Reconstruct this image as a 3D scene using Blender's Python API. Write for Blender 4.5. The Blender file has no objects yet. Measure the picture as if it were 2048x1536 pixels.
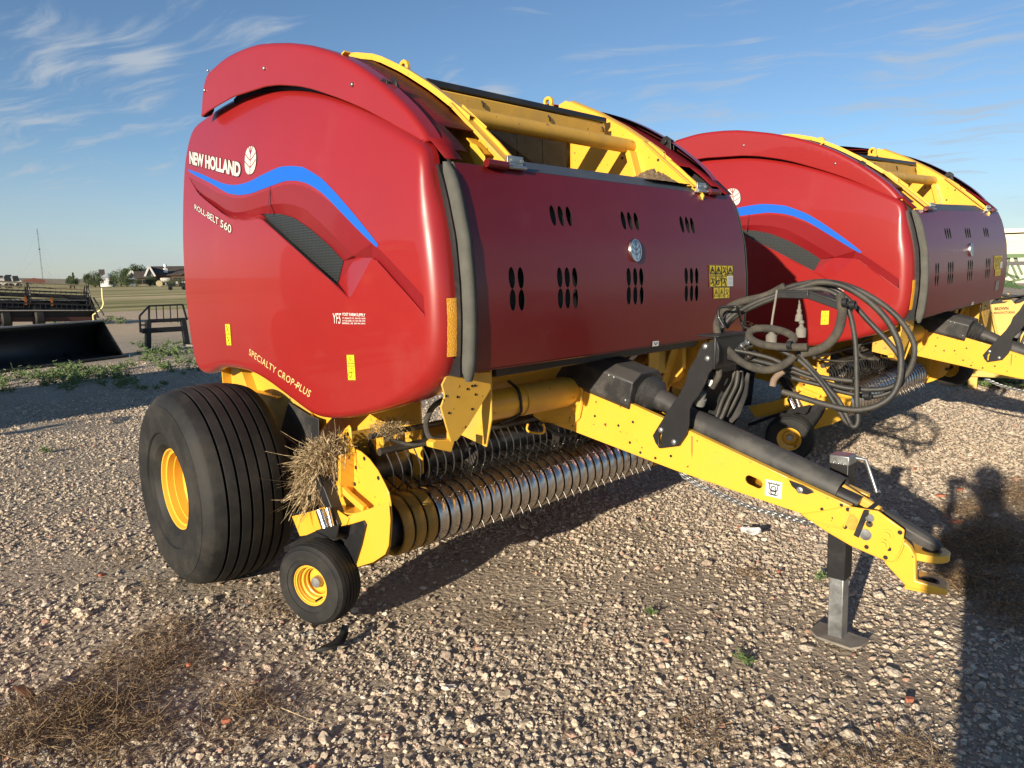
import bpy, bmesh, math, random
from math import sin, cos, pi, radians, sqrt, atan2
from mathutils import Vector, Matrix, Euler
from mathutils.geometry import delaunay_2d_cdt, interpolate_bezier
import numpy as np
random.seed(7)
SC = bpy.context.scene
COL = SC.collection
# ------------------------------------------------------------------ camera
F_PX, PITCH, ROLL, YAW = 1420.6, radians(8.805), radians(0.976), radians(45.913)
CPOS = Vector((3.699, -2.671, 1.548))
fw = Vector((-sin(YAW)*cos(PITCH), cos(YAW)*cos(PITCH), -sin(PITCH)))
_r = fw.cross(Vector((0, 0, 1))).normalized(); _u = _r.cross(fw)
RT = _r*cos(ROLL)-_u*sin(ROLL); UP = _r*sin(ROLL)+_u*cos(ROLL)
cam = bpy.data.cameras.new('camera'); camo = bpy.data.objects.new('camera', cam); COL.objects.link(camo)
cam.sensor_fit = 'HORIZONTAL'; cam.sensor_width = 36.0; cam.lens = 36.0*F_PX/2048.0
cam.clip_start = 0.02; cam.clip_end = 6000
M = Matrix((RT, UP, -fw)).transposed().to_4x4(); M.translation = CPOS
camo.matrix_world = M
SC.camera = camo
def ray(px, py): return fw*F_PX+RT*(px-1024)-UP*(py-768)
def H(px, py, ax, v):
    """point seen at photo pixel (px,py) on the real plane ax=v"""
    d = ray(px, py); i = 'xyz'.index(ax); return CPOS+d*((v-CPOS[i])/d[i])
# ------------------------------------------------------------------ light
SUN_AZ, SUN_EL = radians(13.15), radians(14.6)
SD = Vector((-sin(SUN_AZ)*cos(SUN_EL), cos(SUN_AZ)*cos(SUN_EL), -sin(SUN_EL)))   # direction light travels
sun = bpy.data.lights.new('sun', 'SUN'); sun.energy = 5.0; sun.angle = radians(0.55); sun.color = (1.0, 0.885, 0.71)
suno = bpy.data.objects.new('sun', sun); COL.objects.link(suno)
suno.rotation_euler = SD.to_track_quat('-Z', 'Y').to_euler(); suno.location = (0, -30, 12)
W = bpy.data.worlds.new('World'); SC.world = W; W.use_nodes = True
def build_world():
    nt = W.node_tree; N = nt.nodes; L = nt.links; N.clear()
    out = N.new('ShaderNodeOutputWorld'); bg = N.new('ShaderNodeBackground'); bg.inputs['Strength'].default_value = 0.084
    sky = N.new('ShaderNodeTexSky'); sky.sky_type = 'NISHITA'; sky.sun_disc = False
    sky.sun_elevation = SUN_EL
    sv = -SD                                   # towards the sun
    sky.sun_rotation = atan2(sv.x, sv.y)
    sky.altitude = 1000; sky.air_density = 1.0; sky.dust_density = 0.6; sky.ozone_density = 3.0
    tc = N.new('ShaderNodeTexCoord')
    def vm(op, a, b=None):
        n = N.new('ShaderNodeVectorMath'); n.operation = op
        L.new(a, n.inputs[0])
        if b is not None:
            if isinstance(b, (tuple, Vector)): n.inputs[1].default_value = tuple(b)
            else: L.new(b, n.inputs[1])
        return n
    def mt(op, a, b=None, c=None, clamp=False):
        n = N.new('ShaderNodeMath'); n.operation = op; n.use_clamp = clamp
        for i, v in enumerate((a, b, c)):
            if v is None: continue
            if isinstance(v, (int, float)): n.inputs[i].default_value = v
            else: L.new(v, n.inputs[i])
        return n.outputs[0]
    D = tc.outputs['Generated']
    sep = N.new('ShaderNodeSeparateXYZ'); L.new(D, sep.inputs[0])
    # project direction onto a high flat cloud layer
    zc = mt('MAXIMUM', sep.outputs[2], 0.015)
    cx = mt('DIVIDE', sep.outputs[0], mt('ADD', zc, 0.12)); cy = mt('DIVIDE', sep.outputs[1], mt('ADD', zc, 0.12))
    comb = N.new('ShaderNodeCombineXYZ'); L.new(cx, comb.inputs[0]); L.new(cy, comb.inputs[1])
    rot = N.new('ShaderNodeMapping'); rot.inputs['Rotation'].default_value = (0, 0, radians(-22)); L.new(comb.outputs[0], rot.inputs[0])
    # slow warp
    wn = N.new('ShaderNodeTexNoise'); wn.inputs['Scale'].default_value = 1.1; wn.inputs['Detail'].default_value = 3; L.new(rot.outputs[0], wn.inputs['Vector'])
    w2 = vm('SUBTRACT', wn.outputs['Color'], (0.5, 0.5, 0.5)); w3 = vm('SCALE', w2.outputs[0]); w3.inputs['Scale'].default_value = 0.75
    wv = vm('ADD', rot.outputs[0], w3.outputs[0])
    st = N.new('ShaderNodeMapping'); st.inputs['Scale'].default_value = (0.85, 3.4, 1); L.new(wv.outputs[0], st.inputs[0])
    n1 = N.new('ShaderNodeTexNoise'); n1.inputs['Scale'].default_value = 2.3; n1.inputs['Detail'].default_value = 9; n1.inputs['Roughness'].default_value = 0.62; L.new(st.outputs[0], n1.inputs['Vector'])
    n2 = N.new('ShaderNodeTexNoise'); n2.inputs['Scale'].default_value = 0.75; n2.inputs['Detail'].default_value = 3; L.new(comb.outputs[0], n2.inputs['Vector'])
    # soft patches of cirrus where they stand in this sky (directions)
    def patch(px, py, rad, s):
        d = ray(px, py).normalized()
        dp = vm('DOT_PRODUCT', D, d)
        ac = mt('ARCCOSINE', mt('MINIMUM', dp.outputs['Value'], 0.99999))
        return mt('MULTIPLY', mt('SUBTRACT', 1.0, mt('DIVIDE', ac, rad), clamp=True), s)
    tot = None
    for p in ((110, 110, .10, .62), (285, 125, .07, .68), (290, 210, .09, .60), (40, 190, .13, .35), (110, 300, .19, .52), (250, 330, .17, .42), (20, 320, .12, .3),
              (520, 60, .12, .4), (1300, 200, .22, .46), (1500, 80, .07, .6), (1420, 210, .14, .40), (910, 178, .05, .65), (990, 188, .05, .65), (1180, 160, .1, .35), (1900, 130, .28, .50), (1960, 230, .26, .52), (1750, 240, .16, .4), (1060, 30, .07, .35), (150, 470, .30, .28), (350, 455, .2, .2), (1900, 30, .16, .25)):
        v = patch(*p); tot = v if tot is None else mt('MAXIMUM', tot, v)
    dens = mt('ADD', mt('MULTIPLY', n1.outputs['Fac'], 1.0), mt('MULTIPLY', n2.outputs['Fac'], 0.25))
    dens = mt('ADD', dens, mt('MULTIPLY', tot, 0.46))
    mr = N.new('ShaderNodeMapRange'); mr.inputs['From Min'].default_value = 0.74; mr.inputs['From Max'].default_value = 1.08; mr.inputs['To Max'].default_value = 0.85; mr.interpolation_type = 'SMOOTHSTEP'; L.new(dens, mr.inputs['Value'])
    # low milky streaks near the horizon
    hz = N.new('ShaderNodeMapRange'); hz.inputs['From Min'].default_value = 0.02; hz.inputs['From Max'].default_value = 0.16; hz.inputs['To Min'].default_value = 0.72; hz.inputs['To Max'].default_value = 0.0; L.new(sep.outputs[2], hz.inputs['Value'])
    hm = mt('MULTIPLY', hz.outputs[0], mt('ADD', n2.outputs['Fac'], 0.2))
    fac = mt('MAXIMUM', mr.outputs[0], hm)
    fac = mt('MULTIPLY', fac, mt('MULTIPLY', mt('GREATER_THAN', sep.outputs[2], -0.01), 1.0))
    mix = N.new('ShaderNodeMix'); mix.data_type = 'RGBA'; L.new(fac, mix.inputs['Factor'])
    hsv = N.new('ShaderNodeHueSaturation'); hsv.inputs['Saturation'].default_value = 1.02; hsv.inputs['Value'].default_value = 1.0; L.new(sky.outputs[0], hsv.inputs['Color'])
    L.new(hsv.outputs[0], mix.inputs['A']); mix.inputs['B'].default_value = (3.6, 4.05, 4.6, 1)
    L.new(mix.outputs['Result'], bg.inputs['Color']); L.new(bg.outputs[0], out.inputs[0])
build_world()
SC.view_settings.view_transform = 'Standard'; SC.view_settings.look = 'None'; SC.view_settings.exposure = 0.68; SC.view_settings.gamma = 1.0
SC.cycles.use_denoising = True; SC.cycles.max_bounces = 6; SC.cycles.sample_clamp_indirect = 5.0
# ------------------------------------------------------------------ materials
def mat(name, col, rough=0.5, metal=0.0, coat=0.0, spec=0.5, var=0.0, vscale=6.0, dirt=None, dirt_amt=0.0, dirt_scale=3.0, bump=0.0, bscale=200.0, rvar=0.0, coat_rough=0.04, dust_up=0.0, chips=0.0):
    m = bpy.data.materials.new(name); m.use_nodes = True
    nt = m.node_tree; N = nt.nodes; L = nt.links; b = N['Principled BSDF']
    b.inputs['Roughness'].default_value = rough; b.inputs['Metallic'].default_value = metal
    b.inputs['Coat Weight'].default_value = coat; b.inputs['Coat Roughness'].default_value = coat_rough
    b.inputs['Specular IOR Level'].default_value = spec
    tc = N.new('ShaderNodeTexCoord')
    rgb = N.new('ShaderNodeRGB'); rgb.outputs[0].default_value = (*col, 1); cur = rgb.outputs[0]
    def noise(scale, detail=5, rough_=0.6):
        n = N.new('ShaderNodeTexNoise'); n.inputs['Scale'].default_value = scale; n.inputs['Detail'].default_value = detail; n.inputs['Roughness'].default_value = rough_
        L.new(tc.outputs['Object'], n.inputs['Vector']); return n
    n0 = noise(vscale)
    if var > 0:
        mr = N.new('ShaderNodeMapRange'); mr.inputs['From Min'].default_value = .3; mr.inputs['From Max'].default_value = .7; mr.inputs['To Min'].default_value = 1-var; mr.inputs['To Max'].default_value = 1+var
        L.new(n0.outputs['Fac'], mr.inputs['Value'])
        h = N.new('ShaderNodeHueSaturation'); L.new(cur, h.inputs['Color']); L.new(mr.outputs[0], h.inputs['Value']); cur = h.outputs[0]
    if dirt is not None:
        nd = noise(dirt_scale, 8, 0.68)
        mr = N.new('ShaderNodeMapRange'); mr.inputs['From Min'].default_value = .62-dirt_amt*.3; mr.inputs['From Max'].default_value = .80; mr.inputs['To Max'].default_value = dirt_amt
        L.new(nd.outputs['Fac'], mr.inputs['Value'])
        fac = mr.outputs[0]
        if dust_up > 0:
            g = N.new('ShaderNodeNewGeometry'); sx = N.new('ShaderNodeSeparateXYZ'); L.new(g.outputs['Normal'], sx.inputs[0])
            m1 = N.new('ShaderNodeMath'); m1.operation = 'MULTIPLY'; m1.use_clamp = True; L.new(sx.outputs[2], m1.inputs[0]); m1.inputs[1].default_value = dust_up
            m2 = N.new('ShaderNodeMath'); m2.operation = 'MULTIPLY'; L.new(m1.outputs[0], m2.inputs[0]); L.new(nd.outputs['Fac'], m2.inputs[1])
            m3 = N.new('ShaderNodeMath'); m3.operation = 'MAXIMUM'; L.new(fac, m3.inputs[0]); L.new(m2.outputs[0], m3.inputs[1]); fac = m3.outputs[0]
        mx = N.new('ShaderNodeMix'); mx.data_type = 'RGBA'; L.new(fac, mx.inputs['Factor']); L.new(cur, mx.inputs['A']); mx.inputs['B'].default_value = (*dirt, 1); cur = mx.outputs['Result']
        ra = N.new('ShaderNodeMapRange'); ra.inputs['To Min'].default_value = rough; ra.inputs['To Max'].default_value = min(1, rough+.5); L.new(fac, ra.inputs['Value']); L.new(ra.outputs[0], b.inputs['Roughness'])
    elif rvar > 0:
        ra = N.new('ShaderNodeMapRange'); ra.inputs['From Min'].default_value = .3; ra.inputs['From Max'].default_value = .7; ra.inputs['To Min'].default_value = max(0, rough-rvar); ra.inputs['To Max'].default_value = rough+rvar
        L.new(n0.outputs['Fac'], ra.inputs['Value']); L.new(ra.outputs[0], b.inputs['Roughness'])
    if chips > 0:
        nc = noise(34, 3, .55); rc_ = N.new('ShaderNodeMapRange'); rc_.inputs['From Min'].default_value = .735-chips*.05; rc_.inputs['From Max'].default_value = .75-chips*.05; L.new(nc.outputs['Fac'], rc_.inputs['Value'])
        mx = N.new('ShaderNodeMix'); mx.data_type = 'RGBA'; L.new(rc_.outputs[0], mx.inputs['Factor']); L.new(cur, mx.inputs['A']); mx.inputs['B'].default_value = (.10, .055, .03, 1); cur = mx.outputs['Result']
    if bump > 0:
        nb = noise(bscale, 3); bp = N.new('ShaderNodeBump'); bp.inputs['Strength'].default_value = bump; bp.inputs['Distance'].default_value = 0.01
        L.new(nb.outputs['Fac'], bp.inputs['Height']); L.new(bp.outputs[0], b.inputs['Normal'])
    L.new(cur, b.inputs['Base Color'])
    return m
def unpainted_back(m):
    nt = m.node_tree; N = nt.nodes; L = nt.links; b = N['Principled BSDF']; src = b.inputs['Base Color'].links[0].from_socket
    g = N.new('ShaderNodeNewGeometry'); mx = N.new('ShaderNodeMix'); mx.data_type = 'RGBA'; L.new(g.outputs['Backfacing'], mx.inputs['Factor']); L.new(src, mx.inputs['A']); mx.inputs['B'].default_value = (.045, .006, .006, 1); L.new(mx.outputs['Result'], b.inputs['Base Color'])
DUST = (0.30, 0.23, 0.16)
RED = mat('red_gelcoat', (0.268, 0.0120, 0.0105), 0.36, coat=0.55, spec=0.5, var=0.05, vscale=2.0, dirt=(0.33, 0.16, 0.13), dirt_amt=0.10, dirt_scale=2.3, coat_rough=0.035)
SKINRED = mat('matt_red_skin', (0.17, 0.0065, 0.008), 0.55, coat=0.0, spec=0.2, var=0.08)
unpainted_back(RED)
REDSTEEL = mat('red_steel_paint', (0.118, 0.0042, 0.0045), 0.38, coat=0.28, spec=0.5, var=0.06, vscale=3.0, dirt=(0.2, 0.10, 0.09), dirt_amt=0.12, dirt_scale=5, coat_rough=0.1)
YEL = mat('yellow_paint', (0.74, 0.40, 0.038), 0.38, coat=0.35, var=0.05, vscale=4, dirt=(0.30, 0.19, 0.08), dirt_amt=0.28, dirt_scale=4.0, coat_rough=0.15, chips=.6)
YELD = mat('dusty_yellow_paint', (0.64, 0.36, 0.042), 0.5, coat=0.1, var=0.08, vscale=7, dirt=(0.34, 0.22, 0.11), dirt_amt=0.55, dirt_scale=5.0, dust_up=0.4, chips=1.0)
BLK = mat('black_paint', (0.013, 0.013, 0.014), 0.42, coat=0.1, var=0.2, vscale=9, dirt=(0.10, 0.085, 0.07), dirt_amt=0.30, dirt_scale=6.0, dust_up=0.25)
PLAS = mat('black_plastic', (0.018, 0.018, 0.019), 0.5, var=0.25, vscale=8, dirt=(0.16, 0.14, 0.12), dirt_amt=0.5, dirt_scale=7.0, dust_up=0.5)
TYRE = mat('tyre_rubber', (0.0125, 0.0125, 0.012), 0.66, spec=0.35, var=0.3, vscale=5, dirt=(0.075, 0.063, 0.048), dirt_amt=0.55, dirt_scale=4.2, bump=0.12, bscale=120)
HOSE = mat('hose_rubber', (0.026, 0.025, 0.022), 0.5, var=0.25, vscale=12, dirt=(0.15, 0.125, 0.09), dirt_amt=0.5, dirt_scale=9, bump=0.2, bscale=300, dust_up=0.15)
SLEEVE = mat('hose_fabric_sleeve', (0.055, 0.050, 0.041), 0.9, var=0.35, vscale=30, dirt=(0.18, 0.145, 0.10), dirt_amt=0.55, dirt_scale=14, bump=0.6, bscale=420)
SEAL = mat('foam_seal', (0.085, 0.083, 0.070), 0.92, var=0.18, vscale=14, bump=0.25, bscale=500)
CHROME = mat('polished_steel', (0.60, 0.57, 0.53), 0.27, metal=1.0, var=0.25, vscale=11, rvar=0.08)
STEEL = mat('galvanised_steel', (0.36, 0.37, 0.37), 0.42, metal=0.85, var=0.2, vscale=18, rvar=0.1, bump=0.04, bscale=90)
DSTEEL = mat('worn_dark_steel', (0.10, 0.09, 0.08), 0.45, metal=0.7, var=0.35, vscale=20)
TINE = mat('tine_steel', (0.21, 0.20, 0.185), 0.32, metal=0.9, var=0.3, vscale=30)
BELT = mat('belt_rubber', (0.012, 0.012, 0.011), 0.75, var=0.35, vscale=25, dirt=(0.06, 0.055, 0.04), dirt_amt=0.5, dirt_scale=12, bump=0.3, bscale=150)
LEDGE = mat('sky_tinted_steel_sheet', (0.062, 0.074, 0.088), 0.5, metal=0.2, var=0.1, vscale=10, dirt=(0.2, 0.17, 0.13), dirt_amt=0.25, dirt_scale=6)  # steel with the blue of the reflected sky put into its base colour
BLUE = mat('blue_vinyl', (0.008, 0.105, 0.50), 0.35, coat=0.4, coat_rough=.1)
WHITE = mat('white_vinyl', (0.66, 0.66, 0.62), 0.4, coat=0.2)
LOGO = mat('silver_vinyl', (0.56, 0.54, 0.47), 0.42, coat=0.2)
GOLD = mat('pale_gold_vinyl', (0.68, 0.50, 0.20), 0.4, coat=0.2)
OUTL = mat('dark_outline_vinyl', (0.035, 0.012, 0.012), 0.4)
STICK = mat('warning_yellow_vinyl', (0.80, 0.66, 0.02), 0.45)
INK = mat('black_ink', (0.012, 0.012, 0.012), 0.5)
AMBER = mat('amber_reflector', (0.80, 0.36, 0.012), 0.25, coat=0.6, bump=0.8, bscale=260)
GRILLE = mat('black_mesh_grille', (0.018, 0.021, 0.022), 0.5, bump=0.0)
BADGE = mat('brushed_badge', (0.50, 0.51, 0.52), 0.25, metal=0.8, var=0.1)
def grille_holes():
    nt = GRILLE.node_tree; N = nt.nodes; L = nt.links; b = N['Principled BSDF']
    tc = N.new('ShaderNodeTexCoord'); mp = N.new('ShaderNodeMapping'); mp.inputs['Scale'].default_value = (1, 0.0, 1); L.new(tc.outputs['Object'], mp.inputs[0])
    v = N.new('ShaderNodeTexVoronoi'); v.inputs['Scale'].default_value = 85; v.inputs['Randomness'].default_value = 0.12; L.new(mp.outputs[0], v.inputs['Vector'])
    cr = N.new('ShaderNodeMapRange'); cr.inputs['From Min'].default_value = .3; cr.inputs['From Max'].default_value = .45; L.new(v.outputs['Distance'], cr.inputs['Value'])
    mx = N.new('ShaderNodeMix'); mx.data_type = 'RGBA'; L.new(cr.outputs[0], mx.inputs['Factor']); mx.inputs['A'].default_value = (0.004, 0.005, 0.005, 1); mx.inputs['B'].default_value = (0.030, 0.034, 0.034, 1)
    L.new(mx.outputs['Result'], b.inputs['Base Color'])
grille_holes()
# ------------------------------------------------------------------ object helpers
def tag(o, label=None, cat=None, group=None, kind=None):
    if label: o['label'] = label
    if cat: o['category'] = cat
    if group: o['group'] = group
    if kind: o['kind'] = kind
    return o
def empty(name, loc=(0, 0, 0), parent=None):
    o = bpy.data.objects.new(name, None); COL.objects.link(o); o.location = loc; o.empty_display_size = .1
    if parent: o.parent = parent
    return o
def link(name, me, m, parent=None, smooth=None, bevel=0.0, bseg=2, loc=None):
    o = bpy.data.objects.new(name, me); COL.objects.link(o)
    ms = m if isinstance(m, (list, tuple)) else [m]
    for k in ms: me.materials.append(k)
    if smooth is not None:
        if smooth >= 180: me.polygons.foreach_set('use_smooth', [True]*len(me.polygons))
        else:
            me.polygons.foreach_set('use_smooth', [True]*len(me.polygons))
            try: me.set_sharp_from_angle(angle=radians(smooth))
            except Exception: pass
    if bevel > 0:
        b = o.modifiers.new('bevel', 'BEVEL'); b.width = bevel; b.segments = bseg; b.limit_method = 'ANGLE'; b.angle_limit = radians(35); b.harden_normals = False
    if parent: o.parent = parent
    if loc is not None: o.location = loc
    return o
class MB:
    def __init__(s): s.v = []; s.f = []; s.mi = []; s.cur = 0
    def add(s, vs, fs):
        b = len(s.v); s.v += [tuple(v) for v in vs]; s.f += [tuple(b+i for i in f) for f in fs]; s.mi += [s.cur]*len(fs); return s
    def box(s, c, d, R=None):
        c = Vector(c); hx, hy, hz = d[0]/2, d[1]/2, d[2]/2
        vs = [Vector((x*hx, y*hy, z*hz)) for x in (-1, 1) for y in (-1, 1) for z in (-1, 1)]
        if R is not None: vs = [R @ v for v in vs]
        return s.add([c+v for v in vs], [(0, 1, 3, 2), (4, 6, 7, 5), (0, 4, 5, 1), (2, 3, 7, 6), (0, 2, 6, 4), (1, 5, 7, 3)])
    def bar(s, a, b, w, h, up=(0, 0, 1)):
        a = Vector(a); b = Vector(b); d = (b-a); L_ = d.length; x = d.normalized(); y = Vector(up).cross(x)
        if y.length < 1e-4: y = Vector((0, 1, 0)).cross(x)
        y.normalize(); z = x.cross(y)
        return s.box((a+b)/2, (L_, w, h), Matrix((x, y, z)).transposed())
    def prism(s, pts, ax, lo, hi):
        """2D polygon extruded along ax; pts are the two other coordinates in order"""
        n = len(pts)
        def mk(p, t): return {'x': (t, p[0], p[1]), 'y': (p[0], t, p[1]), 'z': (p[0], p[1], t)}[ax]
        vs = [mk(p, lo) for p in pts]+[mk(p, hi) for p in pts]
        fs = [tuple(range(n)), tuple(range(2*n-1, n-1, -1))]+[(i, i+n, (i+1) % n+n, (i+1) % n) for i in range(n)]
        return s.add(vs, fs)
    def tube(s, pts, r, seg=10, caps=True):
        pts = [Vector(p) for p in pts]; n = len(pts); rs = r if isinstance(r, (list, tuple)) else [r]*n
        T = [(pts[min(i+1, n-1)]-pts[max(i-1, 0)]).normalized() for i in range(n)]
        u = T[0].orthogonal().normalized(); vs = []
        for i in range(n):
            if i: u = (u-T[i]*u.dot(T[i])); u = u.normalized() if u.length > 1e-6 else T[i].orthogonal().normalized()
            w = T[i].cross(u)
            for k in range(seg):
                a = 2*pi*k/seg; vs.append(pts[i]+(u*cos(a)+w*sin(a))*rs[i])
        fs = [(i*seg+k, i*seg+(k+1) % seg, (i+1)*seg+(k+1) % seg, (i+1)*seg+k) for i in range(n-1) for k in range(seg)]
        if caps: fs += [tuple(range(seg-1, -1, -1)), tuple((n-1)*seg+k for k in range(seg))]
        return s.add(vs, fs)
    def lathe(s, prof, c, axis, seg=48, a0=0, a1=2*pi, closed=False, ref=None):
        """prof: (t along axis, radius)"""
        c = Vector(c); ax = Vector(axis).normalized(); u = (Vector(ref) if ref else ax.orthogonal()); u = (u-ax*u.dot(ax)).normalized(); w = ax.cross(u)
        full = abs((a1-a0)-2*pi) < 1e-6; ns = seg if full else seg+1; m = len(prof); vs = []
        for k in range(ns):
            a = a0+(a1-a0)*k/seg
            for t, r in prof: vs.append(c+ax*t+(u*cos(a)+w*sin(a))*r)
        fs = []
        for k in range(seg):
            k2 = (k+1) % ns
            for j in range(m-1+(1 if closed else 0)):
                j2 = (j+1) % m; fs.append((k*m+j, k*m+j2, k2*m+j2, k2*m+j))
        return s.add(vs, fs)
    def sphere(s, c, r, n=8):
        c = Vector(c); rr = r if isinstance(r, (tuple, list)) else (r, r, r)
        vs = []; 
        for i in range(n+1):
            th = pi*i/n
            for k in range(2*n): a = pi*k/n; vs.append(c+Vector((rr[0]*sin(th)*cos(a), rr[1]*sin(th)*sin(a), rr[2]*cos(th))))
        return s.add(vs, [(i*2*n+k, (i+1)*2*n+k, (i+1)*2*n+(k+1) % (2*n), i*2*n+(k+1) % (2*n)) for i in range(n) for k in range(2*n)])
    def mesh(s, name='mesh'):
        me = bpy.data.meshes.new(name); me.from_pydata(s.v, [], s.f)
        if any(s.mi): me.polygons.foreach_set('material_index', s.mi)
        me.validate(); me.update(); return me
    def build(s, name, m, parent=None, smooth=30, bevel=0.0, bseg=2, recalc=True):
        me = s.mesh(name)
        if recalc:
            b = bmesh.new(); b.from_mesh(me); bmesh.ops.remove_doubles(b, verts=b.verts, dist=1e-6); bmesh.ops.recalc_face_normals(b, faces=b.faces); b.to_mesh(me); b.free()
        return link(name, me, m, parent, smooth, bevel, bseg)
def catmull(pts, n=8):
    P = [Vector(p) for p in pts]; P = [P[0]*2-P[1]]+P+[P[-1]*2-P[-2]]; out = []
    for i in range(1, len(P)-2):
        for k in range(n):
            t = k/n; a, b, c, d = P[i-1], P[i], P[i+1], P[i+2]
            out.append(0.5*((2*b)+(c-a)*t+(2*a-5*b+4*c-d)*t*t+(3*b-a-3*c+d)*t**3))
    out.append(P[-2]); return out
def resample(pts, n):
    P = [Vector(p) for p in pts]; L_ = [0]
    for a, b in zip(P, P[1:]): L_.append(L_[-1]+(b-a).length)
    out = []; j = 0
    for k in range(n):
        t = L_[-1]*k/(n-1)
        while j < len(P)-2 and L_[j+1] < t: j += 1
        d = L_[j+1]-L_[j]; out.append(P[j].lerp(P[j+1], (t-L_[j])/d if d > 1e-9 else 0))
    return out
def inpoly(x, y, poly):
    c = False; j = len(poly)-1
    for i in range(len(poly)):
        xi, yi = poly[i][0], poly[i][1]; xj, yj = poly[j][0], poly[j][1]
        if (yi > y) != (yj > y) and x < (xj-xi)*(y-yi)/(yj-yi)+xi: c = not c
        j = i
    return c
def cdt(outer, holes=(), extra=(), eps=1e-5):
    vs = [Vector((p[0], p[1])) for p in outer]; es = [(i, (i+1) % len(outer)) for i in range(len(outer))]
    for h in holes:
        b = len(vs); vs += [Vector((p[0], p[1])) for p in h]; es += [(b+i, b+(i+1) % len(h)) for i in range(len(h))]
    vs += [Vector((p[0], p[1])) for p in extra]
    r = delaunay_2d_cdt(vs, es, [], 0, eps); V, Fc = r[0], r[2]; out = []
    for f in Fc:
        cx = sum(V[i].x for i in f)/len(f); cy = sum(V[i].y for i in f)/len(f)
        if inpoly(cx, cy, outer) and not any(inpoly(cx, cy, h) for h in holes): out.append(tuple(f))
    return V, out
def grid_in(poly, holes, step, margin=0.0):
    xs = [p[0] for p in poly]; ys = [p[1] for p in poly]; out = []
    nx = int((max(xs)-min(xs))/step)+1; ny = int((max(ys)-min(ys))/step)+1
    for i in range(nx):
        for j in range(ny):
            x = min(xs)+step*(i+.5); y = min(ys)+step*(j+.5)
            if inpoly(x, y, poly) and not any(inpoly(x, y, h) for h in holes):
                d = min((p[0]-x)**2+(p[1]-y)**2 for q in [poly]+list(holes) for p in q)
                if d > (step*.35)**2: out.append((x, y))
    return out
def children_of(o): return [c for c in bpy.data.objects if c.parent == o]
def copy_tree(root, kids, skip=lambda o: False):
    c = root.copy(); COL.objects.link(c)
    for ch in kids.get(root, []):
        if skip(ch): continue
        k = ch.copy(); COL.objects.link(k); k.parent = c
        for g in kids.get(ch, []):
            if skip(g): continue
            q = g.copy(); COL.objects.link(q); q.parent = k
    return c
# ================================================================== ROUND BALER (x forward, y left, z up, origin under the axle)
baler = empty('round_baler')
tag(baler, 'nearest red and yellow round baler, its drawbar resting on a jack in the foreground', 'baler', 'round balers parked in a row on the gravel lot')
S = -1.125
def YS(x, z): return S+0.014*((z-1.6)/.7)**2+0.016*((x-.75)/1.1)**2+0.092*max(0.0, (z-1.60)/.70)**1.8
def onside(px, py, off=0.0):
    y = S
    for _ in range(5):
        p = H(px, py, 'y', y+off); y = YS(p.x, p.z)
    return p
def side2(pts, off=0.0): return [(q.x, q.z) for q in (onside(a, b, off) for a, b in pts)]
def px_side(pts, y): return [(q.x, q.z) for q in (H(a, b, 'y', y) for a, b in pts)]
# -- panel profile x(z) of the front
PROF = [(1.955, 1.668), (1.93, 1.683), (1.87, 1.708), (1.81, 1.727), (1.675, 1.762), (1.52, 1.778), (1.39, 1.781), (1.29, 1.775), (1.205, 1.766)]
def XF(z):
    P = PROF
    if z >= P[0][0]: return P[0][1]-(z-P[0][0])*.55
    for (z1, x1), (z0, x0) in zip(P, P[1:]):
        if z >= z0: return x0+(x1-x0)*(z-z0)/(z1-z0)
    return P[-1][1]
# ---------------------------------------------------------------- side shields
rear = [(367, 324), (364, 380), (363, 430), (363, 480), (365, 530), (367, 568), (371, 612), (376, 656), (382, 692), (388, 723), (391, 735), (396, 744), (403, 748), (411, 749), (418, 747), (423, 743), (428, 738), (436, 736),
        (450, 735), (473, 738), (492, 743), (511, 751), (540, 770), (570, 793), (599, 815), (612, 826), (622, 832), (637, 837), (660, 839), (687, 838), (731, 830), (775, 818), (815, 806)]
bot = [q for q in side2(rear)]
frontx = lambda z: XF(z)-0.060
# lower front curve then the front edge following the panel profile
zc = 1.24
bot += [(1.575, 1.098), (1.62, 1.125), (1.662, 1.165), (1.694, 1.215), (frontx(1.28)-.004, 1.27)]
fr = [(frontx(z), z) for z in (1.32, 1.38, 1.45, 1.52, 1.6, 1.68, 1.75, 1.81, 1.86, 1.90)]
top = side2([(866, 312), (848, 291), (819, 274), (790, 256), (760, 239), (730, 222), (702, 208), (658, 190), (614, 180), (585, 177), (555, 177), (525, 179), (496, 184), (470, 194), (447, 206), (427, 219), (409, 233), (396, 242), (388, 248), (381, 260), (375, 282), (371, 302)])
OUT = bot+fr+top[1:]
# dense, even outline
OUTd = [(v.x, v.y) for v in resample([Vector((a, b, 0)) for a, b in OUT+[OUT[0]]], 241)][:-1]
def smooth_loop(P, n=1):
    for _ in range(n): P = [((P[i-1][0]+2*P[i][0]+P[(i+1) % len(P)][0])/4, (P[i-1][1]+2*P[i][1]+P[(i+1) % len(P)][1])/4) for i in range(len(P))]
    return P
OUTd = smooth_loop(OUTd, 5)
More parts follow.
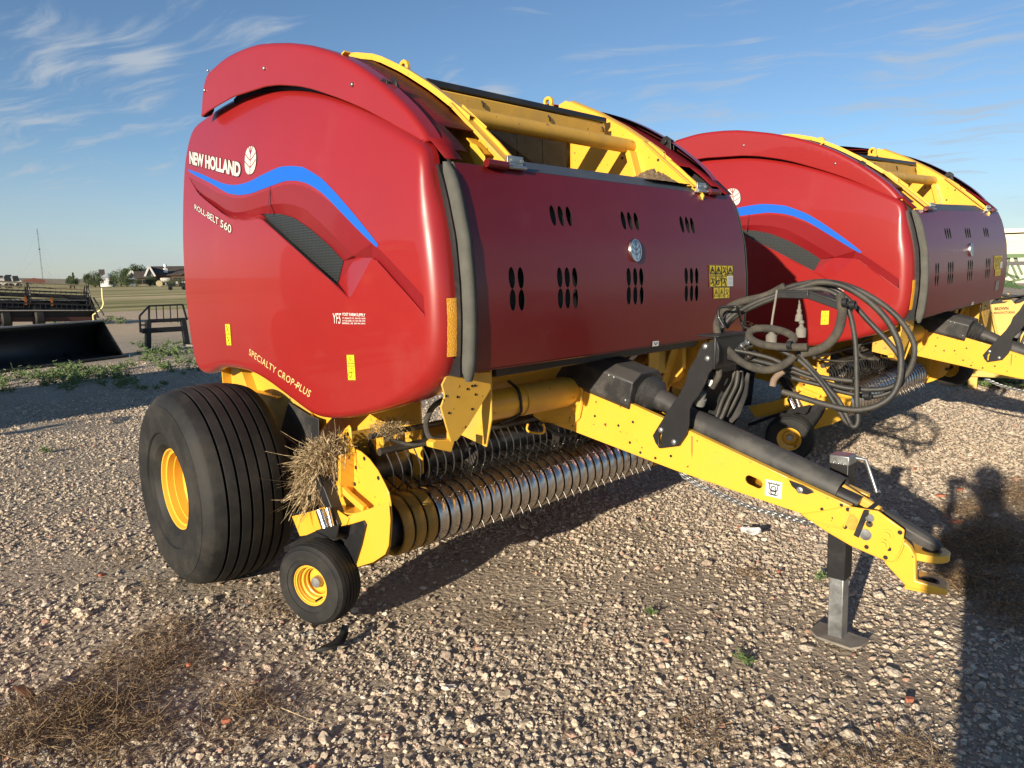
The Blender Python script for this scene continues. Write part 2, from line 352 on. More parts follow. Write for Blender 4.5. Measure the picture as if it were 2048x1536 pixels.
# styling recess: outer edge, mid crease, grille edges (photo points, each put on its own depth)
up_px = [(377, 352), (394, 362), (412, 372), (432, 384), (453, 392), (463, 395), (474, 397), (485, 396.5), (495, 394), (516, 387), (537, 379), (552, 374), (568, 370), (579, 369), (589, 369), (604, 372), (620, 378), (641, 390), (662, 405), (682, 424), (703, 445), (724, 465), (745, 485), (780, 520), (815, 557), (847, 592)]
low_px = [(377, 352), (382, 363), (397, 388), (414, 403), (432, 417), (443, 426), (453, 432), (461, 436), (470, 438), (482, 439), (495, 439), (508, 437), (516, 436), (524, 439.5), (537, 451), (557, 469), (578, 488), (599, 507), (620, 526), (647, 550), (674, 574.5)]
notch_px = [(685, 585), (692, 592), (697, 595), (702, 592), (713, 573), (729, 543), (744, 515.5), (752, 521), (770, 541), (810, 586), (850, 632)]
UPs = side2(up_px); LOs = side2(low_px); NOs = side2(notch_px)
HOLE = UPs+[NOs[-1]]+NOs[:-1][::-1]+LOs[::-1][:-1]
def inset_ring(P, d):
    n = len(P); A = sum(P[i][0]*P[(i+1) % n][1]-P[(i+1) % n][0]*P[i][1] for i in range(n)); sg = 1 if A > 0 else -1; out = []
    for i in range(n):
        a = Vector(P[i-1]); c = Vector(P[(i+1) % n]); t = (c-a).normalized(); nn = Vector((-t.y, t.x))*sg
        out.append((P[i][0]+nn.x*d[i], P[i][1]+nn.y*d[i]))
    return out
rr = []
for (x, z) in OUTd:
    k = min(1, max(0, (x-1.35)/.22)); t_ = min(1, max(0, (1.92-z)/.16)); rr.append(.034+(.072-.034)*k*t_)
def make_shield(sgn, hole):
    vs = []; fs = []; n = len(OUTd); K = 7
    flange = [(.03 if p[0] < 1.5 else .042) for p in OUTd]
    rings = [([(p) for p in OUTd], [r+f for r, f in zip(rr, flange)])]
    for k in range(K+1):
        th = pi/2*k/K; rings.append((inset_ring(OUTd, [r*(1-cos(th)) for r in rr]), [r*(1-sin(th)) for r in rr]))
    for P, dep in rings:
        for (x, z), dd in zip(P, dep): vs.append((x, (YS(x, z)+dd)*(-sgn) if False else (YS(x, z)+dd), z))
    for k in range(len(rings)-1):
        for i in range(n):
            j = (i+1) % n; fs.append((k*n+i, k*n+j, (k+1)*n+j, (k+1)*n+i))
    inner = rings[-1][0]; holes = [HOLE] if hole else []
    V, T = cdt(inner, holes, grid_in(inner, holes, .05), 1e-6)
    b = len(vs); vs += [(v.x, YS(v.x, v.y), v.y) for v in V]; fs += [tuple(b+i for i in t) for t in T]
    if sgn > 0: vs = [(x, -y, z) for x, y, z in vs]
    m = MB(); m.add(vs, fs); me = m.mesh('shield')
    bm = bmesh.new(); bm.from_mesh(me); bmesh.ops.remove_doubles(bm, verts=bm.verts, dist=2e-4); bmesh.ops.dissolve_degenerate(bm, dist=3e-4, edges=bm.edges); bmesh.ops.recalc_face_normals(bm, faces=bm.faces)
    bm.faces.ensure_lookup_table()
    f = max((f for f in bm.faces), key=lambda f: abs(f.calc_center_median().y))
    if (f.normal.y > 0) == (sgn < 0): bmesh.ops.reverse_faces(bm, faces=bm.faces)
    bm.to_mesh(me); bm.free()
    return me
shield = link('side_shield', make_shield(-1, True), RED, baler, 50)
shield2 = link('side_shield', make_shield(1, False), RED, baler, 50)
for o_ in (shield, shield2): o_.modifiers.new('wn', 'WEIGHTED_NORMAL').keep_sharp = True
# recess floor, built as facets with real depth
def at_depth(pts, d):
    out = []
    for (a, b), dd in zip(pts, d if isinstance(d, (list, tuple)) else [d]*len(pts)):
        p = onside(a, b, dd); out.append(Vector((p.x, YS(p.x, p.z)+dd, p.z)))
    return out
mid_px = [(377, 352), (384, 366), (392, 378), (412, 393), (432, 405), (448, 417), (464, 424), (474, 425), (485, 424), (500, 420), (516, 415), (531, 411), (547, 408), (562, 407), (578, 408), (594, 412), (610, 418), (631, 436), (651, 455), (682, 486), (707, 511)]
gt_px = [(524, 428), (543, 427), (564, 428), (589, 436), (620, 457), (641, 475), (662, 494), (687, 522)]
gb_px = [(524, 430), (545, 448), (570, 471), (600, 499), (630, 526), (655, 549), (676, 567)]
def loft(mb, A, B, n):
    A = resample(A, n); B = resample(B, n); mb.add(A+B, [(i, i+1, n+i+1, n+i) for i in range(n-1)])
rc = MB(); rcl = MB()
D1, D2 = .014, .040
up_a = at_depth(up_px[:23], 0)       # to (745,485)
mid3 = at_depth(mid_px, [min(D1, D1*i/5) for i in range(len(mid_px))])
loft(rc, up_a, mid3, 60)
# second dark band: mid crease to grille top / lower lip
lowin = [(377, 352), (384, 364), (399, 386), (415, 400), (433, 414), (454, 428.5), (470, 434), (495, 435), (512, 432), (524, 428)]
lw3 = at_depth(lowin, [min(.03, .03*i/4) for i in range(len(lowin))])
g3 = at_depth(gt_px, [.03]+[D2]*7)
loft(rc, at_depth(mid_px, [min(D1, D1*i/5) for i in range(len(mid_px))]), lw3[:-1]+g3, 60)
# bright lower chamfer
lo3 = at_depth(low_px, 0)
li_px = lowin+gb_px[1:]
li3 = at_depth(li_px, [min(.03, .03*i/4) for i in range(len(lowin))]+[D2]*6)
loft(rcl, lo3, li3, 60)
# floor right of the grille, facet, tail
A_, B_, C_ = at_depth([(687, 522), (707, 511), (676, 567)], [D2, D1, D2])
n1, n2_, n3 = at_depth([(674, 574.5), (744, 515.5), (712, 515)], [0, 0, D2])
tl = at_depth([(745, 485), (780, 520), (815, 557), (847, 592)], 0)
tb = at_depth([(744, 515.5), (770, 541), (810, 586), (850, 632)], [.012, .012, .010, .006])
tb0 = at_depth([(744, 515.5), (770, 541), (810, 586), (850, 632)], 0)
rc.add([A_, C_, n3], [(0, 1, 2)]); rc.add([A_, n3, B_], [(0, 1, 2)]); rc.add([B_, n3, tb[0], tl[0]], [(0, 1, 2, 3)])
loft(rc, tl, tb, 12); loft(rcl, tb, tb0, 12)
fac = at_depth([(674, 574.5), (685, 585), (692, 592), (697, 595), (702, 592), (713, 573), (729, 543), (744, 515.5)], [0]*8)
rcl.add([C_, n3]+fac, [(0, 2, 3), (0, 3, 4), (0, 4, 5), (0, 5, 1), (1, 5, 6), (1, 6, 7), (1, 7, 8), (1, 8, 9)])
rcl.add([n3, tb[0], tb0[0]], [(0, 1, 2)])
def orient(me, want=(0, -1, 0)):
    bm = bmesh.new(); bm.from_mesh(me); w = Vector(want)
    for f in bm.faces:
        if f.normal.dot(w) < 0: f.normal_flip()
    bm.to_mesh(me); bm.free(); return me
REC = mat('recess_shade_red', (0.20, 0.006, 0.009), 0.45, coat=.3, var=.04)  # darker than the shield red: shade of the down-facing bands put into the colour
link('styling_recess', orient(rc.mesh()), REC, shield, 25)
link('recess_edge', orient(rcl.mesh()), RED, shield, 25)
lipp = MB(); lipp.tube(catmull(at_depth(low_px[6:]+notch_px[:3], .0005), 3), .0042, 6); lipp.tube(catmull(at_depth(notch_px[3:][::1], .0005)[4:], 3), .0035, 6); link('recess_lip', lipp.mesh(), RED, shield, 60)
gp = MB()
gpoly2 = [(p.x, p.z) for p in at_depth(gt_px+gb_px[::-1][:-1], D2-.002)]
V, T = cdt(gpoly2, (), grid_in(gpoly2, (), .05)); gp.add([(v.x, YS(v.x, v.y)+D2-.003, v.y) for v in V], T)
link('mesh_grille', orient(gp.mesh()), GRILLE, shield, 60)
def decal2(name, P2, m, off=.0016, parent=None, step=.05, thick=0):
    V, T = cdt(P2, (), grid_in(P2, (), step)); q = MB(); q.add([(v.x, YS(v.x, v.y)-off, v.y) for v in V], T)
    return link(name, orient(q.mesh()), m, parent or shield, 60)
def decal(name, pts, m, off=.0016, **k): return decal2(name, side2(pts), m, off, **k)
blue_px = [(377, 338.5), (401, 347), (432, 361), (445, 366), (457, 369), (468, 369.8), (478, 369), (499, 363), (526, 349), (557, 335), (570, 332.6), (582, 332), (597, 333), (610, 336), (641, 355), (660, 373), (682, 397), (724, 447), (755, 487), (755.5, 492), (752, 493),
           (724, 467), (682, 424), (651, 392), (636, 380), (620, 370), (608, 365), (595, 362), (582, 361.5), (568, 363), (537, 374), (505, 386), (491, 389), (478, 390), (465, 388.5), (453, 385), (422, 367), (391, 351), (378, 342)]
bl = [(v.x, v.y) for v in catmull([Vector((a, b, 0)) for a, b in blue_px+[blue_px[0]]], 3)][:-1]
decal('blue_stripe', bl, BLUE)
# panel seam (fine line through the stripe)
decal('panel_seam', [(540.6, 368), (542.2, 368), (535.5, 428), (533.7, 428)], REDSTEEL, off=.0006)
# ---------------------------------------------------------------- lettering
def text_mesh(txt, bold=0.0, res=3, shear=0.0, spacing=1.0):
    cu = bpy.data.curves.new('t', 'FONT'); cu.body = txt; cu.resolution_u = res; cu.offset = bold; cu.shear = shear; cu.space_character = spacing
    o = bpy.data.objects.new('t', cu); COL.objects.link(o)
    dg = bpy.context.evaluated_depsgraph_get(); dg.update(); me = bpy.data.meshes.new_from_object(o.evaluated_get(dg))
    vs = [v.co.copy() for v in me.vertices]; fs = [tuple(p.vertices) for p in me.polygons]
    bpy.data.objects.remove(o); bpy.data.curves.remove(cu); bpy.data.meshes.remove(me)
    x0 = min(v.x for v in vs); x1 = max(v.x for v in vs); y0 = min(v.y for v in vs); y1 = max(v.y for v in vs)
    return [((v.x-x0)/(x1-x0), (v.y-y0)/(y1-y0)) for v in vs], fs
def quad_map(c, u, v):
    """c: TL, TR, BR, BL"""
    t = Vector(c[0]).lerp(Vector(c[1]), u); b = Vector(c[3]).lerp(Vector(c[2]), u); return b.lerp(t, v)
def side_text(name, txt, corners_px, m, off=.002, bold=0.0, parent=None, **k):
    c = [Vector(p) for p in side2(corners_px)]; uv, fs = text_mesh(txt, bold, **k); q = MB(); vs = []
    for u, v in uv: p = quad_map(c, u, v); vs.append((p.x, YS(p.x, p.y)-off, p.y))
    q.add(vs, fs); return link(name, orient(q.mesh()), m, parent or shield)
nh = [(379.5, 302), (482.5, 325), (481, 355), (380, 328)]
side_text('lettering_outline', 'NEW HOLLAND', [(378.6, 300.5), (484, 324), (482.6, 357), (379, 329.6)], OUTL, .0018, .072)
side_text('maker_lettering', 'NEW HOLLAND', nh, LOGO, .0026, .045)
side_text('lettering_outline', 'ROLL-BELT', [(389.3, 407), (439, 435.6), (438.5, 452), (389.6, 419.7)], OUTL, .0018, .04)
side_text('lettering_outline', '560', [(441.2, 437), (465, 450.4), (463.8, 469), (440.8, 454.6)], OUTL, .0018, .04)
side_text('series_lettering', 'ROLL-BELT', [(390, 408), (438, 436), (437.5, 450.5), (390.3, 418.5)], LOGO, .0026, .010)
side_text('number_lettering', '560', [(442, 438.3), (464, 451), (463, 467.5), (441.5, 453.2)], LOGO, .0026, .010)
side_text('package_lettering', 'SPECIALTY CROP PLUS', [(499.5, 697), (624, 782), (619, 795), (498.5, 709.5)], GOLD, .002, .008, spacing=1.12)
decal('plus_mark', [(590, 766.8), (599, 773), (598.4, 775), (589.4, 768.8)], GOLD, .0024)
side_text('dealer_initials', 'YFS', [(666, 626), (683, 626.3), (682, 647.6), (668, 647)], WHITE, .002, .0, shear=.15)
side_text('dealer_lettering', 'YOST FARM SUPPLY', [(685, 625.4), (731.5, 627), (731.5, 633.2), (685, 631.5)], WHITE, .002, .02)
for i, s_ in enumerate(('ST. FRANCIS, KS  800-421-3644', 'GOODLAND, KS  800-785-7345', 'IMPERIAL, NE  800-801-4300')):
    y0 = 634.6+i*5.1; side_text('dealer_lettering', s_, [(685.3, y0), (731.5, y0+.6), (731.5, y0+4.5), (685.3, y0+3.9)], WHITE, .002, .015, res=1)
def leaf_emblem(name, mapf, m, dark, parent, off0, off1):
    """oval leaf emblem with stem and three pairs of veins; mapf(u,v,off)->3D, u,v in -1..1"""
    N_ = 40; q = MB(); c = [(abs(cos(2*pi*k/N_))**.86*(1 if cos(2*pi*k/N_) >= 0 else -1), abs(sin(2*pi*k/N_))**.86*(1 if sin(2*pi*k/N_) >= 0 else -1)) for k in range(N_)]
    q.add([mapf(0, 0, off0)]+[mapf(u, v, off0) for u, v in c], [(0, 1+k, 1+(k+1) % N_) for k in range(N_)])
    w = MB()
    def stroke(pts, t):
        L2 = []; R2 = []
        for i, (x, y) in enumerate(pts):
            a = pts[max(i-1, 0)]; b = pts[min(i+1, len(pts)-1)]; d = Vector((b[0]-a[0], b[1]-a[1])).normalized(); n = Vector((-d.y*1, d.x*.45))*t
            L2.append(mapf(x+n.x, y+n.y, off1)); R2.append(mapf(x-n.x, y-n.y, off1))
        k = len(pts); w.add(L2+R2, [(i, i+1, k+i+1, k+i) for i in range(k-1)])
    stroke([(0, -1.0), (0, 1.0)], .05)
    for v0 in (-.52, -.02, .45):
        for s_ in (-1, 1):
            e = min(.96, sqrt(max(0.05, 1-(v0+.50)**2))+.02) if v0+.5 < .98 else .45
            stroke([(0, v0), (s_*e*.45, v0+.20), (s_*e, v0+.50)], .06)
    a = link(name, q.mesh(), m, parent, 60); b = link('emblem_veins', w.mesh(), dark, a)
    return a
def lm(u, v, off):
    p = onside(501.7+11.3*u+0.8*v, 320.6-28.2*v-2.0*u); return Vector((p.x, YS(p.x, p.z)-off, p.z))
o_ = leaf_emblem('leaf_emblem', lm, LOGO, RED, shield, .0026, .0036); orient(o_.data)
for c_ in children_of(o_): orient(c_.data); c_.parent = shield
def lm2(u, v, off):
    p = onside(501.7+12.6*u+0.8*v, 320.6-29.8*v-2.2*u); return Vector((p.x, YS(p.x, p.z)-off, p.z))
q = MB(); q.add([lm2(0, 0, .0016)]+[lm2(cos(2*pi*k/40), sin(2*pi*k/40), .0016) for k in range(40)], [(0, 1+k, 1+(k+1) % 40) for k in range(40)])
link('emblem_outline', orient(q.mesh()), OUTL, shield)
# ---------------------------------------------------------------- stickers
def sticker(name, mapf, cells, parent, base=STICK, asp=1.0):
    """mapf(u,v,off); cells: list of (u0,v0,u1,v1,symbol)"""
    q = MB(); q.add([mapf(0, 0, 0), mapf(1, 0, 0), mapf(1, 1, 0), mapf(0, 1, 0)], [(0, 1, 2, 3)]); a = link(name, q.mesh(), base, parent)
    w = MB()
    def seg(p, r, t):
        d = Vector((r[0]-p[0], r[1]-p[1])); d.normalize(); n = Vector((-d.y, d.x))*t; n.x *= asp
        w.add([mapf(p[0]+n.x, p[1]+n.y, 1), mapf(r[0]+n.x, r[1]+n.y, 1), mapf(r[0]-n.x, r[1]-n.y, 1), mapf(p[0]-n.x, p[1]-n.y, 1)], [(0, 1, 2, 3)])
    for u0, v0, u1, v1, sy in cells:
        U = lambda x: u0+(u1-u0)*x; V_ = lambda y: v0+(v1-v0)*y; t = .012
        for p, r in (((0.03, .03), (.97, .03)), ((.97, .03), (.97, .97)), ((.97, .97), (.03, .97)), ((.03, .97), (.03, .03))): seg((U(p[0]), V_(p[1])), (U(r[0]), V_(r[1])), t*.7)
        if sy == 't':
            P = [(.5, .85), (.86, .2), (.14, .2)]
            for i in range(3): seg((U(P[i][0]), V_(P[i][1])), (U(P[(i+1) % 3][0]), V_(P[(i+1) % 3][1])), t*1.2)
            seg((U(.5), V_(.62)), (U(.5), V_(.42)), t*1.6); seg((U(.5), V_(.34)), (U(.5), V_(.28)), t*1.6)
        elif sy == 'a':
            for p, r in (((.2, .3), (.6, .55)), ((.35, .75), (.75, .2)), ((.2, .75), (.45, .8)), ((.6, .8), (.8, .6)), ((.5, .15), (.8, .15))): seg((U(p[0]), V_(p[1])), (U(r[0]), V_(r[1])), t*1.6)
        elif sy == 'g':
            for k in range(8):
                a0 = 2*pi*k/8; a1 = 2*pi*(k+1)/8
                seg((U(.35+.2*cos(a0)), V_(.4+.2*sin(a0))), (U(.35+.2*cos(a1)), V_(.4+.2*sin(a1))), t*1.5)
                seg((U(.65+.18*cos(a0)), V_(.7+.16*sin(a0))), (U(.65+.18*cos(a1)), V_(.7+.16*sin(a1))), t*1.0)
        elif sy == 'l':
            for k in range(5): seg((U(.15), V_(.18+k*.16)), (U(.85), V_(.18+k*.16)), t*.8)
    w.build('sticker_print', INK, parent, None, recalc=False)
    return a
def side_map(c_px, base_off=.002):
    c = [Vector(p) for p in side2(c_px)]
    def f(u, v, k): p = quad_map(c, u, v); return Vector((p.x, YS(p.x, p.y)-base_off-.0008*k, p.y))
    return f
sticker('warning_sticker', side_map([(450.5, 648), (460.5, 648), (463.7, 691), (454, 691)]), [(0, .5, 1, 1, 'a'), (0, 0, 1, .5, 'a')], shield, asp=1.8)
sticker('warning_sticker', side_map([(693.4, 709.4), (709, 709.4), (712.7, 760.4), (696.6, 760.4)]), [(0, .56, 1, 1, 't'), (0, 0, 1, .56, 'g')], shield, asp=1.8)
# amber reflector on the front turn-in
rf = MB()
zs = [1.50-.0, 1.44, 1.38, 1.32, 1.262]
z_top, z_bot = H(899, 596, 'y', -1.045).z, H(903, 713, 'y', -1.045).z
N_ = 6; vs = []
for i in range(N_+1):
    z = z_top+(z_bot-z_top)*i/N_; x = frontx(z)
    for y in (-1.068, -1.050, -1.032, -1.014): vs.append((x+.0035-(.006 if y < -1.06 else 0), y, z))
rf.add(vs, [(i*4+j, i*4+j+1, (i+1)*4+j+1, (i+1)*4+j) for i in range(N_) for j in range(3)])
link('amber_reflector', orient(rf.mesh(), (1, 0, 0)), AMBER, shield, 60)
# ---------------------------------------------------------------- foam seals between shield and front panel
for sy in (-1, 1):
    q = MB(); pts = []; n = 22
    for i in range(n+1):
        z = 1.945+(1.165-1.945)*i/n; pts.append((XF(z)-.004-(.026 if sy > 0 else 0), sy*1.010, z))
    vs = []; prof = [(-.02, -.018), (.006, -.021), (.020, -.014), (.025, 0), (.020, .014), (.006, .021), (-.02, .018)]
    for i, p in enumerate(pts):
        e = 1.0
        if i in (0, n): e = .35
        elif i in (1, n-1): e = .85
        for dx, dy in prof: vs.append((p[0]+dx*e, p[1]+dy*(1 if e > .5 else .7), p[2]))
    m_ = len(prof); fs = [(i*m_+j, i*m_+j+1, (i+1)*m_+j+1, (i+1)*m_+j) for i in range(n) for j in range(m_-1)]+[tuple(range(m_)), tuple(n*m_+j for j in range(m_))]
    q.add(vs, fs); q.build('foam_seal', SEAL, baler, 50)
    q = MB(); q.prism([(XF(z)-.034, z) for z in [1.18+.76*i/12 for i in range(13)]]+[(1.60, 1.94), (1.60, 1.18)], 'y', sy*.985, sy*1.028); q.build('seal_backing', BLK, baler, 40)
# ---------------------------------------------------------------- front panel with vent slots
def panel_pt(px, py):
    x = 1.75
    for _ in range(6):
        p = H(px, py, 'x', x); x = XF(p.z)
    return p
vents = []
for (a, b) in ((1106, 431), (1122, 432), (1138, 433), (1247, 441), (1260, 442), (1273, 443), (1364, 449), (1375, 450), (1385, 451)): vents.append((a, b, 1))
for (a, b) in ((1024, 556), (1042, 556), (1120, 555), (1135, 555), (1150, 555), (1258, 554), (1271, 554), (1283, 554), (1373, 552), (1383.5, 552), (1394, 552)): vents.append((a, b, 0))
for (a, b) in ((1026, 600), (1043.5, 600), (1121.5, 597), (1136, 597), (1151.5, 597), (1258, 591), (1271, 591), (1283.5, 591), (1373, 587), (1383.5, 586.5), (1393.5, 586)): vents.append((a, b, 0))
vholes = []
for a, b, tilt in vents:
    p = panel_pt(a, b); L_ = []
    for k in range(14):
        t = 2*pi*k/14; u = .0175*cos(t); v = .041*sin(t); L_.append((p.y+u, p.z+v))
    vholes.append(L_)
W_ = .978; zt, zb = 1.946, 1.205
outl = [(-W_, zb), (W_, zb), (W_, zt), (-W_, zt)]
od = []
for a, b in zip(outl, outl[1:]+outl[:1]):
    k = 40 if abs(a[1]-b[1]) < .01 else 16
    od += [(a[0]+(b[0]-a[0])*i/k, a[1]+(b[1]-a[1])*i/k) for i in range(k)]
V, T = cdt(od, vholes, grid_in(od, vholes, .045))
q = MB(); vs = [(XF(v.y), v.x, v.y) for v in V]; nV = len(vs)
q.add(vs, T)
me0 = orient(q.mesh(), (1, 0, .2)); q = MB(); q.add([v.co.copy() for v in me0.vertices], [tuple(p.vertices) for p in me0.polygons])
for L_ in [od]+vholes:          # turned-in edges; slot walls coloured black for the shade inside them
    q.cur = 0 if L_ is od else 1
    m_ = len(L_); q.add([(XF(b), a, b) for a, b in L_]+[(XF(b)-.0025, a, b) for a, b in L_], [(i, (i+1) % m_, m_+(i+1) % m_, m_+i) for i in range(m_)])
me = q.mesh()
panel = link('front_panel', me, [REDSTEEL, INK], baler, 60)
q = MB(); nz_ = 16
q.add([(XF(zb+(zt-zb)*i/nz_)-.030-.02*(i == nz_), y, zb+.01+(zt-zb-.02)*i/nz_) for i in range(nz_+1) for y in (-W_+.01, W_-.01)], [(2*i, 2*i+1, 2*i+3, 2*i+2) for i in range(nz_)]); q.build('slot_dark_sheet', BELT, panel, 60)  # black sheet added behind the slots so they look dark inside
q = MB()
q.box((1.69, 0, zb-.004), (.14, 2*W_, .012)); q.build('panel_lower_flange', REDSTEEL, panel, 30, .003)
for sy in (-1, 1): q = MB(); q.tube([(XF(z)-.006, sy*(W_+.003), z) for z in [zt-(zt-zb)*i/14 for i in range(15)]], .007, 6); q.build('panel_edge_trim', SEAL, panel, 60)
# badge
bp = panel_pt(1268.5, 500.5)
def bm_(u, v, off):
    y = bp.y+.042*u; z = bp.z+.052*v; return Vector((XF(z)+off, y, z))
q = MB(); n = 32
ring0 = [bm_(cos(2*pi*k/n), sin(2*pi*k/n), .001) for k in range(n)]; ring1 = [bm_(.96*cos(2*pi*k/n), .96*sin(2*pi*k/n), .012) for k in range(n)]; ring2 = [bm_(.80*cos(2*pi*k/n), .84*sin(2*pi*k/n), .012) for k in range(n)]
q.add(ring0+ring1+ring2, [(k, (k+1) % n, n+(k+1) % n, n+k) for k in range(n)]+[(n+k, n+(k+1) % n, 2*n+(k+1) % n, 2*n+k) for k in range(n)]); bd = q.build('badge', CHROME, panel, 40)
BV = mat('badge_vein', (0.08, 0.1, 0.13), 0.4, metal=.5)
e_ = leaf_emblem('badge_leaf', lambda u, v, off: bm_(.8*u, .84*v, off), BADGE, BV, panel, .010, .0125); orient(e_.data, (1, 0, 0))
for c_ in children_of(e_): orient(c_.data, (1, 0, 0)); c_.parent = panel
def panel_map(c_px, off=.003):
    c = [Vector((p.y, p.z)) for p in (panel_pt(*k) for k in c_px)]
    def f(u, v, k): p = quad_map(c, u, v); return Vector((XF(p.y)+off+.0009*k, p.x, p.y))
    return f
c1 = [(1416.7, 529.5), (1464.5, 531), (1464.5, 572.5), (1418, 574.5)]
sticker('warning_sticker', panel_map(c1), [(i/4, .5, (i+1)/4, 1, 't' if i != 2 else 'a') for i in range(4)]+[(i/4, 0, (i+1)/4, .5, 'a' if i != 1 else 'g') for i in range(3)], panel, mat('dull_warning_yellow', (.62, .46, .03), .5), asp=.9)
sticker('instruction_sticker', panel_map([(1452.6, 552), (1464.6, 552), (1464.6, 572), (1453, 572.6)], .0045), [(0.1, .1, .9, .9, 'l')], panel, WHITE)
sticker('warning_sticker', panel_map([(1425.4, 575), (1458, 574.5), (1458, 596), (1426, 597.6)]), [(0, 0, .33, 1, 't'), (.33, 0, .66, 1, 't'), (.66, 0, 1, 1, 'a')], panel, bpy.data.materials['dull_warning_yellow'], asp=.9)
f_ = panel_map([(1304.5, 682.5), (1317, 681.5), (1316, 691.5), (1303.5, 693)], .003)
q = MB(); q.add([f_(0, 0, 0), f_(1, 0, 0), f_(1, 1, 0), f_(0, 1, 0)], [(0, 1, 2, 3)]); st_ = link('arrow_sticker', q.mesh(), WHITE, panel)
q = MB()
for (a, b) in (((.2, .75), (.5, .3)), ((.5, .3), (.8, .75))):
    q.add([f_(a[0], a[1]+.1, 1), f_(b[0], b[1]+.1, 1), f_(b[0], b[1]-.12, 1), f_(a[0], a[1]-.12, 1)], [(0, 1, 2, 3)])
link('arrow_print', q.mesh(), INK, panel)
sticker('serial_plate', panel_map([(1437, 614), (1455, 612), (1455, 642), (1438, 646)]), [(0.05, .05, .95, .95, 'l')], panel, STEEL)
# ---------------------------------------------------------------- upper shrouds (arched red covers above the shields)
SH = -1.03
sh_low = [(400, 236), (415, 223), (440, 208), (467, 193), (502, 182), (530, 173), (555, 170), (577, 171), (599, 173), (622, 178), (643, 185), (672, 195), (702, 207), (731, 220), (760, 236), (782, 248), (804, 262), (825, 276), (842, 289)]
sh_up = [(400, 232), (401, 205), (403, 177), (406, 162), (409, 151), (412, 144), (417, 139), (438, 120), (452, 110), (467, 102), (488, 93), (511, 86), (540, 83.5), (570, 83), (592, 85), (614, 88), (636, 94), (658, 101), (680, 111), (702, 123), (724, 138), (746, 154), (775, 180), (804, 209), (820, 228), (834, 247), (846, 265), (855, 283)]
SO = px_side(sh_low, SH)+[q for q in px_side(sh_up, SH)][::-1][:-1]
SOd = smooth_loop([(v.x, v.y) for v in resample([Vector((a, b, 0)) for a, b in SO+[SO[0]]], 201)][:-1], 1)
UPPER = px_side(sh_up[6:], SH)                       # arc points (x,z) rear->front
def ARC(x):
    P = [(-1.35, 1.75), (-1.15, 2.06), (-.9, 2.26), (-.6, 2.41), (-.3, 2.51), (0, 2.585), (.3, 2.615), (.6, 2.598), (.8, 2.545), (1.0, 2.45), (1.2, 2.335), (1.4, 2.20), (1.55, 2.09), (1.66, 1.99), (1.74, 1.90)]
    if x <= P[0][0]: return P[0][1]
    for a, b in zip(P, P[1:]):
        if x <= b[0]: t = (x-a[0])/(b[0]-a[0]); return a[1]+(b[1]-a[1])*t
    return P[-1][1]
def make_shroud(sgn):
    n = len(SOd); vs = []; fs = []; K = 5; zl = {}
    # radius bigger on the upper edge, small on the lower edge
    import bisect
    low = px_side(sh_low, SH); upp = px_side(sh_up, SH)
    def rad(p):
        def sd(P): 
            return min((Vector(p)-(Vector(a)+(Vector(b)-Vector(a))*max(0, min(1, (Vector(p)-Vector(a)).dot(Vector(b)-Vector(a))/max(1e-9, (Vector(b)-Vector(a)).length_squared))))).length for a, b in zip(P, P[1:]))
        return .006 if sd(low) < sd(upp) else .028
    R_ = [rad(p) for p in SOd]
    for _ in range(4): R_ = [(R_[i-1]+2*R_[i]+R_[(i+1) % n])/4 for i in range(n)]
    FL = [.0 if r < .010 else .05*min(1, (r-.010)/.012) for r in R_]
    rings = [(SOd, [r+f for r, f in zip(R_, FL)])]
    for k in range(K+1):
        th = pi/2*k/K; rings.append((inset_ring(SOd, [r*(1-cos(th)) for r in R_]), [r*(1-sin(th)) for r in R_]))
    for P, dep in rings:
        for (x, z), d in zip(P, dep): vs.append((x, SH+d, z))
    for k in range(len(rings)-1):
        for i in range(n): j = (i+1) % n; fs.append((k*n+i, k*n+j, (k+1)*n+j, (k+1)*n+i))
    V, T = cdt(rings[-1][0], (), grid_in(rings[-1][0], (), .05)); b = len(vs); vs += [(v.x, SH, v.y) for v in V]; fs += [tuple(b+i for i in t) for t in T]
    if sgn > 0: vs = [(x, -y, z) for x, y, z in vs]
    q = MB(); q.add(vs, fs); me = q.mesh(); bm = bmesh.new(); bm.from_mesh(me); bmesh.ops.remove_doubles(bm, verts=bm.verts, dist=2e-4); bmesh.ops.dissolve_degenerate(bm, dist=3e-4, edges=bm.edges); bmesh.ops.recalc_face_normals(bm, faces=bm.faces)
    f = max(bm.faces, key=lambda f: f.calc_area())
    if f.normal.y*sgn < 0: bmesh.ops.reverse_faces(bm, faces=bm.faces)
    bm.to_mesh(me); bm.free(); return me
shroud = link('upper_shroud', make_shroud(-1), RED, baler, 50)
shroud2 = link('upper_shroud', make_shroud(1), RED, baler, 50)
for o_ in (shroud, shroud2): o_.modifiers.new('wn', 'WEIGHTED_NORMAL').keep_sharp = True
for a, b in ((529, 137), (705, 169.5), (410, 181), (416.5, 141.5)):
    p = H(a, b, 'y', SH); q = MB(); q.sphere((p.x, SH-.003, p.z), (.009, .006, .009), 6); q.build('bolt_head', STEEL, shroud, 60)
# small hinge tab on top of shroud
p = H(683, 106, 'y', SH+.05); q = MB(); q.bar((p.x-.03, SH+.06, p.z-.02), (p.x+.03, SH+.06, p.z+.0), .03, .006); q.build('latch_tab', YEL, shroud)
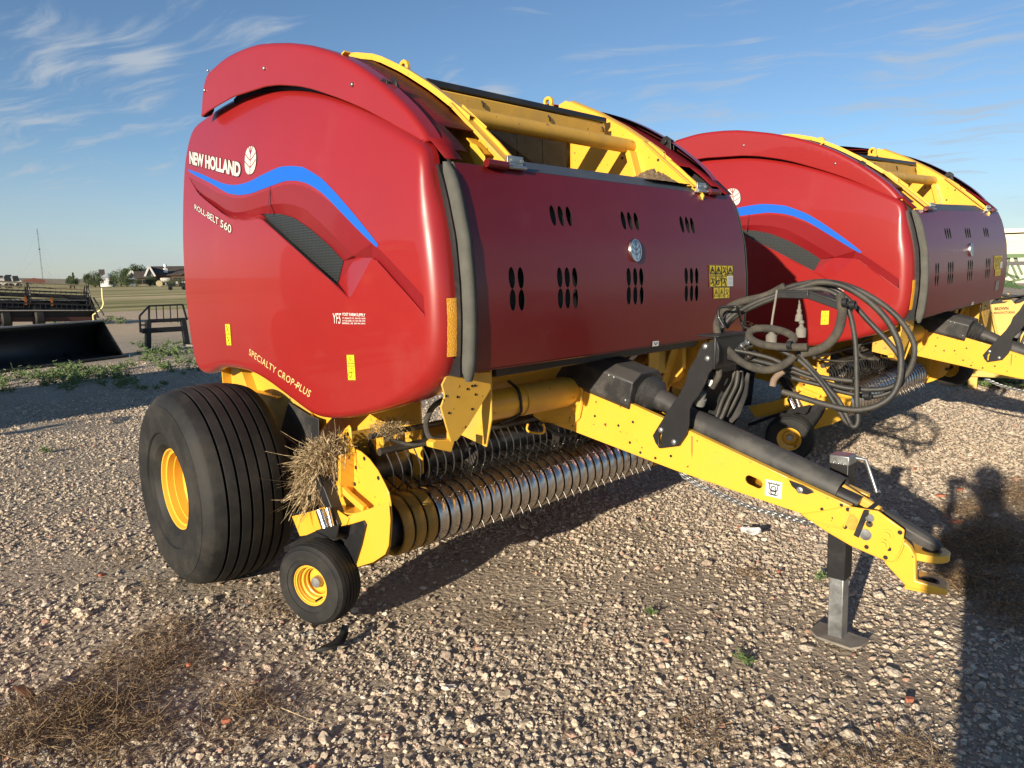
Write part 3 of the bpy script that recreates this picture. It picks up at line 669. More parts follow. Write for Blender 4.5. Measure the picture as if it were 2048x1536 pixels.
# ---------------------------------------------------------------- red top skins between shrouds and yellow plates
for sy in (-1, 1):
    q = MB(); N_ = 40; vs = []; xs = [-.15+(1.665+.15)*i/N_ for i in range(N_+1)]
    y0, y1 = 1.012, .665
    cut = lambda x: (1.0 if x < 1.375 else 0)
    fs = []
    ys = [y0, .93, .87, y1]
    for i, x in enumerate(xs):
        for y in ys: vs.append((x, sy*y, ARC(x)-.024))
    for i in range(N_):
        for j in range(3):
            if j == 2 and xs[i] > 1.48: continue
            if j == 1 and xs[i] > 1.60: continue
            fs.append((i*4+j, i*4+j+1, (i+1)*4+j+1, (i+1)*4+j))
    q.add(vs, fs); me = q.mesh(); orient(me, (.2, 0, 1)); k = link('top_skin', me, SKINRED, baler, 40)
    s_ = k.modifiers.new('t', 'SOLIDIFY'); s_.thickness = .004
    q = MB()   # inner closing wall so no sky shows through
    q.prism([(x, ARC(x)-.06) for x in xs]+[(1.66, 1.5), (-.15, 1.5)], 'y', sy*.955, sy*.96); q.build('inner_wall', BLK, baler)
# ---------------------------------------------------------------- yellow chamber plates
YP = .66
for sy in (-1, 1):
    top_ = [(x, ARC(x)+.0) for x in [(-1.0 if sy < 0 else .745)+((1.665)-(-1.0 if sy < 0 else .745))*i/30 for i in range(31)]]
    poly = top_+[(1.60, 1.62), (-1.0 if sy < 0 else .745, 1.62)]
    if sy > 0: poly = [(.745, 2.44), (.70, 2.50), (.705, 2.545), (.76, 2.560)]+[p for p in top_ if p[0] > .82]+[(1.70, 1.93), (1.60, 1.62), (.80, 1.62)]
    q = MB(); q.prism(poly, 'y', sy*YP, sy*(YP+.008)); cp = q.build('chamber_plate', YEL, baler, 30)
    q = MB(); xs = [(-.3 if sy < 0 else .80)+((1.44)-(-.3 if sy < 0 else .80))*i/26 for i in range(27)]
    vs = []
    for x in xs:
        z = ARC(x); vs += [(x, sy*(YP-.004), z+.006), (x, sy*(YP+.034), z+.012), (x, sy*(YP+.040), z-.016), (x, sy*(YP+.006), z-.016)]
    fs = [(i*4+j, i*4+(j+1) % 4, (i+1)*4+(j+1) % 4, (i+1)*4+j) for i in range(26) for j in range(4)]
    q.add(vs, fs); q.build('plate_flange', YEL, cp, 40)
    for x, z in ((1.0, 2.3), (1.18, 2.18), (1.36, 2.06), (.95, 2.02), (1.15, 2.0), (1.42, 2.14)):
        q = MB(); q.lathe([(0, 0), (0, .008), (.004, .008), (.004, 0)], (x, sy*(YP-.004), z), (0, 1, 0), 8); q.build('bolt_head', DSTEEL, cp, 30)
# gusset on far plate below the tube
q = MB(); q.prism([(1.235, 2.22), (1.275, 2.20), (1.36, 1.93), (1.32, 1.93)], 'y', .60, .662); q.build('plate_gusset', YEL, baler, 30, .003)
# cross members
p = H(1265, 292, 'y', YP-.01)
TX, TZ = p.x-.02, p.z
q = MB(); q.tube([(TX, -YP, TZ), (TX, YP-.0, TZ)], .037, 24); q.build('cross_tube', YELD, baler, 40)
pc = H(1210, 262, 'y', .58)
q = MB(); q.prism([(pc.x-.05, pc.z-.04), (pc.x+.0, pc.z-.045), (pc.x+.004, pc.z+.035), (pc.x-.05, pc.z+.04)], 'y', -YP, .58); ch = q.build('cross_channel', YELD, baler, 30, .005)
q = MB(); q.box((pc.x-.035, -.02, pc.z+.062), (.05, 2*YP-.06, .03)); q.build('roller_cover', BLK, baler, 30, .006)
for a, b in ((965, 212), (1098, 240), (1205, 262)):
    pp = H(a, b, 'x', pc.x+.006); q = MB(); q.tube(catmull([(pc.x-.01, pp.y-.004, pp.z+.03), (pc.x+.008, pp.y, pp.z+.015), (pc.x+.008, pp.y+.006, pp.z-.006)], 4), .0045, 6); q.build('cable_tie', BLK, ch, 50)
# net / belt wall
for k in range(6):
    y0 = -.62+k*.207; q = MB(); q.box((.80, y0+.0995, 1.99), (.012, .199, .74)); q.build('bale_belt', BELT, baler, 30)
q = MB(); q.box((.70, 0, 1.9), (.02, 1.3, 1.0)); q.build('chamber_backing', BLK, baler)
q = MB(); q.box((.62, -.0, 2.40), (.3, 1.28, .06)); q.build('roof_crossbeam', BLK, baler)
# upper edge of panel: steel ledge, its blue grey colour holding the sky reflection
q = MB(); q.add([(1.668, -.66, 1.946), (1.668, .66, 1.946), (1.585, .66, 2.000), (1.585, -.66, 2.000), (1.66, -.66, 1.93), (1.66, .66, 1.93), (1.57, .66, 1.985), (1.57, -.66, 1.985)],
    [(0, 1, 2, 3), (7, 6, 5, 4), (0, 4, 5, 1), (1, 5, 6, 2), (2, 6, 7, 3), (3, 7, 4, 0)]); q.build('top_ledge', LEDGE, baler, 30)
q = MB(); q.box((1.664, 0, 1.943), (.010, 1.92, .012)); q.build('ledge_lip', BLK, baler, 30, .002)
q = MB(); q.box((1.43, 0, 1.76), (.012, 1.3, .32)); q.build('chamber_front', BLK, baler)
# straw dust heaped on the ledge
def heap(name, c, rx, ry, h, m, parent=None, seed=1, n=26):
    rnd = random.Random(seed); q = MB(); vs = []
    for i in range(n+1):
        for j in range(n+1):
            u = -1+2*i/n; v = -1+2*j/n; r = sqrt(u*u+v*v); z = max(0, 1-r**1.3)*h*(.75+.5*rnd.random())+rnd.random()*.002
            vs.append((c[0]+u*rx, c[1]+v*ry, c[2]+z-.002))
    fs = [(i*(n+1)+j, i*(n+1)+j+1, (i+1)*(n+1)+j+1, (i+1)*(n+1)+j) for i in range(n) for j in range(n) if min(vs[i*(n+1)+j][2], vs[(i+1)*(n+1)+j+1][2])-c[2] > -.0019 or True]
    q.add(vs, fs); return q.build(name, m, parent, 30)
CHAFF = mat('straw_chaff', (.26, .17, .09), .95, var=.4, vscale=60, bump=.8, bscale=300)
hp = heap('chaff_heap', (1.52, .46, 1.99), .12, .19, .065, CHAFF, None, 3)
tag(hp, 'small heap of brown straw dust on the ledge above the near front panel', 'chaff heap')
# ---------------------------------------------------------------- struts and hinge feet
for sy in (-1, 1):
    top_p = (1.335, ARC(1.335)-.0); ft = (1.655, 1.975); Y0 = sy*(YP+.045)
    q = MB(); q.bar((top_p[0], Y0-sy*.035, top_p[1]+.004), (ft[0], Y0-sy*.035, ft[1]), .006, .080, (0, 1, 0)); q.bar((top_p[0], Y0+sy*.006, top_p[1]+.0), (ft[0]+.0, Y0+sy*.006, ft[1]-.004), .016, .005, (0, 1, 0)); q.bar((top_p[0]+.02, Y0-sy*.045, top_p[1]-.004), (1.50, Y0-sy*.045, ARC(1.50)+.002), .012, .005, (0, 1, 0))
    st = q.build('strut', YELD, baler, 30, .002)
    q = MB(); q.box((1.675, Y0-sy*.03, 1.972), (.008, .085, .05)); q.box((1.665, Y0-sy*.03, 1.950), (.05, .085, .006)); q.tube([(1.685, Y0-sy*.08, 1.953), (1.685, Y0+sy*.02, 1.953)], .009, 10); q.build('strut_foot', STEEL, st, 30, .002)
    for dy in (-.025, .03):
        q = MB(); q.lathe([(0, 0), (0, .008), (.01, .007), (.01, 0)], (1.679, Y0-sy*.03+dy, 1.978), (1, 0, 0), 8); q.build('bolt_head', STEEL, st, 30)
    q = MB(); q.tube([(1.688, Y0+sy*.025, 1.954), (1.688, Y0+sy*.13, 1.956)], .016, 12); q.build('hinge_sleeve', REDSTEEL, st, 40)
    # lower bent bracket beside the strut
    q = MB(); q.prism([(1.50, 2.065), (1.535, 2.05), (1.585, 2.0), (1.59, 1.94), (1.555, 1.93), (1.53, 1.975), (1.50, 2.02)], 'y', sy*(YP+.085), sy*(YP+.091)); q.bar((1.47, sy*(YP+.055), 2.085), (1.555, sy*(YP+.055), 2.015), .006, .055, (0, 1, 0)); q.bar((1.54, sy*(YP+.085), 1.935), (1.66, sy*(YP+.055), 1.945), .006, .07, (0, 1, 0)); q.build('bent_bracket', YEL, baler, 30, .002)
# hinge brackets on the top skins
for sy in (-1, 1):
    p = H(771, 160, 'y', -.99) if sy < 0 else None
    X_, Z_ = 1.275, 2.285
    q = MB(); q.prism([(X_-.035, Z_-.05), (X_+.035, Z_-.07), (X_+.03, Z_+.015), (X_, Z_+.035), (X_-.03, Z_+.02)], 'y', sy*.945, sy*.953); q.prism([(X_-.03, Z_-.04), (X_+.03, Z_-.06), (X_+.025, Z_+.01), (X_, Z_+.025), (X_-.025, Z_+.015)], 'y', sy*.985, sy*.993)
    q.tube([(X_, sy*.925, Z_), (X_, sy*1.01, Z_)], .014, 12); q.bar((X_-.06, sy*.97, Z_+.005), (X_+.0, sy*.97, Z_), .03, .012); q.build('hinge_bracket', BLK, baler, 30, .002)
# lifting eyes
def eye(x, y, z, s=1.0):
    q = MB(); q.box((x, y, z+.012*s), (.075*s, .016, .05*s)); q.lathe([(-.010, .018*s), (-.010, .036*s), (.010, .036*s), (.010, .018*s)], (x, y, z+.055*s), (0, 1, 0), 20, closed=True); q.build('lifting_eye', YEL, baler, 40, .002)
p = H(1097, 226, 'y', .50); eye(p.x, .50, p.z, 1.0)
eye(p.x-.02, -.50, p.z+.02, 1.0)
q = MB(); q.box((p.x-.02, .52, p.z-.03), (.14, .10, .06)); q.build('eye_mount', BLK, baler, 30, .004)
# ---------------------------------------------------------------- body box and tailgate (hidden behind the shield from here)
q = MB(); q.prism([(-.15, 1.0), (1.35, 1.02), (1.5, 1.2), (1.60, 1.5), (1.60, 1.62), (-.15, 1.62)], 'y', -.655, .655); q.build('chamber_body', YELD, baler, 30)
pts = [(-1.12, 1.25), (-1.22, 1.5), (-1.18, 1.8), (-1.02, 2.06), (-.8, 2.24), (-.5, 2.37), (-.1, 2.46), (.3, 2.5), (.66, 2.5), (.66, 1.1), (-.3, .85), (-.8, .92)]
q = MB(); q.prism(pts, 'y', -.60, .60); tg = q.build('tailgate', REDSTEEL, baler, 30, .03, 3)
# ================================================================== running gear, drawbar, pickup
def wheel(name, parent, c, R, w, ribs, rimR, dish, axis=(0, -1, 0), hub=True, groove=.012, gw=.14):
    """axis points to the outer side; c is the wheel centre"""
    r = empty(name, c, parent)
    q = MB(); prof = []; h = w/2; sh = R*.945
    def P(t, rr_): prof.append((t, rr_))
    P(-h*.62, rimR*1.0); P(-h*.80, rimR*1.06); P(-h*1.0, rimR+(R-rimR)*.38); P(-h*1.0, rimR+(R-rimR)*.62); P(-h*.93, R*.885); P(-h*.835, sh-.004); P(-h*.80, sh)
    n = ribs; x0, x1 = -h*.80, h*.80; pw = (x1-x0)/n
    crown = lambda t: sh+(R-sh)*(1-(t/(h*.80))**2)**.8 if abs(t) < h*.80 else sh
    for k in range(n):
        a = x0+pw*k; b = a+pw; g = pw*gw
        for t in (a+(g if k else 0), a+pw*.5, b-(g if k < n-1 else 0)): P(t, crown(t))
        if k < n-1: P(b-g*.8, crown(b)-groove); P(b+g*.8, crown(b)-groove)
    P(h*.80, sh); P(h*.835, sh-.004); P(h*.93, R*.885); P(h*.975, rimR+(R-rimR)*.74); P(h*.99, rimR+(R-rimR)*.735); P(h*1.0, rimR+(R-rimR)*.66); P(h*1.0, rimR+(R-rimR)*.48); P(h*.995, rimR+(R-rimR)*.30); P(h*.955, rimR+(R-rimR)*.285); P(h*.95, rimR+(R-rimR)*.22); P(h*.93, rimR+(R-rimR)*.10); P(h*.84, rimR*1.03); P(h*.78, rimR*.99)
    q.lathe(prof, (0, 0, 0), axis, 96); t = q.build('tyre', TYRE, r, 28)
    q = MB(); d = dish
    q.lathe([(-h*.6, rimR*.98), (-h*.62, rimR*.9), (-h*.3, rimR*.72), (h*.1, rimR*.72), (h*.30, rimR*.74), (h*.40, rimR*.88), (h*.55, rimR*.93), (h*.66, rimR*.96), (h*.74, rimR*1.0), (h*.80, rimR*1.035), (h*.825, rimR*1.03), (h*.815, rimR*.985), (h*.74, rimR*.965), (h*.735, rimR*.90), (h*.60, rimR*.885), (h*.595, rimR*.86), (h*.42, rimR*.85), (h*.39, rimR*.74), (h*.20, rimR*.725), (h*.17, rimR*.67), (h*.14, rimR*.66)], (0, 0, 0), axis, 72)
    rm = q.build('rim', YEL, r, 22)
    q = MB(); q.lathe([(-d-.01, rimR*.79), (-d, rimR*.79), (-d+.012, rimR*.62), (-d+.045*rimR/.22, rimR*.5), (-d+.04*rimR/.22, rimR*.30), (-d+.03*rimR/.22, rimR*.0)], (0, 0, 0), axis, 48); q.build('wheel_disc', YEL, r, 40)
    ax = Vector(axis)
    if hub:
        q = MB(); q.lathe([(-d, rimR*.3), (h*.35-d*.2, rimR*.28), (h*.40, rimR*.26), (h*.42, 0)], (0, 0, 0), axis, 24); q.build('hub', YEL if rimR > .15 else STEEL, r, 40)
    u = ax.orthogonal().normalized(); w_ = ax.cross(u)
    if rimR > .15:
        for k in range(8):
            a = 2*pi*k/8; q = MB(); q.lathe([(0, .012), (.016, .012), (.018, .009), (.018, 0)], ax*(-d+.03)+(u*cos(a)+w_*sin(a))*rimR*.45, axis, 6); q.build('wheel_nut', STEEL, r, 30)
    q = MB(); pa = ax*(h*.60)+w_*rimR*.78; q.tube([pa, pa+ax*.04], .005, 8); q.build('valve', BLK, r)
    return r
RT_, YT = .515, 1.519
wc = .2375
wheel('wheel', baler, (0, -(YT-wc-.0), RT_-.018), RT_, .475, 7, .205, .09, (0, -1, 0), True, .034, .12)
wheel('wheel', baler, (0, (YT-wc), RT_-.018), RT_, .475, 7, .205, .09, (0, 1, 0), True, .034, .12)
q = MB(); q.box((0, 0, RT_), (.10, 1.9, .10)); q.build('axle', YEL, baler, 30, .006)
simple_amber = mat('amber_lens', (.55, .12, .01), .3, coat=.5)
# ---------------------------------------------------------------- yellow side frame above the tyre
for sy in (-1, 1):
    Y = .87
    q = MB()
    q.prism([(-.74, 1.30), (-.74, .80), (-.5, .72), (-.25, .70), (.12, .70), (.35, .72), (.62, .90), (.90, .98), (.90, 1.30)], 'y', sy*Y, sy*(Y+.01))
    q.box((-.25, sy*(Y+.035), .90), (.60, .06, .008)); q.box((-.66, sy*(Y+.035), 1.08), (.008, .06, .36)); q.box((-.50, sy*(Y+.035), 1.08), (.008, .06, .36)); q.prism([(-.50, .9), (-.3, .9), (-.42, 1.08), (-.50, 1.08)], 'y', sy*(Y+.01), sy*(Y+.065))
    q.prism([(-.2, 1.3), (-.2, .6), (.75, .50), (1.0, .6), (1.0, 1.3)], 'y', sy*.66, sy*.668)
    q.build('side_frame', YEL, baler, 30, .002)
    q = MB(); q.lathe([(0, .0), (0, .26), (.012, .26), (.012, 0)], (.12, sy*.885, .74), (0, sy, 0), 40); q.build('drive_cover', YELD, baler, 40)
    # black guard plate in front of the tyre
    pts = [(560, 860), (568, 842), (574, 800), (588, 805), (618, 832), (637, 838), (637, 870), (600, 960), (638, 1018), (586, 1032), (572, 1035), (570, 1010), (562, 930)]
    P2 = [(p_.x, p_.z) for p_ in (H(a, b, 'y', -.93) for a, b in ((556, 890), (563, 855), (577, 805), (620, 832), (637, 838), (640, 1018), (590, 1024), (575, 1042), (566, 1034)))]
    q = MB(); q.prism(P2, 'y', sy*.925, sy*.931); gd = q.build('guard_plate', PLAS, baler, 30, .002)
    if sy < 0:
        m_ = [Vector((p_.x, p_.z)) for p_ in (H(a, b, 'y', -.932) for a, b in ((563.5, 884.5), (572.7, 884.5), (577.5, 925), (567.5, 927.5)))]
        sticker('warning_sticker', (lambda c: lambda u, v, k: Vector((quad_map(c, u, v).x, -.9335-.0008*k, quad_map(c, u, v).y)))(m_), [(0, .5, 1, 1, 't'), (0, 0, 1, .5, 'a')], gd, asp=1.8)
        p_ = H(553, 843, 'y', -.74)
# ---------------------------------------------------------------- front cross tube, side plates
q = MB(); CX, CZ = 1.455, .985
q.tube([(CX, -.80, CZ), (CX, .80, CZ)], .066, 28); q.build('tongue_cross_tube', YEL, baler, 40)
q = MB(); q.tube([(CX, -.46, CZ), (CX, -.15, CZ)], .072, 28); q.build('tube_collar', YELD, baler, 40)
for sy in (-1, 1):
    x = 1.665
    P_ = [(q_.y, q_.z) for q_ in (H(a, b, 'x', x) for a, b in ((893, 752), (938, 745), (982, 744), (982, 778), (975, 790), (938, 850), (914, 882), (902, 884), (892, 850), (882, 814), (890, 792), (884, 770)))]
    if sy > 0: P_ = [(-a, b) for a, b in P_]
    q = MB(); q.prism(P_, 'x', x-.008, x); sp = q.build('side_plate', YELD, baler, 30, .002)
    ymin = min(a for a, b in P_); 
    q = MB(); q.prism([(1.38, .90), (1.38, 1.15), (1.655, 1.25), (1.655, .98), (1.62, .86)], 'y', sy*.80, sy*.808); q.build('frame_gusset', YELD, baler, 30, .002)
    q = MB(); q.prism([(q_.y*(1 if sy < 0 else -1), q_.z) for q_ in (H(a, b, 'x', 1.64) for a, b in ((865, 886), (872, 880), (906, 880), (906, 866), (914, 866), (903, 905), (866, 896)))], 'x', 1.60, 1.64); q.build('stop_bracket', YEL, baler, 30, .003)
    for a, b in ((892, 792), (915, 794), (935, 778), (944, 772), (950, 771), (951, 789), (944, 818), (898, 826)):
        p_ = H(a, b, 'x', x+.001); q = MB(); q.lathe([(0, 0), (0, .005), (.002, .005)], (x+.0005, p_.y*(1 if sy < 0 else -1), p_.z), (1, 0, 0), 8); q.build('bolt_hole', INK, sp)
q = MB(); q.box((1.60, 0, 1.165), (.05, 1.5, .05)); q.box((1.1, 0, 1.14), (.9, 1.5, .03)); q.build('front_crossbeam', BLK, baler, 30, .004)
# diagonal yellow frames seen under the panel on the far side
q = MB()
q.prism([(1.25, 1.2), (1.62, 1.2), (1.62, 1.02), (1.5, .88), (1.40, .84), (1.36, .95)], 'y', .62, .628)
q.bar((1.60, .38, 1.16), (1.50, .52, .86), .10, .010, (1, 0, 0)); q.bar((1.60, .60, 1.16), (1.50, .60, .86), .10, .01, (1, 0, 0)); q.box((1.55, .6, 1.10), (.02, .3, .18))
q.build('far_frame', YELD, baler, 30, .002)
q = MB(); q.box((1.74, .955, 1.235), (.04, .05, .06)); q.build('marker_lamp', simple_amber, baler, 30, .01)
q = MB(); q.bar((1.62, .28, 1.19), (1.40, .20, .95), .035, .008, (1, 0, 0)); q.build('flat_strap', STEEL, baler)
# ---------------------------------------------------------------- drawbar yoke
YB = .10
def drawpoly(pts, y): return [(p_.x, p_.z) for p_ in (H(a, b, 'y', y) for a, b in pts)]
yk = drawpoly([(1062, 790), (1066, 768), (1095, 757), (1120, 762), (1140, 752), (1162, 762), (1166, 770), (1158, 838), (1146, 850), (1120, 846), (1085, 845), (1066, 832)], -YB-.012)
q = MB()
for s in (-1, 1): q.prism(yk, 'y', s*(YB+.012), s*(YB+.0))
yoke = q.build('drawbar_yoke', YEL, baler, 30, .004)
q = MB(); q.box((1.44, 0, .98), (.16, .24, .14)); q.build('yoke_block', YEL, baler, 30, .02, 3)
for a, b in ((1102, 795), (1129, 778), (1122, 806), (1147, 817), (1119, 832), (1148, 790)):
    p_ = H(a, b, 'y', -YB-.012); q = MB(); q.lathe([(0, .014), (.003, .014), (.003, .009), (.011, .009), (.012, 0)], (p_.x, -YB-.0125, p_.z), (0, -1, 0), 12); q.build('bolt_head', YEL, yoke, 30)
# ---------------------------------------------------------------- drawbar beam: open channel with two deep sides
beam = drawpoly([(1096, 842), (1130, 790), (1160, 764), (1200, 779), (1326, 837), (1381, 866), (1575, 955), (1700, 1012), (1698, 1030), (1684, 1055), (1500, 993), (1350, 941), (1150, 864), (1110, 850)], -YB)
top_line = drawpoly([(1160, 764), (1326, 837), (1575, 955), (1700, 1012)], -YB)
bot_line = drawpoly([(1120, 852), (1350, 941), (1684, 1055)], -YB)
slot = [(H(1515, 964, 'y', -YB).x+.026*cos(t)*(1)+(.028 if cos(t) > 0 else -.028), 0) for t in [0]]
sc_ = H(1507, 964, 'y', -YB)
ang = atan2(top_line[-1][1]-top_line[0][1], top_line[-1][0]-top_line[0][0])
slot = []
for k in range(20):
    t = 2*pi*k/20; u = .021*cos(t)+(.016 if cos(t) > 0 else -.016); v = .019*sin(t); slot.append((sc_.x+u*cos(ang)-v*sin(ang), sc_.z+u*sin(ang)+v*cos(ang)))
q = MB()
def plate_with_hole(q, poly, holes, y0, y1):
    V, T = cdt(poly, holes); n = len(V)
    q.add([(v.x, y0, v.y) for v in V]+[(v.x, y1, v.y) for v in V], T+[tuple(n+i for i in t[::-1]) for t in T])
    for L_ in [poly]+list(holes):
        m = len(L_); q.add([(a, y0, b) for a, b in L_]+[(a, y1, b) for a, b in L_], [(i, (i+1) % m, m+(i+1) % m, m+i) for i in range(m)])
plate_with_hole(q, beam, [slot], -YB, -YB+.010)
plate_with_hole(q, beam, [slot], YB, YB-.010)
# turned-in top flanges, bottom plate
for s in (-1, 1):
    for a, b in zip(top_line, top_line[1:]): q.bar((a[0], s*(YB-.014), a[1]-.003), (b[0], s*(YB-.014), b[1]-.003), .030, .008)
for a, b in zip(bot_line, bot_line[1:]): q.bar((a[0], 0, a[1]+.008), (b[0], 0, b[1]+.008), 2*YB-.02, .008)
drawbar = q.build('drawbar', YEL, baler, 30, .0025)
for a, b in ((1266, 844), (1237, 851), (1190, 832), (1260, 885), (1311, 916), (1342, 912), (1281, 905), (1644, 1018), (1683, 1010)):
    p_ = H(a, b, 'y', -YB); q = MB(); q.lathe([(0, 0), (0, .0065), (.001, .0065)], (p_.x, -YB-.0008, p_.z), (0, -1, 0), 10); q.build('bolt_hole', INK, drawbar)
# hitch head
P1 = drawpoly([(1600, 1028), (1640, 1022), (1694, 1012), (1756, 1022), (1809, 1060), (1806, 1085), (1796, 1118), (1786, 1125), (1770, 1122), (1703, 1093), (1650, 1062)], -YB-.008)
q = MB()
q.prism(P1, 'y', -(YB+.010), -(YB+.001)); q.prism(drawpoly([(1600, 1032), (1694, 1045), (1760, 1078), (1788, 1092), (1796, 1118), (1786, 1125), (1770, 1122), (1703, 1093), (1650, 1062)], -YB-.008), 'y', YB+.010, YB+.001)
P2_ = drawpoly([(1780, 1060), (1806, 1077), (1822, 1093), (1832, 1112), (1833, 1160), (1895, 1177), (1894, 1190), (1816, 1174), (1770, 1124)], -.075)
q.prism(P2_, 'y', -.085, -.060); q.box((2.955, 0, .515), (.025, .12, .10))
hitch = q.build('hitch_head', YEL, baler, 30, .004)
lug = [(2.86, -.075), (2.95, -.07)]+[(3.015+.062*cos(a), .062*sin(a)) for a in [radians(-80+160*k/14) for k in range(15)]]+[(2.95, .07), (2.86, .075)]
hole = [(3.022+.030*cos(2*pi*k/18), .030*sin(2*pi*k/18)) for k in range(18)]
for zc_ in (.563, .452):
    lg = lug if zc_ > .5 else [(max(a, 2.965), b) for a, b in lug]; V, T = cdt(lg, [hole]); n = len(V); q = MB(); z0, z1 = zc_-.013, zc_+.013
    q.add([(v.x, v.y, z0) for v in V]+[(v.x, v.y, z1) for v in V], [t[::-1] for t in T]+[tuple(n+i for i in t) for t in T])
    for L_ in (lg, hole): m = len(L_); q.add([(a, b, z0) for a, b in L_]+[(a, b, z1) for a, b in L_], [(i, (i+1) % m, m+(i+1) % m, m+i) for i in range(m)])
    q.build('hitch_lug', YEL, baler, 30, .002)
    q = MB(); q.lathe([(-.0145, .0305), (-.0145, .024), (.0145, .024), (.0145, .0305)], (3.022, 0, zc_), (0, 0, 1), 24); q.build('hitch_bushing', DSTEEL, baler, 40)
for a, b, r_, mm in ((1739, 1036, .014, STEEL), (1739, 1048, .010, DSTEEL), (1731, 1069, .018, STEEL), (1775, 1070, .018, YEL), (1767, 1089, .018, YEL)):
    p_ = H(a, b, 'y', -YB-.011); q = MB(); q.lathe([(0, r_*1.15), (.003, r_*1.15), (.003, 0)], (p_.x, -YB-.011, p_.z), (0, -1, 0), 20); q.lathe([(.003, r_*.72), (.013, r_*.72), (.014, 0)], (p_.x, -YB-.011, p_.z), (0, -1, 0), 6); q.build('bolt_head', mm, hitch, 30)
for a, b in ((1800, 1065), (1733, 1094), (1771, 1115), (1778, 1098), (1696, 1019), (1690, 1054)):
    p_ = H(a, b, 'y', -YB-.0115); q = MB(); q.lathe([(0, 0), (0, .008), (.001, .008)], (p_.x, -YB-.0112, p_.z), (0, -1, 0), 10); q.build('bolt_hole', INK, hitch)
q = MB(); a_, b_ = H(1733, 1022, 'y', -YB-.016), H(1712, 1073, 'y', -YB-.016); q.bar(a_, b_, .019, .003, (0, 1, 0)); q.bar((a_.x-.0, -YB-.015, a_.z), (a_.x+.02, .05, a_.z+.03), .016, .003); q.build('rubber_strap', BLK, baler, 30, .001)
q = MB(); f0 = [(p_.x, p_.z) for p_ in (H(a, b, 'y', -YB) for a, b in ((1382.5, 871), (1386, 873), (1385.5, 905), (1384, 918), (1382.6, 903)))]; q.add([(a, -YB-.0009, b) for a, b in f0], [tuple(range(5))]); q.build('rust_streak', mat('rust_stain', (.36, .16, .03), .8, var=.2), drawbar)
RS = mat('rust_wash', (.66, .30, .035), .75, var=.25, vscale=30, dirt=(.36, .15, .04), dirt_amt=.7, dirt_scale=18)
q = MB(); f1 = [(p_.x, p_.z) for p_ in (H(a, b, 'y', -YB-.011) for a, b in ((1698, 1028), (1708, 1029), (1716, 1040), (1714, 1058), (1704, 1062), (1694, 1056), (1690, 1044)))]; q.add([(a, -YB-.0112, b) for a, b in f1], [tuple(range(7))]); q.build('rust_patch', RS, drawbar)
for ln in (((1616, 1038), (1650, 1048), (1684, 1057)), ((1701, 1016), (1697, 1030), (1688, 1054)), ((1160, 768), (1165, 800), (1159, 836)), ((1150, 848), (1115, 846), (1080, 842)), ((1808, 1078), (1803, 1100), (1790, 1122))):
    q = MB(); pts_ = resample(catmull([H(a, b, 'y', -YB-.011) for a, b in ln], 8), 34); q.tube(pts_, [.0032+.0011*sin(i*2.1) for i in range(34)], 6); q.build('weld_bead', YEL, drawbar, 60)
# stickers on the beam
c = [Vector(x_) for x_ in drawpoly([(1532, 958), (1565, 965), (1563, 998), (1530, 990)], -YB)]
f2 = lambda u, v, k: Vector((quad_map(c, u, v).x, -YB-.0015-.0008*k, quad_map(c, u, v).y))
q = MB(); q.add([f2(0, 0, 0), f2(1, 0, 0), f2(1, 1, 0), f2(0, 1, 0)], [(0, 1, 2, 3)]); link('tie_down_sticker', q.mesh(), WHITE, drawbar)
q = MB()
def stroke2(pts, t):
    for a, b in zip(pts, pts[1:]):
        d = Vector((b[0]-a[0], b[1]-a[1])).normalized(); n = Vector((-d.y, d.x))*t
        q.add([f2(a[0]+n.x, a[1]+n.y, 1), f2(b[0]+n.x, b[1]+n.y, 1), f2(b[0]-n.x, b[1]-n.y, 1), f2(a[0]-n.x, a[1]-n.y, 1)], [(0, 1, 2, 3)])
stroke2([(.12, .80), (.88, .80)], .03); stroke2([(.25, .78), (.25, .5), (.38, .3)], .025); stroke2([(.75, .78), (.75, .5), (.62, .3)], .025)
stroke2([(.5+.15*cos(a), .5+.17*sin(a)) for a in [2*pi*k/14 for k in range(15)]], .03); stroke2([(.5+.15*cos(a), .28+.13*sin(a)) for a in [2*pi*k/14 for k in range(15)]], .03); stroke2([(.2, .22), (.35, .13), (.65, .13), (.8, .22)], .03)
for k in range(5): stroke2([(.18+.15*k, .80), (.24+.15*k, .9)], .02)
link('sticker_print', q.mesh(), INK, drawbar)
# ---------------------------------------------------------------- driveline: gearbox guard, bellows, shaft, big guard tube
def P0(a, b): return H(a, b, 'y', 0)
g0, g1 = P0(1222, 752)+Vector((0, 0, -.01)), P0(1292, 784)
d_ = (g1-g0).normalized(); u_ = Vector((0, 1, 0)); w_ = d_.cross(u_)
q = MB(); R8 = .118; prof8 = [(-.12, -.06), (-.12, .055), (-.065, .115), (.065, .115), (.12, .055), (.12, -.06), (.07, -.10), (-.07, -.10)]
g0b = g0-d_*.28
vs = [g0b+u_*a+w_*-b for a, b in prof8]+[g1+u_*a*.98+w_*-b*.98 for a, b in prof8]
q.add(vs, [(i, (i+1) % 8, 8+(i+1) % 8, 8+i) for i in range(8)]+[tuple(range(7, -1, -1)), tuple(range(8, 16))]); gg = q.build('gearbox_guard', PLAS, baler, 30, .006)
for a, b in ((1219, 750), (1229, 754), (1252, 800)):
    p_ = H(a, b, 'y', -.115); q = MB(); q.sphere((p_.x, -.118, p_.z), .007, 5); q.build('bolt_head', STEEL, gg, 50)
g2 = P0(1313, 796); g3 = P0(1334, 805)
q = MB(); dd = (g2-g1); L_ = dd.length; pr = []
for k in range(9): pr.append((-.03+(L_+.03)*k/8, .082 if k % 2 else .070))
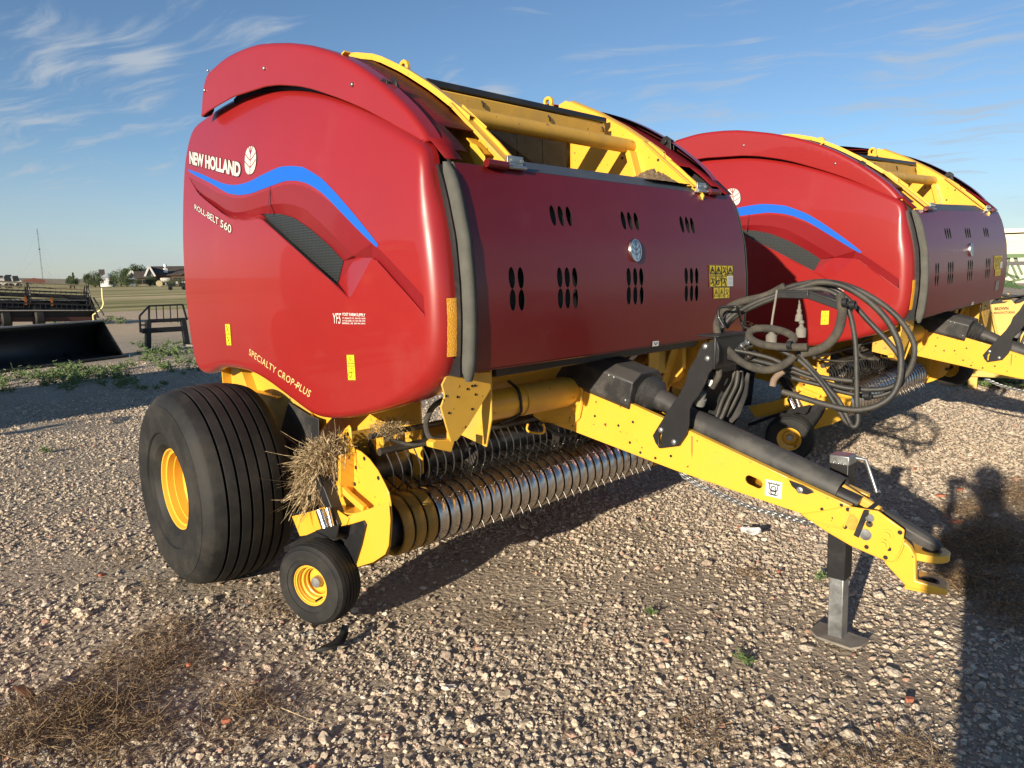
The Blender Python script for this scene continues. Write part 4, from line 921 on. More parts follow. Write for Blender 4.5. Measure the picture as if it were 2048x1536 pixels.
pr.append((L_+.02, .05)); q.lathe(pr, g1, dd, 32); q.build('bellows_guard', PLAS, baler, 60)
g4 = P0(1397, 846); q = MB(); q.tube([g2, g3, g4], [.052, .047, .045], 24); q.build('driveline_shaft', PLAS, baler, 60)
a_ = P0(1393, 846); b_ = P0(1683, 982)
q = MB(); n = (b_-a_).normalized(); Lb = (b_-a_).length
q.lathe([(-.03, .040), (-.03, .052), (0, .0565), (.02, .058), (Lb*.5, .0575), (Lb*.98, .0545), (Lb, .054), (Lb, .050), (Lb*.96, .048), (Lb*.9, 0)], a_, n, 40)
GT = mat('guard_tube_plastic', (.028, .028, .028), .48, var=.25, vscale=6, dirt=(.13, .12, .10), dirt_amt=.7, dirt_scale=8, dust_up=.35)
q.build('guard_tube', GT, baler, 50)
q = MB(); e1 = b_+n*.0; q.tube([e1-n*.1+Vector((0, -.012, -.012)), e1+n*.075+Vector((0, -.012, -.012))], [.032, .031], 20); q.build('inner_shaft_end', BLK, baler, 50)
q = MB(); q.tube([e1+Vector((0, .012, .012)), P0(1760, 1020)], .014, 12); q.box(P0(1738, 1012), (.12, .02, .018), Matrix.Rotation(radians(20), 3, 'Y')); q.build('profile_shaft', YELD, baler, 30)
ca, cb = P0(1768, 1024)+Vector((0, 0, .0)), P0(1884, 1094)
q = MB(); cd = (cb-ca).normalized(); up_ = Vector((0, 1, 0)).cross(cd); up_ = -up_ if up_.z < 0 else up_
sec = [(-.030, -.028), (-.030, .002), (-.016, .014), (.016, .014), (.030, .002), (.030, -.028)]
vs = []
for k, (t, s_) in enumerate(((0, .8), (.15, 1), (.7, 1), (.9, .75), (1, .35))):
    for a, b in sec: vs.append(ca.lerp(cb, t)+Vector((0, 1, 0))*a*s_+up_*b*s_)
q.add(vs, [(k*6+i, k*6+i+1, (k+1)*6+i+1, (k+1)*6+i) for k in range(4) for i in range(5)]+[tuple(range(5, -1, -1)), tuple(24+i for i in range(6))]); q.build('driveline_support', PLAS, baler, 40, .004)
q = MB(); q.prism(drawpoly([(1578, 960), (1584, 972), (1600, 986), (1614, 989), (1628, 985), (1624, 980), (1606, 970)], -YB-.004), 'y', -YB-.008, -YB-.001); q.build('strap_plate', BLK, baler, 30, .002)
p_ = H(1600, 980, 'y', -YB-.008); q = MB(); q.lathe([(0, .013), (.004, .012), (.006, .006), (.010, .006), (.010, 0)], (p_.x, -YB-.009, p_.z), (0, -1, 0), 14); q.build('strap_bolt', STEEL, baler, 40)
# ---------------------------------------------------------------- black hose stand: two cut plates bolted to the drawbar
ST = drawpoly([(1405, 686), (1434, 681), (1438, 700), (1437, 723), (1428, 735), (1418, 746), (1410, 768), (1398, 790), (1385, 806), (1379, 820), (1378, 850), (1372, 870), (1357, 892), (1318, 897), (1310, 885), (1305, 871), (1314, 856), (1326, 837), (1342, 812), (1360, 786), (1371, 762), (1376, 740), (1392, 715), (1399, 697)], -YB-.02)
SLOT = drawpoly([(1320.5, 865), (1317.5, 872), (1317.5, 890), (1320.5, 892), (1321.5, 875), (1323.5, 867)], -YB-.02)
q = MB()
for s in (-1, 1): plate_with_hole(q, ST, [SLOT], s*(YB+.012), s*(YB+.020))
stand = q.build('hose_stand', BLK, baler, 30, .002)
for a, b in ((1410.5, 693), (1415, 717), (1322, 860), (1348, 884)):
    p_ = H(a, b, 'y', -YB-.02); q = MB(); q.sphere((p_.x, -YB-.021, p_.z), (.013, .008, .013), 7); q.build('bolt_head', STEEL, stand, 60)
pA = H(1424, 700, 'y', -.12); 
q = MB(); q.box((pA.x+.012, 0, pA.z-.012), (.012, .25, .13)); q.box((pA.x-.02, 0, pA.z+.055), (.10, .25, .008))
q.tube(catmull([(pA.x+.01, .05, pA.z-.05), H(1443, 668, 'y', .08), H(1455, 640, 'y', .09), H(1490, 616, 'y', .10), H(1568, 588, 'y', .10)], 6), .012, 10); q.build('hose_post', BLK, stand, 30, .003)
c0, c1_, c2_ = H(1563, 582, 'y', .10), H(1625, 583, 'y', .10), H(1690, 606, 'y', .10)
q = MB()
for a, b in ((c0, c1_), (c1_, c2_)): q.bar(a, b, .075, .012); q.bar(a+Vector((0, -.034, -.012)), b+Vector((0, -.034, -.012)), .006, .03); q.bar(a+Vector((0, .034, -.012)), b+Vector((0, .034, -.012)), .006, .03)
q.bar(c2_, c2_+Vector((.015, 0, -.035)), .075, .010); q.build('hose_cradle', BLK, baler, 30, .003)
q = MB(); lp = catmull([H(a, b, 'y', -.05) for a, b in ((1447, 652), (1437, 632), (1440, 615), (1460, 614), (1475, 616))]+[H(a, b, 'y', .1) for a, b in ((1482, 640), (1490, 655), (1530, 664))], 6); q.tube(lp, .006, 8); q.build('bent_rod', BLK, baler, 50)
q = MB(); q.box(H(1462, 706, 'y', .03), (.11, .12, .035), Matrix.Rotation(radians(12), 3, 'Y')); q.box(H(1448, 726, 'y', .03), (.04, .14, .07)); q.build('valve_block', BLK, baler, 30, .004)
for i, (a, b) in enumerate(((1486, 690), (1492, 696), (1478, 702), (1500, 712), (1462, 704), (1473, 713))):
    p_ = H(a, b, 'y', -.03+.02*i); q = MB(); q.lathe([(-.02, .010), (0, .012), (.002, .009), (.022, .009), (.024, .012), (.034, .012), (.036, .006)], p_, (.6, -.3, .35), 8); q.build('hose_fitting', DSTEEL if i % 2 else STEEL, baler, 30)
# ---------------------------------------------------------------- hoses
def hose(name, pts, r, m, ys, parent=baler, seg=10, n=9):
    P = []; k = len(pts); r *= .80
    for i, (a, b) in enumerate(pts):
        t = i/(k-1)*(len(ys)-1); j = min(int(t), len(ys)-2); P.append(H(a, b, 'y', ys[j]+(ys[j+1]-ys[j])*(t-j)))
    q = MB(); q.tube(catmull(P, n), r, seg); return q.build(name, m, parent, 60)
hose('hydraulic_hose', [(1438, 660), (1450, 640), (1475, 615), (1515, 597), (1560, 580), (1600, 568), (1650, 563), (1705, 575), (1760, 605), (1800, 640), (1825, 680), (1828, 712), (1816, 745), (1790, 770), (1755, 779), (1700, 777), (1650, 765), (1600, 748), (1540, 728), (1490, 716)], .0125, HOSE, [.02, .10, .12, .16, .16, .10, .06])
hose('hydraulic_hose', [(1445, 655), (1465, 632), (1510, 606), (1560, 588), (1600, 575), (1640, 565), (1685, 572), (1730, 597), (1770, 635), (1795, 680), (1802, 720), (1797, 765), (1780, 795), (1750, 813), (1715, 820), (1680, 816), (1640, 806), (1600, 794), (1565, 783)], .0145, HOSE, [.03, .08, .10, .10, .05, .0, -.02])
hose('hydraulic_hose', [(1452, 655), (1480, 625), (1530, 600), (1580, 578), (1625, 570), (1665, 577), (1700, 602), (1735, 640), (1775, 682), (1800, 715), (1808, 745), (1800, 770), (1770, 788), (1740, 793), (1690, 785), (1640, 770), (1590, 757), (1530, 735), (1480, 712)], .012, HOSE, [.06, .12, .18, .20, .15, .1])
hose('hydraulic_hose', [(1455, 645), (1490, 622), (1540, 600), (1590, 582), (1640, 578), (1676, 592), (1697, 620), (1708, 665), (1712, 710), (1713, 760), (1714, 810), (1716, 838), (1712, 852), (1704, 852), (1697, 840), (1680, 805), (1660, 780), (1630, 745), (1605, 715), (1595, 705)], .0115, HOSE, [.05, .08, .10, .06, .04, .06, .08])
hose('hydraulic_hose', [(1560, 700), (1600, 722), (1630, 752), (1652, 780), (1672, 812), (1690, 842), (1700, 850)], .011, HOSE, [.02, .05, .07])
hose('hydraulic_hose', [(1470, 700), (1500, 706), (1540, 716), (1580, 733), (1620, 748), (1660, 757), (1705, 762)], .0105, HOSE, [-.02, .04, .10])
hose('sleeved_hose', [(1680, 590), (1683, 610), (1684, 630), (1677, 660), (1660, 685), (1635, 700), (1605, 707)], .0215, SLEEVE, [.08, .05, .03], seg=14)
hose('sleeved_hose', [(1570, 572), (1530, 592), (1480, 604), (1448, 622), (1434, 645), (1437, 672), (1455, 698), (1480, 722), (1508, 736), (1535, 740), (1560, 733), (1578, 722), (1588, 712)], .0190, SLEEVE, [.10, .06, .0, -.03, -.03, 0], seg=14)
hose('sleeved_hose', [(1615, 694), (1570, 694), (1530, 690), (1505, 680), (1498, 668), (1510, 658), (1540, 657), (1570, 664), (1588, 676), (1580, 686)], .0185, SLEEVE, [.0, -.03, .0, .08, .08], seg=14)
hose('pale_hose_end', [(1545, 773), (1548, 760), (1556, 750), (1567, 742)], .0165, mat('muddy_sleeve', (.20, .14, .10), .9, var=.2, bump=.3, bscale=200), [-.02, .0])
hose('hydraulic_hose', [(1470, 742), (1460, 770), (1445, 800), (1436, 825), (1430, 845)], .0125, HOSE, [.1, .06])
hose('hydraulic_hose', [(1476, 742), (1472, 770), (1458, 800), (1446, 828), (1436, 848)], .0125, HOSE, [.08, .03])
hose('hydraulic_hose', [(1482, 742), (1482, 772), (1468, 805), (1452, 832)], .0125, HOSE, [.12, .08])
q = MB(); q.tube(catmull([H(a, b, 'y', -.06) for a, b in ((1437, 730), (1438, 748), (1432, 762), (1424, 775))], 6), .013, 10); q.build('sleeved_hose', SLEEVE, baler, 60)
q = MB(); q.box(H(1421, 766, 'y', -.07), (.020, .003, .026)); q.build('hose_tag', WHITE, baler)
p_ = H(1402, 797, 'y', -.05); q = MB(); q.lathe([(-.03, .0), (-.03, .022), (.0, .024), (.002, .018), (.03, .018), (.03, 0)], p_, (.3, -.2, .9), 14); q.build('remote_plug', mat('grey_plastic', (.16, .16, .15), .6, var=.2), baler, 40)
GREYRUB = mat('dusty_grey_rubber', (.19, .175, .145), .85, var=.2, vscale=20, bump=.3, bscale=300)
q = MB(); q.tube(catmull([H(a, b, 'y', .06) for a, b in ((1554, 580), (1551, 600), (1546, 630), (1543, 652))], 5), .0045, 8); cb_ = H(1543, 652, 'y', .06); cbl = q.build('plug_cable', GREYRUB, baler, 50)
def plug(a, b, y, s=1.0):
    c_ = H(a, b, 'y', y); q = MB(); q.lathe([(.028*s, 0), (.028*s, .009*s), (.018*s, .010*s), (.014*s, .006*s), (.004*s, .010*s), (-.001, .017*s), (-.004*s, .0185*s), (-.034*s, .0185*s), (-.036*s, .016*s), (-.036*s, 0)], c_, (0, 0, 1), 20); q.build('electric_plug', GREYRUB, baler, 40)
plug(1543, 669, .06, 1.15); plug(1602.5, 656, .10, 1.05)
q = MB(); c_ = H(1598, 633, 'y', .10); q.lathe([(.05, 0), (.05, .005), (.03, .006), (.025, .010), (.012, .008), (.006, .013), (-.018, .015), (-.02, .012), (-.02, 0)], c_, (0, 0, 1), 16); q.tube([c_+Vector((0, 0, .05)), H(1598, 595, 'y', .10)], .003, 6); q.build('electric_plug', GREYRUB, baler, 40)
for a, b, y in ((1580, 690, -.02), (1690, 605, .05), (1735, 792, .10), (1732, 822, .04), (1706, 610, .08)):
    c_ = H(a, b, 'y', y); q = MB(); q.lathe([(-.009, .017), (.009, .017), (.009, .013), (-.009, .013)], c_, (1, 0, .1), 14, closed=True); q.build('hose_strap', BLK, baler, 40)
q = MB(); q.prism(drawpoly([(1455, 835), (1470, 800), (1485, 770), (1494, 745), (1499, 748), (1494, 790), (1480, 830), (1462, 848)], .13), 'y', .128, .136); q.build('stand_flap', PLAS, baler, 30)
# hoses near the yoke and left side
hose('hydraulic_hose', [(1078, 845), (1095, 855), (1115, 868), (1140, 870), (1160, 862)], .014, HOSE, [-.14, -.10, .0])
hose('sleeved_hose', [(886, 800), (868, 812), (856, 832), (852, 852), (858, 872), (872, 884), (886, 888)], .0155, SLEEVE, [-.84, -.86, -.88])
hose('hydraulic_hose', [(762, 868), (785, 880), (820, 889), (850, 888), (872, 882)], .011, HOSE, [-.86, -.88])
q = MB(); q.tube(catmull([H(a, b, 'y', -.16) for a, b in ((1056, 848), (1054, 858), (1060, 864), (1085, 866), (1089, 856), (1086, 848))], 5), .006, 8); q.build('hose_guide', YEL, baler, 50)
q = MB(); q.tube([H(885, 880, 'y', -.86), H(905, 892, 'y', -.84)], .018, 12); q.build('hose_coupler', BLK, baler, 40)
q = MB(); q.tube(catmull([(CX-.02, -.50, CZ+.09), (CX+.05, -.51, CZ+.06), (CX+.068, -.51, CZ), (CX+.055, -.51, CZ-.05), (CX-.05, -.52, CZ-.10)], 6), .007, 8); q.build('cable', HOSE, baler, 50)
# ---------------------------------------------------------------- jack
jx, jy = 2.636, .233
lean = .022
jk = empty('jack', (jx+.02, jy, 0), baler)
def jbox(name, z0, z1, w, m, off=(0, 0)):
    q = MB(); q.bar((-.018+off[0]-(z0)*lean, off[1], z0), (-.018+off[0]-(z1)*lean, off[1], z1), w, w, (0, 1, 0)); return q.build(name, m, jk, 30, .004)
jbox('outer_tube', .285, .775, .074, BLK); jbox('inner_leg', .012, .33, .060, STEEL); jbox('jack_cap', .768, .806, .079, STEEL)
q = MB(); foot = [(-.105, -.05), (-.07, -.065), (.07, -.065), (.105, -.045), (.105, .045), (.07, .065), (-.07, .065), (-.105, .05)]
vs = []
for z in (.012, .022):
    for a, b in foot: vs.append((a-.01, b, z+(.016 if abs(a) > .09 else 0)))
q.add(vs, [tuple(range(7, -1, -1)), tuple(range(8, 16))]+[(i, (i+1) % 8, 8+(i+1) % 8, 8+i) for i in range(8)])
q.build('foot_plate', mat('dusty_steel_plate', (.20, .175, .145), .75, metal=.2, var=.3, vscale=14), jk, 30, .003)
for dx in (-.02, 0, .02):
    q = MB(); q.sphere((-.035+dx, -.042, .775), .006, 5); q.build('bolt_head', STEEL, jk, 50)
q = MB(); q.tube([Vector((-.0, .035, .79)), Vector((.035, .05, .785)), H(1753, 985, 'y', .30)-Vector((jx+.02, jy, 0)), H(1759, 988, 'y', .30)-Vector((jx+.02, jy, -.012))], .0075, 10); q.build('crank', STEEL, jk, 60)
q = MB(); q.box((jx-.01, .17, .62), (.10, .12, .12)); q.build('jack_mount', YEL, baler, 30, .004)
# safety chain hanging under the beam
cp_ = catmull([H(a, b, 'y', .16) for a, b in ((1362, 948), (1400, 972), (1440, 990), (1500, 1014), (1560, 1030), (1610, 1043), (1655, 1052))], 12)
CL = resample(cp_, 46); q = MB()
for i in range(45):
    a, b = CL[i], CL[i+1]; m_ = (a+b)/2; x = (b-a).normalized(); y = x.orthogonal().normalized(); z = x.cross(y); y = (y if i % 2 else z); r0 = []
    for k in range(12):
        t = 2*pi*k/12; r0.append(m_+x*(cos(t)*.019)+y*(sin(t)*.011))
    r0.append(r0[0]); q.tube(r0, .0035, 6, False)
q.build('safety_chain', STEEL, baler, 60)
# ================================================================== pickup
PXx, PZz, PR = 1.10, .434, .136
pick = empty('pickup', (PXx, 0, PZz), baler)
NS = 29; PW = .955; pitch_ = 2*PW/NS
STR = MB()
YSTRIP = mat('worn_yellow_strip', (.42, .24, .03), .35, metal=.2, var=.3, vscale=8, dirt=(.10, .09, .06), dirt_amt=.8, dirt_scale=6)
strip_mesh = None
def strip_bm(w):
    q = MB(); n = 30; prof = [(-w/2, PR-.012), (-w/2, PR-.003), (-w/2+.004, PR), (w/2-.004, PR), (w/2, PR-.003), (w/2, PR-.012)]
    vs = []; fs = []
    pts = []
    for k in range(n+1):
        a = radians(118-238*k/n); pts.append((cos(a), sin(a)))
    m_ = len(prof)
    # straight tail up to the rear top
    for k, (c, s) in enumerate(pts):
        for t, r in prof: vs.append((c*r, t, s*r))
    for k in range(n):
        for j in range(m_-1): fs.append((k*m_+j, k*m_+j+1, (k+1)*m_+j+1, (k+1)*m_+j))
    b = len(vs)
    for t, r in prof: vs.append((-.30, t, .20+(r-PR)))
    fs += [(j, b+j, b+j+1, j+1) for j in range(m_-1)]
    q.add(vs, fs); return q.mesh('stripper_band')
sm = strip_bm(pitch_*.80); bmx = bmesh.new(); bmx.from_mesh(sm); bmesh.ops.recalc_face_normals(bmx, faces=bmx.faces); bmx.to_mesh(sm); bmx.free()
sm2 = sm.copy()
for i in range(NS):
    me_ = sm2 if i < 3 else sm
    o = bpy.data.objects.new('stripper_band', me_); COL.objects.link(o); o.parent = pick; o.location = (0, -PW+pitch_*(i+.5), 0)
    if i == 0: me_.materials.append(YSTRIP)
    if i == 3: me_.materials.append(CHROME)
for m_ in (sm, sm2): m_.polygons.foreach_set('use_smooth', [True]*len(m_.polygons)); m_.set_sharp_from_angle(angle=radians(40))
# tines: a curved double spring tooth in each gap
tq = MB(); tq.tube(catmull([(.0, 0, .0), (.06, 0, .012), (.11, 0, .012), (.148, 0, -.001), (.172, 0, -.018)], 4), [.0026]*17, 6)
tm = tq.mesh('tine'); tm.materials.append(TINE); tm.polygons.foreach_set('use_smooth', [True]*len(tm.polygons))
cnt = 0; rest = MB()
for row, a in enumerate((-26, 46, 96, -70)):
    for i in range(NS-1):
        y = -PW+pitch_*(i+1)+random.uniform(-.006, .006); ang_ = radians(a+random.uniform(-3, 3))
        if row < 3:
            o = bpy.data.objects.new('tine', tm); COL.objects.link(o); o.parent = pick; o.location = (0, y, 0); o.rotation_euler = (random.uniform(-.05, .05), -ang_, 0)
        else:
            Rm = Matrix.Rotation(-ang_, 3, 'Y'); rest.add([Rm @ Vector(v)+Vector((0, y, 0)) for v in tq.v], tq.f)
o = rest.build('rear_tines', TINE, pick, 60); o['kind'] = 'stuff'
q = MB(); q.tube([(0, -PW-.04, 0), (0, PW+.04, 0)], .10, 20); q.build('reel_core', BLK, pick, 50)
q = MB(); q.box((-.20, 0, -.09), (.34, 2*PW, .10)); q.prism([(-.36, -.1), (-.02, -.125), (.06, -.118), (.02, -.100), (-.36, -.06)], 'y', -PW, PW); q.build('pickup_pan', YELD, pick, 30)
# converging rotor behind
q = MB(); q.tube([(-.25, -PW, .20), (-.25, PW, .20)], .075, 20)
for s in (-1, 1):
    for k in range(90):
        t = k/90; y = s*(PW-.02-.75*t); a = t*2*pi*2.4
        q.add([(-.25+cos(a)*.07, y, .20+sin(a)*.07), (-.25+cos(a)*.145, y, .20+sin(a)*.145), (-.25+cos(a+.19)*.145, y-s*.0083, .20+sin(a+.19)*.145), (-.25+cos(a+.19)*.07, y-s*.0083, .20+sin(a+.19)*.07)], [(0, 1, 2, 3)])
q.build('feed_auger', DSTEEL, pick, 40)
wt = MB(); rnd = random.Random(5)
for i in range(38):
    y = -PW+.03+i*.05
    wt.tube(catmull([(-.02, y, .33), (.02, y+.004, .26), (.015, y+.006, .19), (-.03, y+.01, .15)], 4), .0033, 5)
wg = wt.build('windguard_tines', TINE, pick, 60); wg['kind'] = 'stuff'
q = MB(); q.tube([(-.03, -PW, .34), (-.03, PW, .34)], .018, 10); q.tube([(-.10, -PW, .40), (-.10, PW, .40)], .014, 10); q.build('windguard_bar', DSTEEL, pick, 50)
for s in (-1, 1):
    q = MB(); q.box((-.33, s*.88, .20), (.05, .18, .35)); q.build('inner_side_panel', YELD, pick, 30)
off_ = Vector((PXx, 0, PZz))
def PK(a, b, y): return H(a, b, 'y', y)-off_
for sy in (-1, 1):
    y = 1.02
    pp = [(v.x, v.z) for v in (PK(a, b, -y) for a, b in ((709, 898), (721, 903), (738, 918), (755, 941), (769, 968), (777, 985), (781, 1005), (783, 1035), (782, 1065), (780, 1091), (773, 1112), (748, 1128), (707, 1137), (690, 1100), (672, 1060), (675, 945), (684, 903), (682, 870), (690, 857), (698, 850), (701, 857), (704, 889)))]
    q = MB(); q.prism(pp, 'y', sy*y, sy*(y-.006)); 
    # rear arm of the plate and outward flanges
    arm = [(v.x, v.z) for v in (PK(a, b, -y-.10) for a, b in ((586, 1032), (640, 1018), (662, 1010), (700, 1036), (690, 1062), (640, 1066), (602, 1072)))]
    q.prism(arm, 'y', sy*(y+.10), sy*(y+.106))
    fl = [(v.x, v.z) for v in (PK(a, b, -y) for a, b in ((672, 1000), (700, 1005), (735, 1010), (781, 1003)))]
    for a, b in zip(fl, fl[1:]): q.bar((a[0], sy*(y+.045), a[1]-.02), (b[0], sy*(y+.045), b[1]-.02), .09, .006)
    fl2 = [(v.x, v.z) for v in (PK(a, b, -y-.05) for a, b in ((676, 966), (698, 990), (730, 1018)))]
    q.prism([(v.x, v.z) for v in (PK(a, b, -y-.095) for a, b in ((686, 1036), (716, 1025), (779, 1004), (782, 1040), (779, 1090), (772, 1108), (748, 1124), (712, 1135)))], 'y', sy*(y+.095), sy*(y+.100))
    for a, b in zip(fl2, fl2[1:]): q.bar((a[0], sy*(y+.05), a[1]), (b[0], sy*(y+.05), b[1]), .02, .03)
    q.prism([(v.x, v.z) for v in (PK(a, b, -y) for a, b in ((703, 905), (708, 905), (708, 988), (703, 988)))], 'y', sy*y, sy*(y+.07))
    ep = q.build('end_plate', YEL, pick, 30, .0015)
    for a, b in ((729, 917), (757, 956), (712, 935), (710, 968), (688, 936), (684, 969), (696, 868), (690, 874)):
        v = PK(a, b, -y); q = MB(); q.lathe([(0, 0), (0, .010), (.001, .010)], (v.x, sy*(y+.0008), v.z), (0, sy, 0), 10); q.build('bolt_hole', INK, pick)
# ---------------------------------------------------------------- gauge wheels with their black arms
for sy in (-1, 1):
    gx, gz = (.965, .226) if sy < 0 else (1.35, .49)
    axis = Vector((.36 if sy < 0 else .1, sy*1.0, .0)).normalized(); cc = Vector((gx, sy*1.225, gz))
    wheel('gauge_wheel', baler, cc, .188, .150, 6, .090, .012, axis, True, .010, .10)
    q = MB(); 
    br = [(v.x, v.z) for v in (H(a, b, 'y', -1.13) for a, b in ((676, 1056), (726, 1041), (731, 1050), (722, 1090), (706, 1142), (700, 1112), (690, 1096), (676, 1090)))]
    q.prism(br, 'y', sy*1.13, sy*1.122)
    br2 = [(v.x, v.z) for v in (H(a, b, 'y', -1.20) for a, b in ((567, 1094), (600, 1076), (640, 1058), (676, 1050), (672, 1076), (655, 1076), (625, 1078), (600, 1088), (578, 1102), (569, 1104)))]
    q.prism(br2, 'y', sy*1.20, sy*1.192)
    q.bar((.985, sy*1.05, .43), (.985, sy*1.20, .43), .16, .008)
    q.bar((1.0, sy*1.125, .40), (gx, sy*1.125, gz), .06, .010, (0, 1, 0)); q.tube([(gx, sy*1.10, gz), (gx+.0, sy*1.24, gz)], .016, 12)
    q.build('gauge_wheel_arm', BLK, baler, 30, .002)
    a_, b_ = H(640, 960, 'y', -1.12), H(682, 1052, 'y', -1.12)
    q = MB(); q.bar((a_.x, sy*1.12, a_.z+.05), (b_.x, sy*1.12, b_.z), .055, .055, (0, 1, 0)); q.build('height_adjuster', BLK, baler, 30, .004)
    a_, b_ = H(640, 1020, 'y', -1.18), H(652, 1056, 'y', -1.18)
    q = MB(); q.tube([(a_.x, sy*1.18, a_.z), (b_.x, sy*1.18, b_.z)], .020, 16); q.tube([(a_.x+.05, sy*1.17, a_.z+.02), (b_.x+.05, sy*1.17, b_.z-.02)], .010, 12); q.build('ram_rod', CHROME, baler, 60)
    q = MB(); q.tube([(.86, sy*1.03, .70), (.86, sy*1.10, .70)], .022, 14); q.build('pivot_pin', DSTEEL, baler, 50)
# ---------------------------------------------------------------- second and third balers: copies of the tree
KIDS = {}
for o in bpy.data.objects:
    if o.parent: KIDS.setdefault(o.parent, []).append(o)
b2 = copy_tree(baler, KIDS, lambda o: o.name.startswith('chaff'))
b2.location = (.353, 4.003, .072); b2.rotation_euler = (.038, .022, -.035)
for ch in children_of(b2):
    if ch.name.startswith('side_shield'):
        for g2_ in children_of(ch):
            if g2_.name.startswith(('leaf_emblem', 'emblem_')): g2_.location.x += .085
tag(b2, 'second red and yellow round baler, parked behind the near one and its coiled hoses')
b3 = copy_tree(baler, KIDS, lambda o: o.name.startswith(('bolt', 'tine', 'stripper', 'sticker', 'rear_tines', 'hydraulic', 'sleeved', 'dealer', 'lettering')))
b3.location = (-6.35, -5.9, 0); b3.rotation_euler = (0, 0, .02)
tag(b3, 'third round baler outside the left edge, seen only by its shadow behind the tyre')
# ---------------------------------------------------------------- clump of straw caught on the pickup
def straw_mat(name, c1, c2, rough=.8):
    m = bpy.data.materials.new(name); m.use_nodes = True; nt = m.node_tree; N = nt.nodes; L = nt.links; b = N['Principled BSDF']; b.inputs['Roughness'].default_value = rough
    tc = N.new('ShaderNodeTexCoord'); n = N.new('ShaderNodeTexNoise'); n.inputs['Scale'].default_value = 55; n.inputs['Detail'].default_value = 3; L.new(tc.outputs['Object'], n.inputs['Vector'])
    r = N.new('ShaderNodeMapRange'); r.inputs['From Min'].default_value = .35; r.inputs['From Max'].default_value = .65; L.new(n.outputs['Fac'], r.inputs['Value'])
    mx = N.new('ShaderNodeMix'); mx.data_type = 'RGBA'; mx.inputs['A'].default_value = (*c1, 1); mx.inputs['B'].default_value = (*c2, 1); L.new(r.outputs[0], mx.inputs['Factor']); L.new(mx.outputs['Result'], b.inputs['Base Color']); return m
STRAW = straw_mat('dry_straw', (.075, .045, .022), (.52, .39, .21))
def ribbon(q, p, d, L_, w, bend, rnd, seg=3):
    p = Vector(p); d = Vector(d).normalized(); s = d.orthogonal().normalized(); s = Matrix.Rotation(rnd.uniform(0, pi), 3, d) @ s; bn = Vector((rnd.uniform(-1, 1), rnd.uniform(-1, 1), rnd.uniform(-1, 1)))*bend
    A = []; B = []
    for k in range(seg+1):
        t = k/seg; c = p+d*L_*t+bn*L_*t*t; ww = w*(1-.6*t); A.append(c+s*ww); B.append(c-s*ww)
    q.add(A+B, [(k, k+1, seg+1+k+1, seg+1+k) for k in range(seg)])
rnd = random.Random(11); q = MB()
c_a, c_b, c_c = Vector((.93, -1.08, .80)), Vector((.72, -1.10, .68)), Vector((.68, -1.10, .52))
for i in range(2900):
    t = rnd.random()
    c = c_a.lerp(c_b, t*2) if t < .5 else c_b.lerp(c_c, t*2-1)
    rr_ = .032+.07*sin(pi*min(1, max(0, t*.9+.12)))
    v = Vector((rnd.gauss(0, 1), rnd.gauss(0, .7), rnd.gauss(0, 1))); v = v.normalized()*rr_*(rnd.random()**.4)
    d = v.normalized()*.35+Vector((rnd.uniform(-1, 1), rnd.uniform(-1, .6), rnd.uniform(-1.1, .5)))
    L_ = rnd.choice((.02, .03, .03, .04, .05, .06)); L_ = .12 if rnd.random() < .04 else L_
    ribbon(q, c+v, d, L_, rnd.uniform(.0010, .0026), .65, rnd, 3)
for i in range(110):
    t = rnd.random(); c = c_a.lerp(c_c, t)+Vector((rnd.uniform(-.1, .05), rnd.uniform(-.08, .02), rnd.uniform(-.08, .08)))
    ribbon(q, c, (rnd.uniform(-1, .0), rnd.uniform(-.6, .2), rnd.uniform(-1.1, -.1)), rnd.uniform(.09, .17), .0017, .35, rnd, 5)
for i in range(520):
    t = rnd.random(); c = c_a.lerp(c_c, t); v = Vector((rnd.gauss(0, .035), rnd.gauss(0, .03)-.02, rnd.gauss(0, .04)))
    ribbon(q, c+v, (rnd.uniform(-.8, .3), rnd.uniform(-.2, .2), rnd.uniform(-1.2, -.2)), rnd.uniform(.03, .09), rnd.uniform(.0025, .0048), .35, rnd, 3)
cl = q.build('straw_clump', STRAW, None, None, recalc=False)
tag(cl, 'tangled clump of dry straw between the big tyre and the yellow pickup end plate', 'straw clump')
q = MB()
for i in range(900):
    v = Vector((rnd.gauss(0, .038), rnd.gauss(0, .035), rnd.gauss(0, .018))); ribbon(q, Vector((1.01, -.86, .86))+v, (rnd.uniform(-1, 1), rnd.uniform(-1, 1), rnd.uniform(-.8, .6)), rnd.uniform(.02, .05), .0012, .3, rnd, 2)
c2 = q.build('straw_clump', STRAW, None, None, recalc=False)
tag(c2, 'small dark wad of straw stuck under the lower front corner of the side shield', 'straw clump')
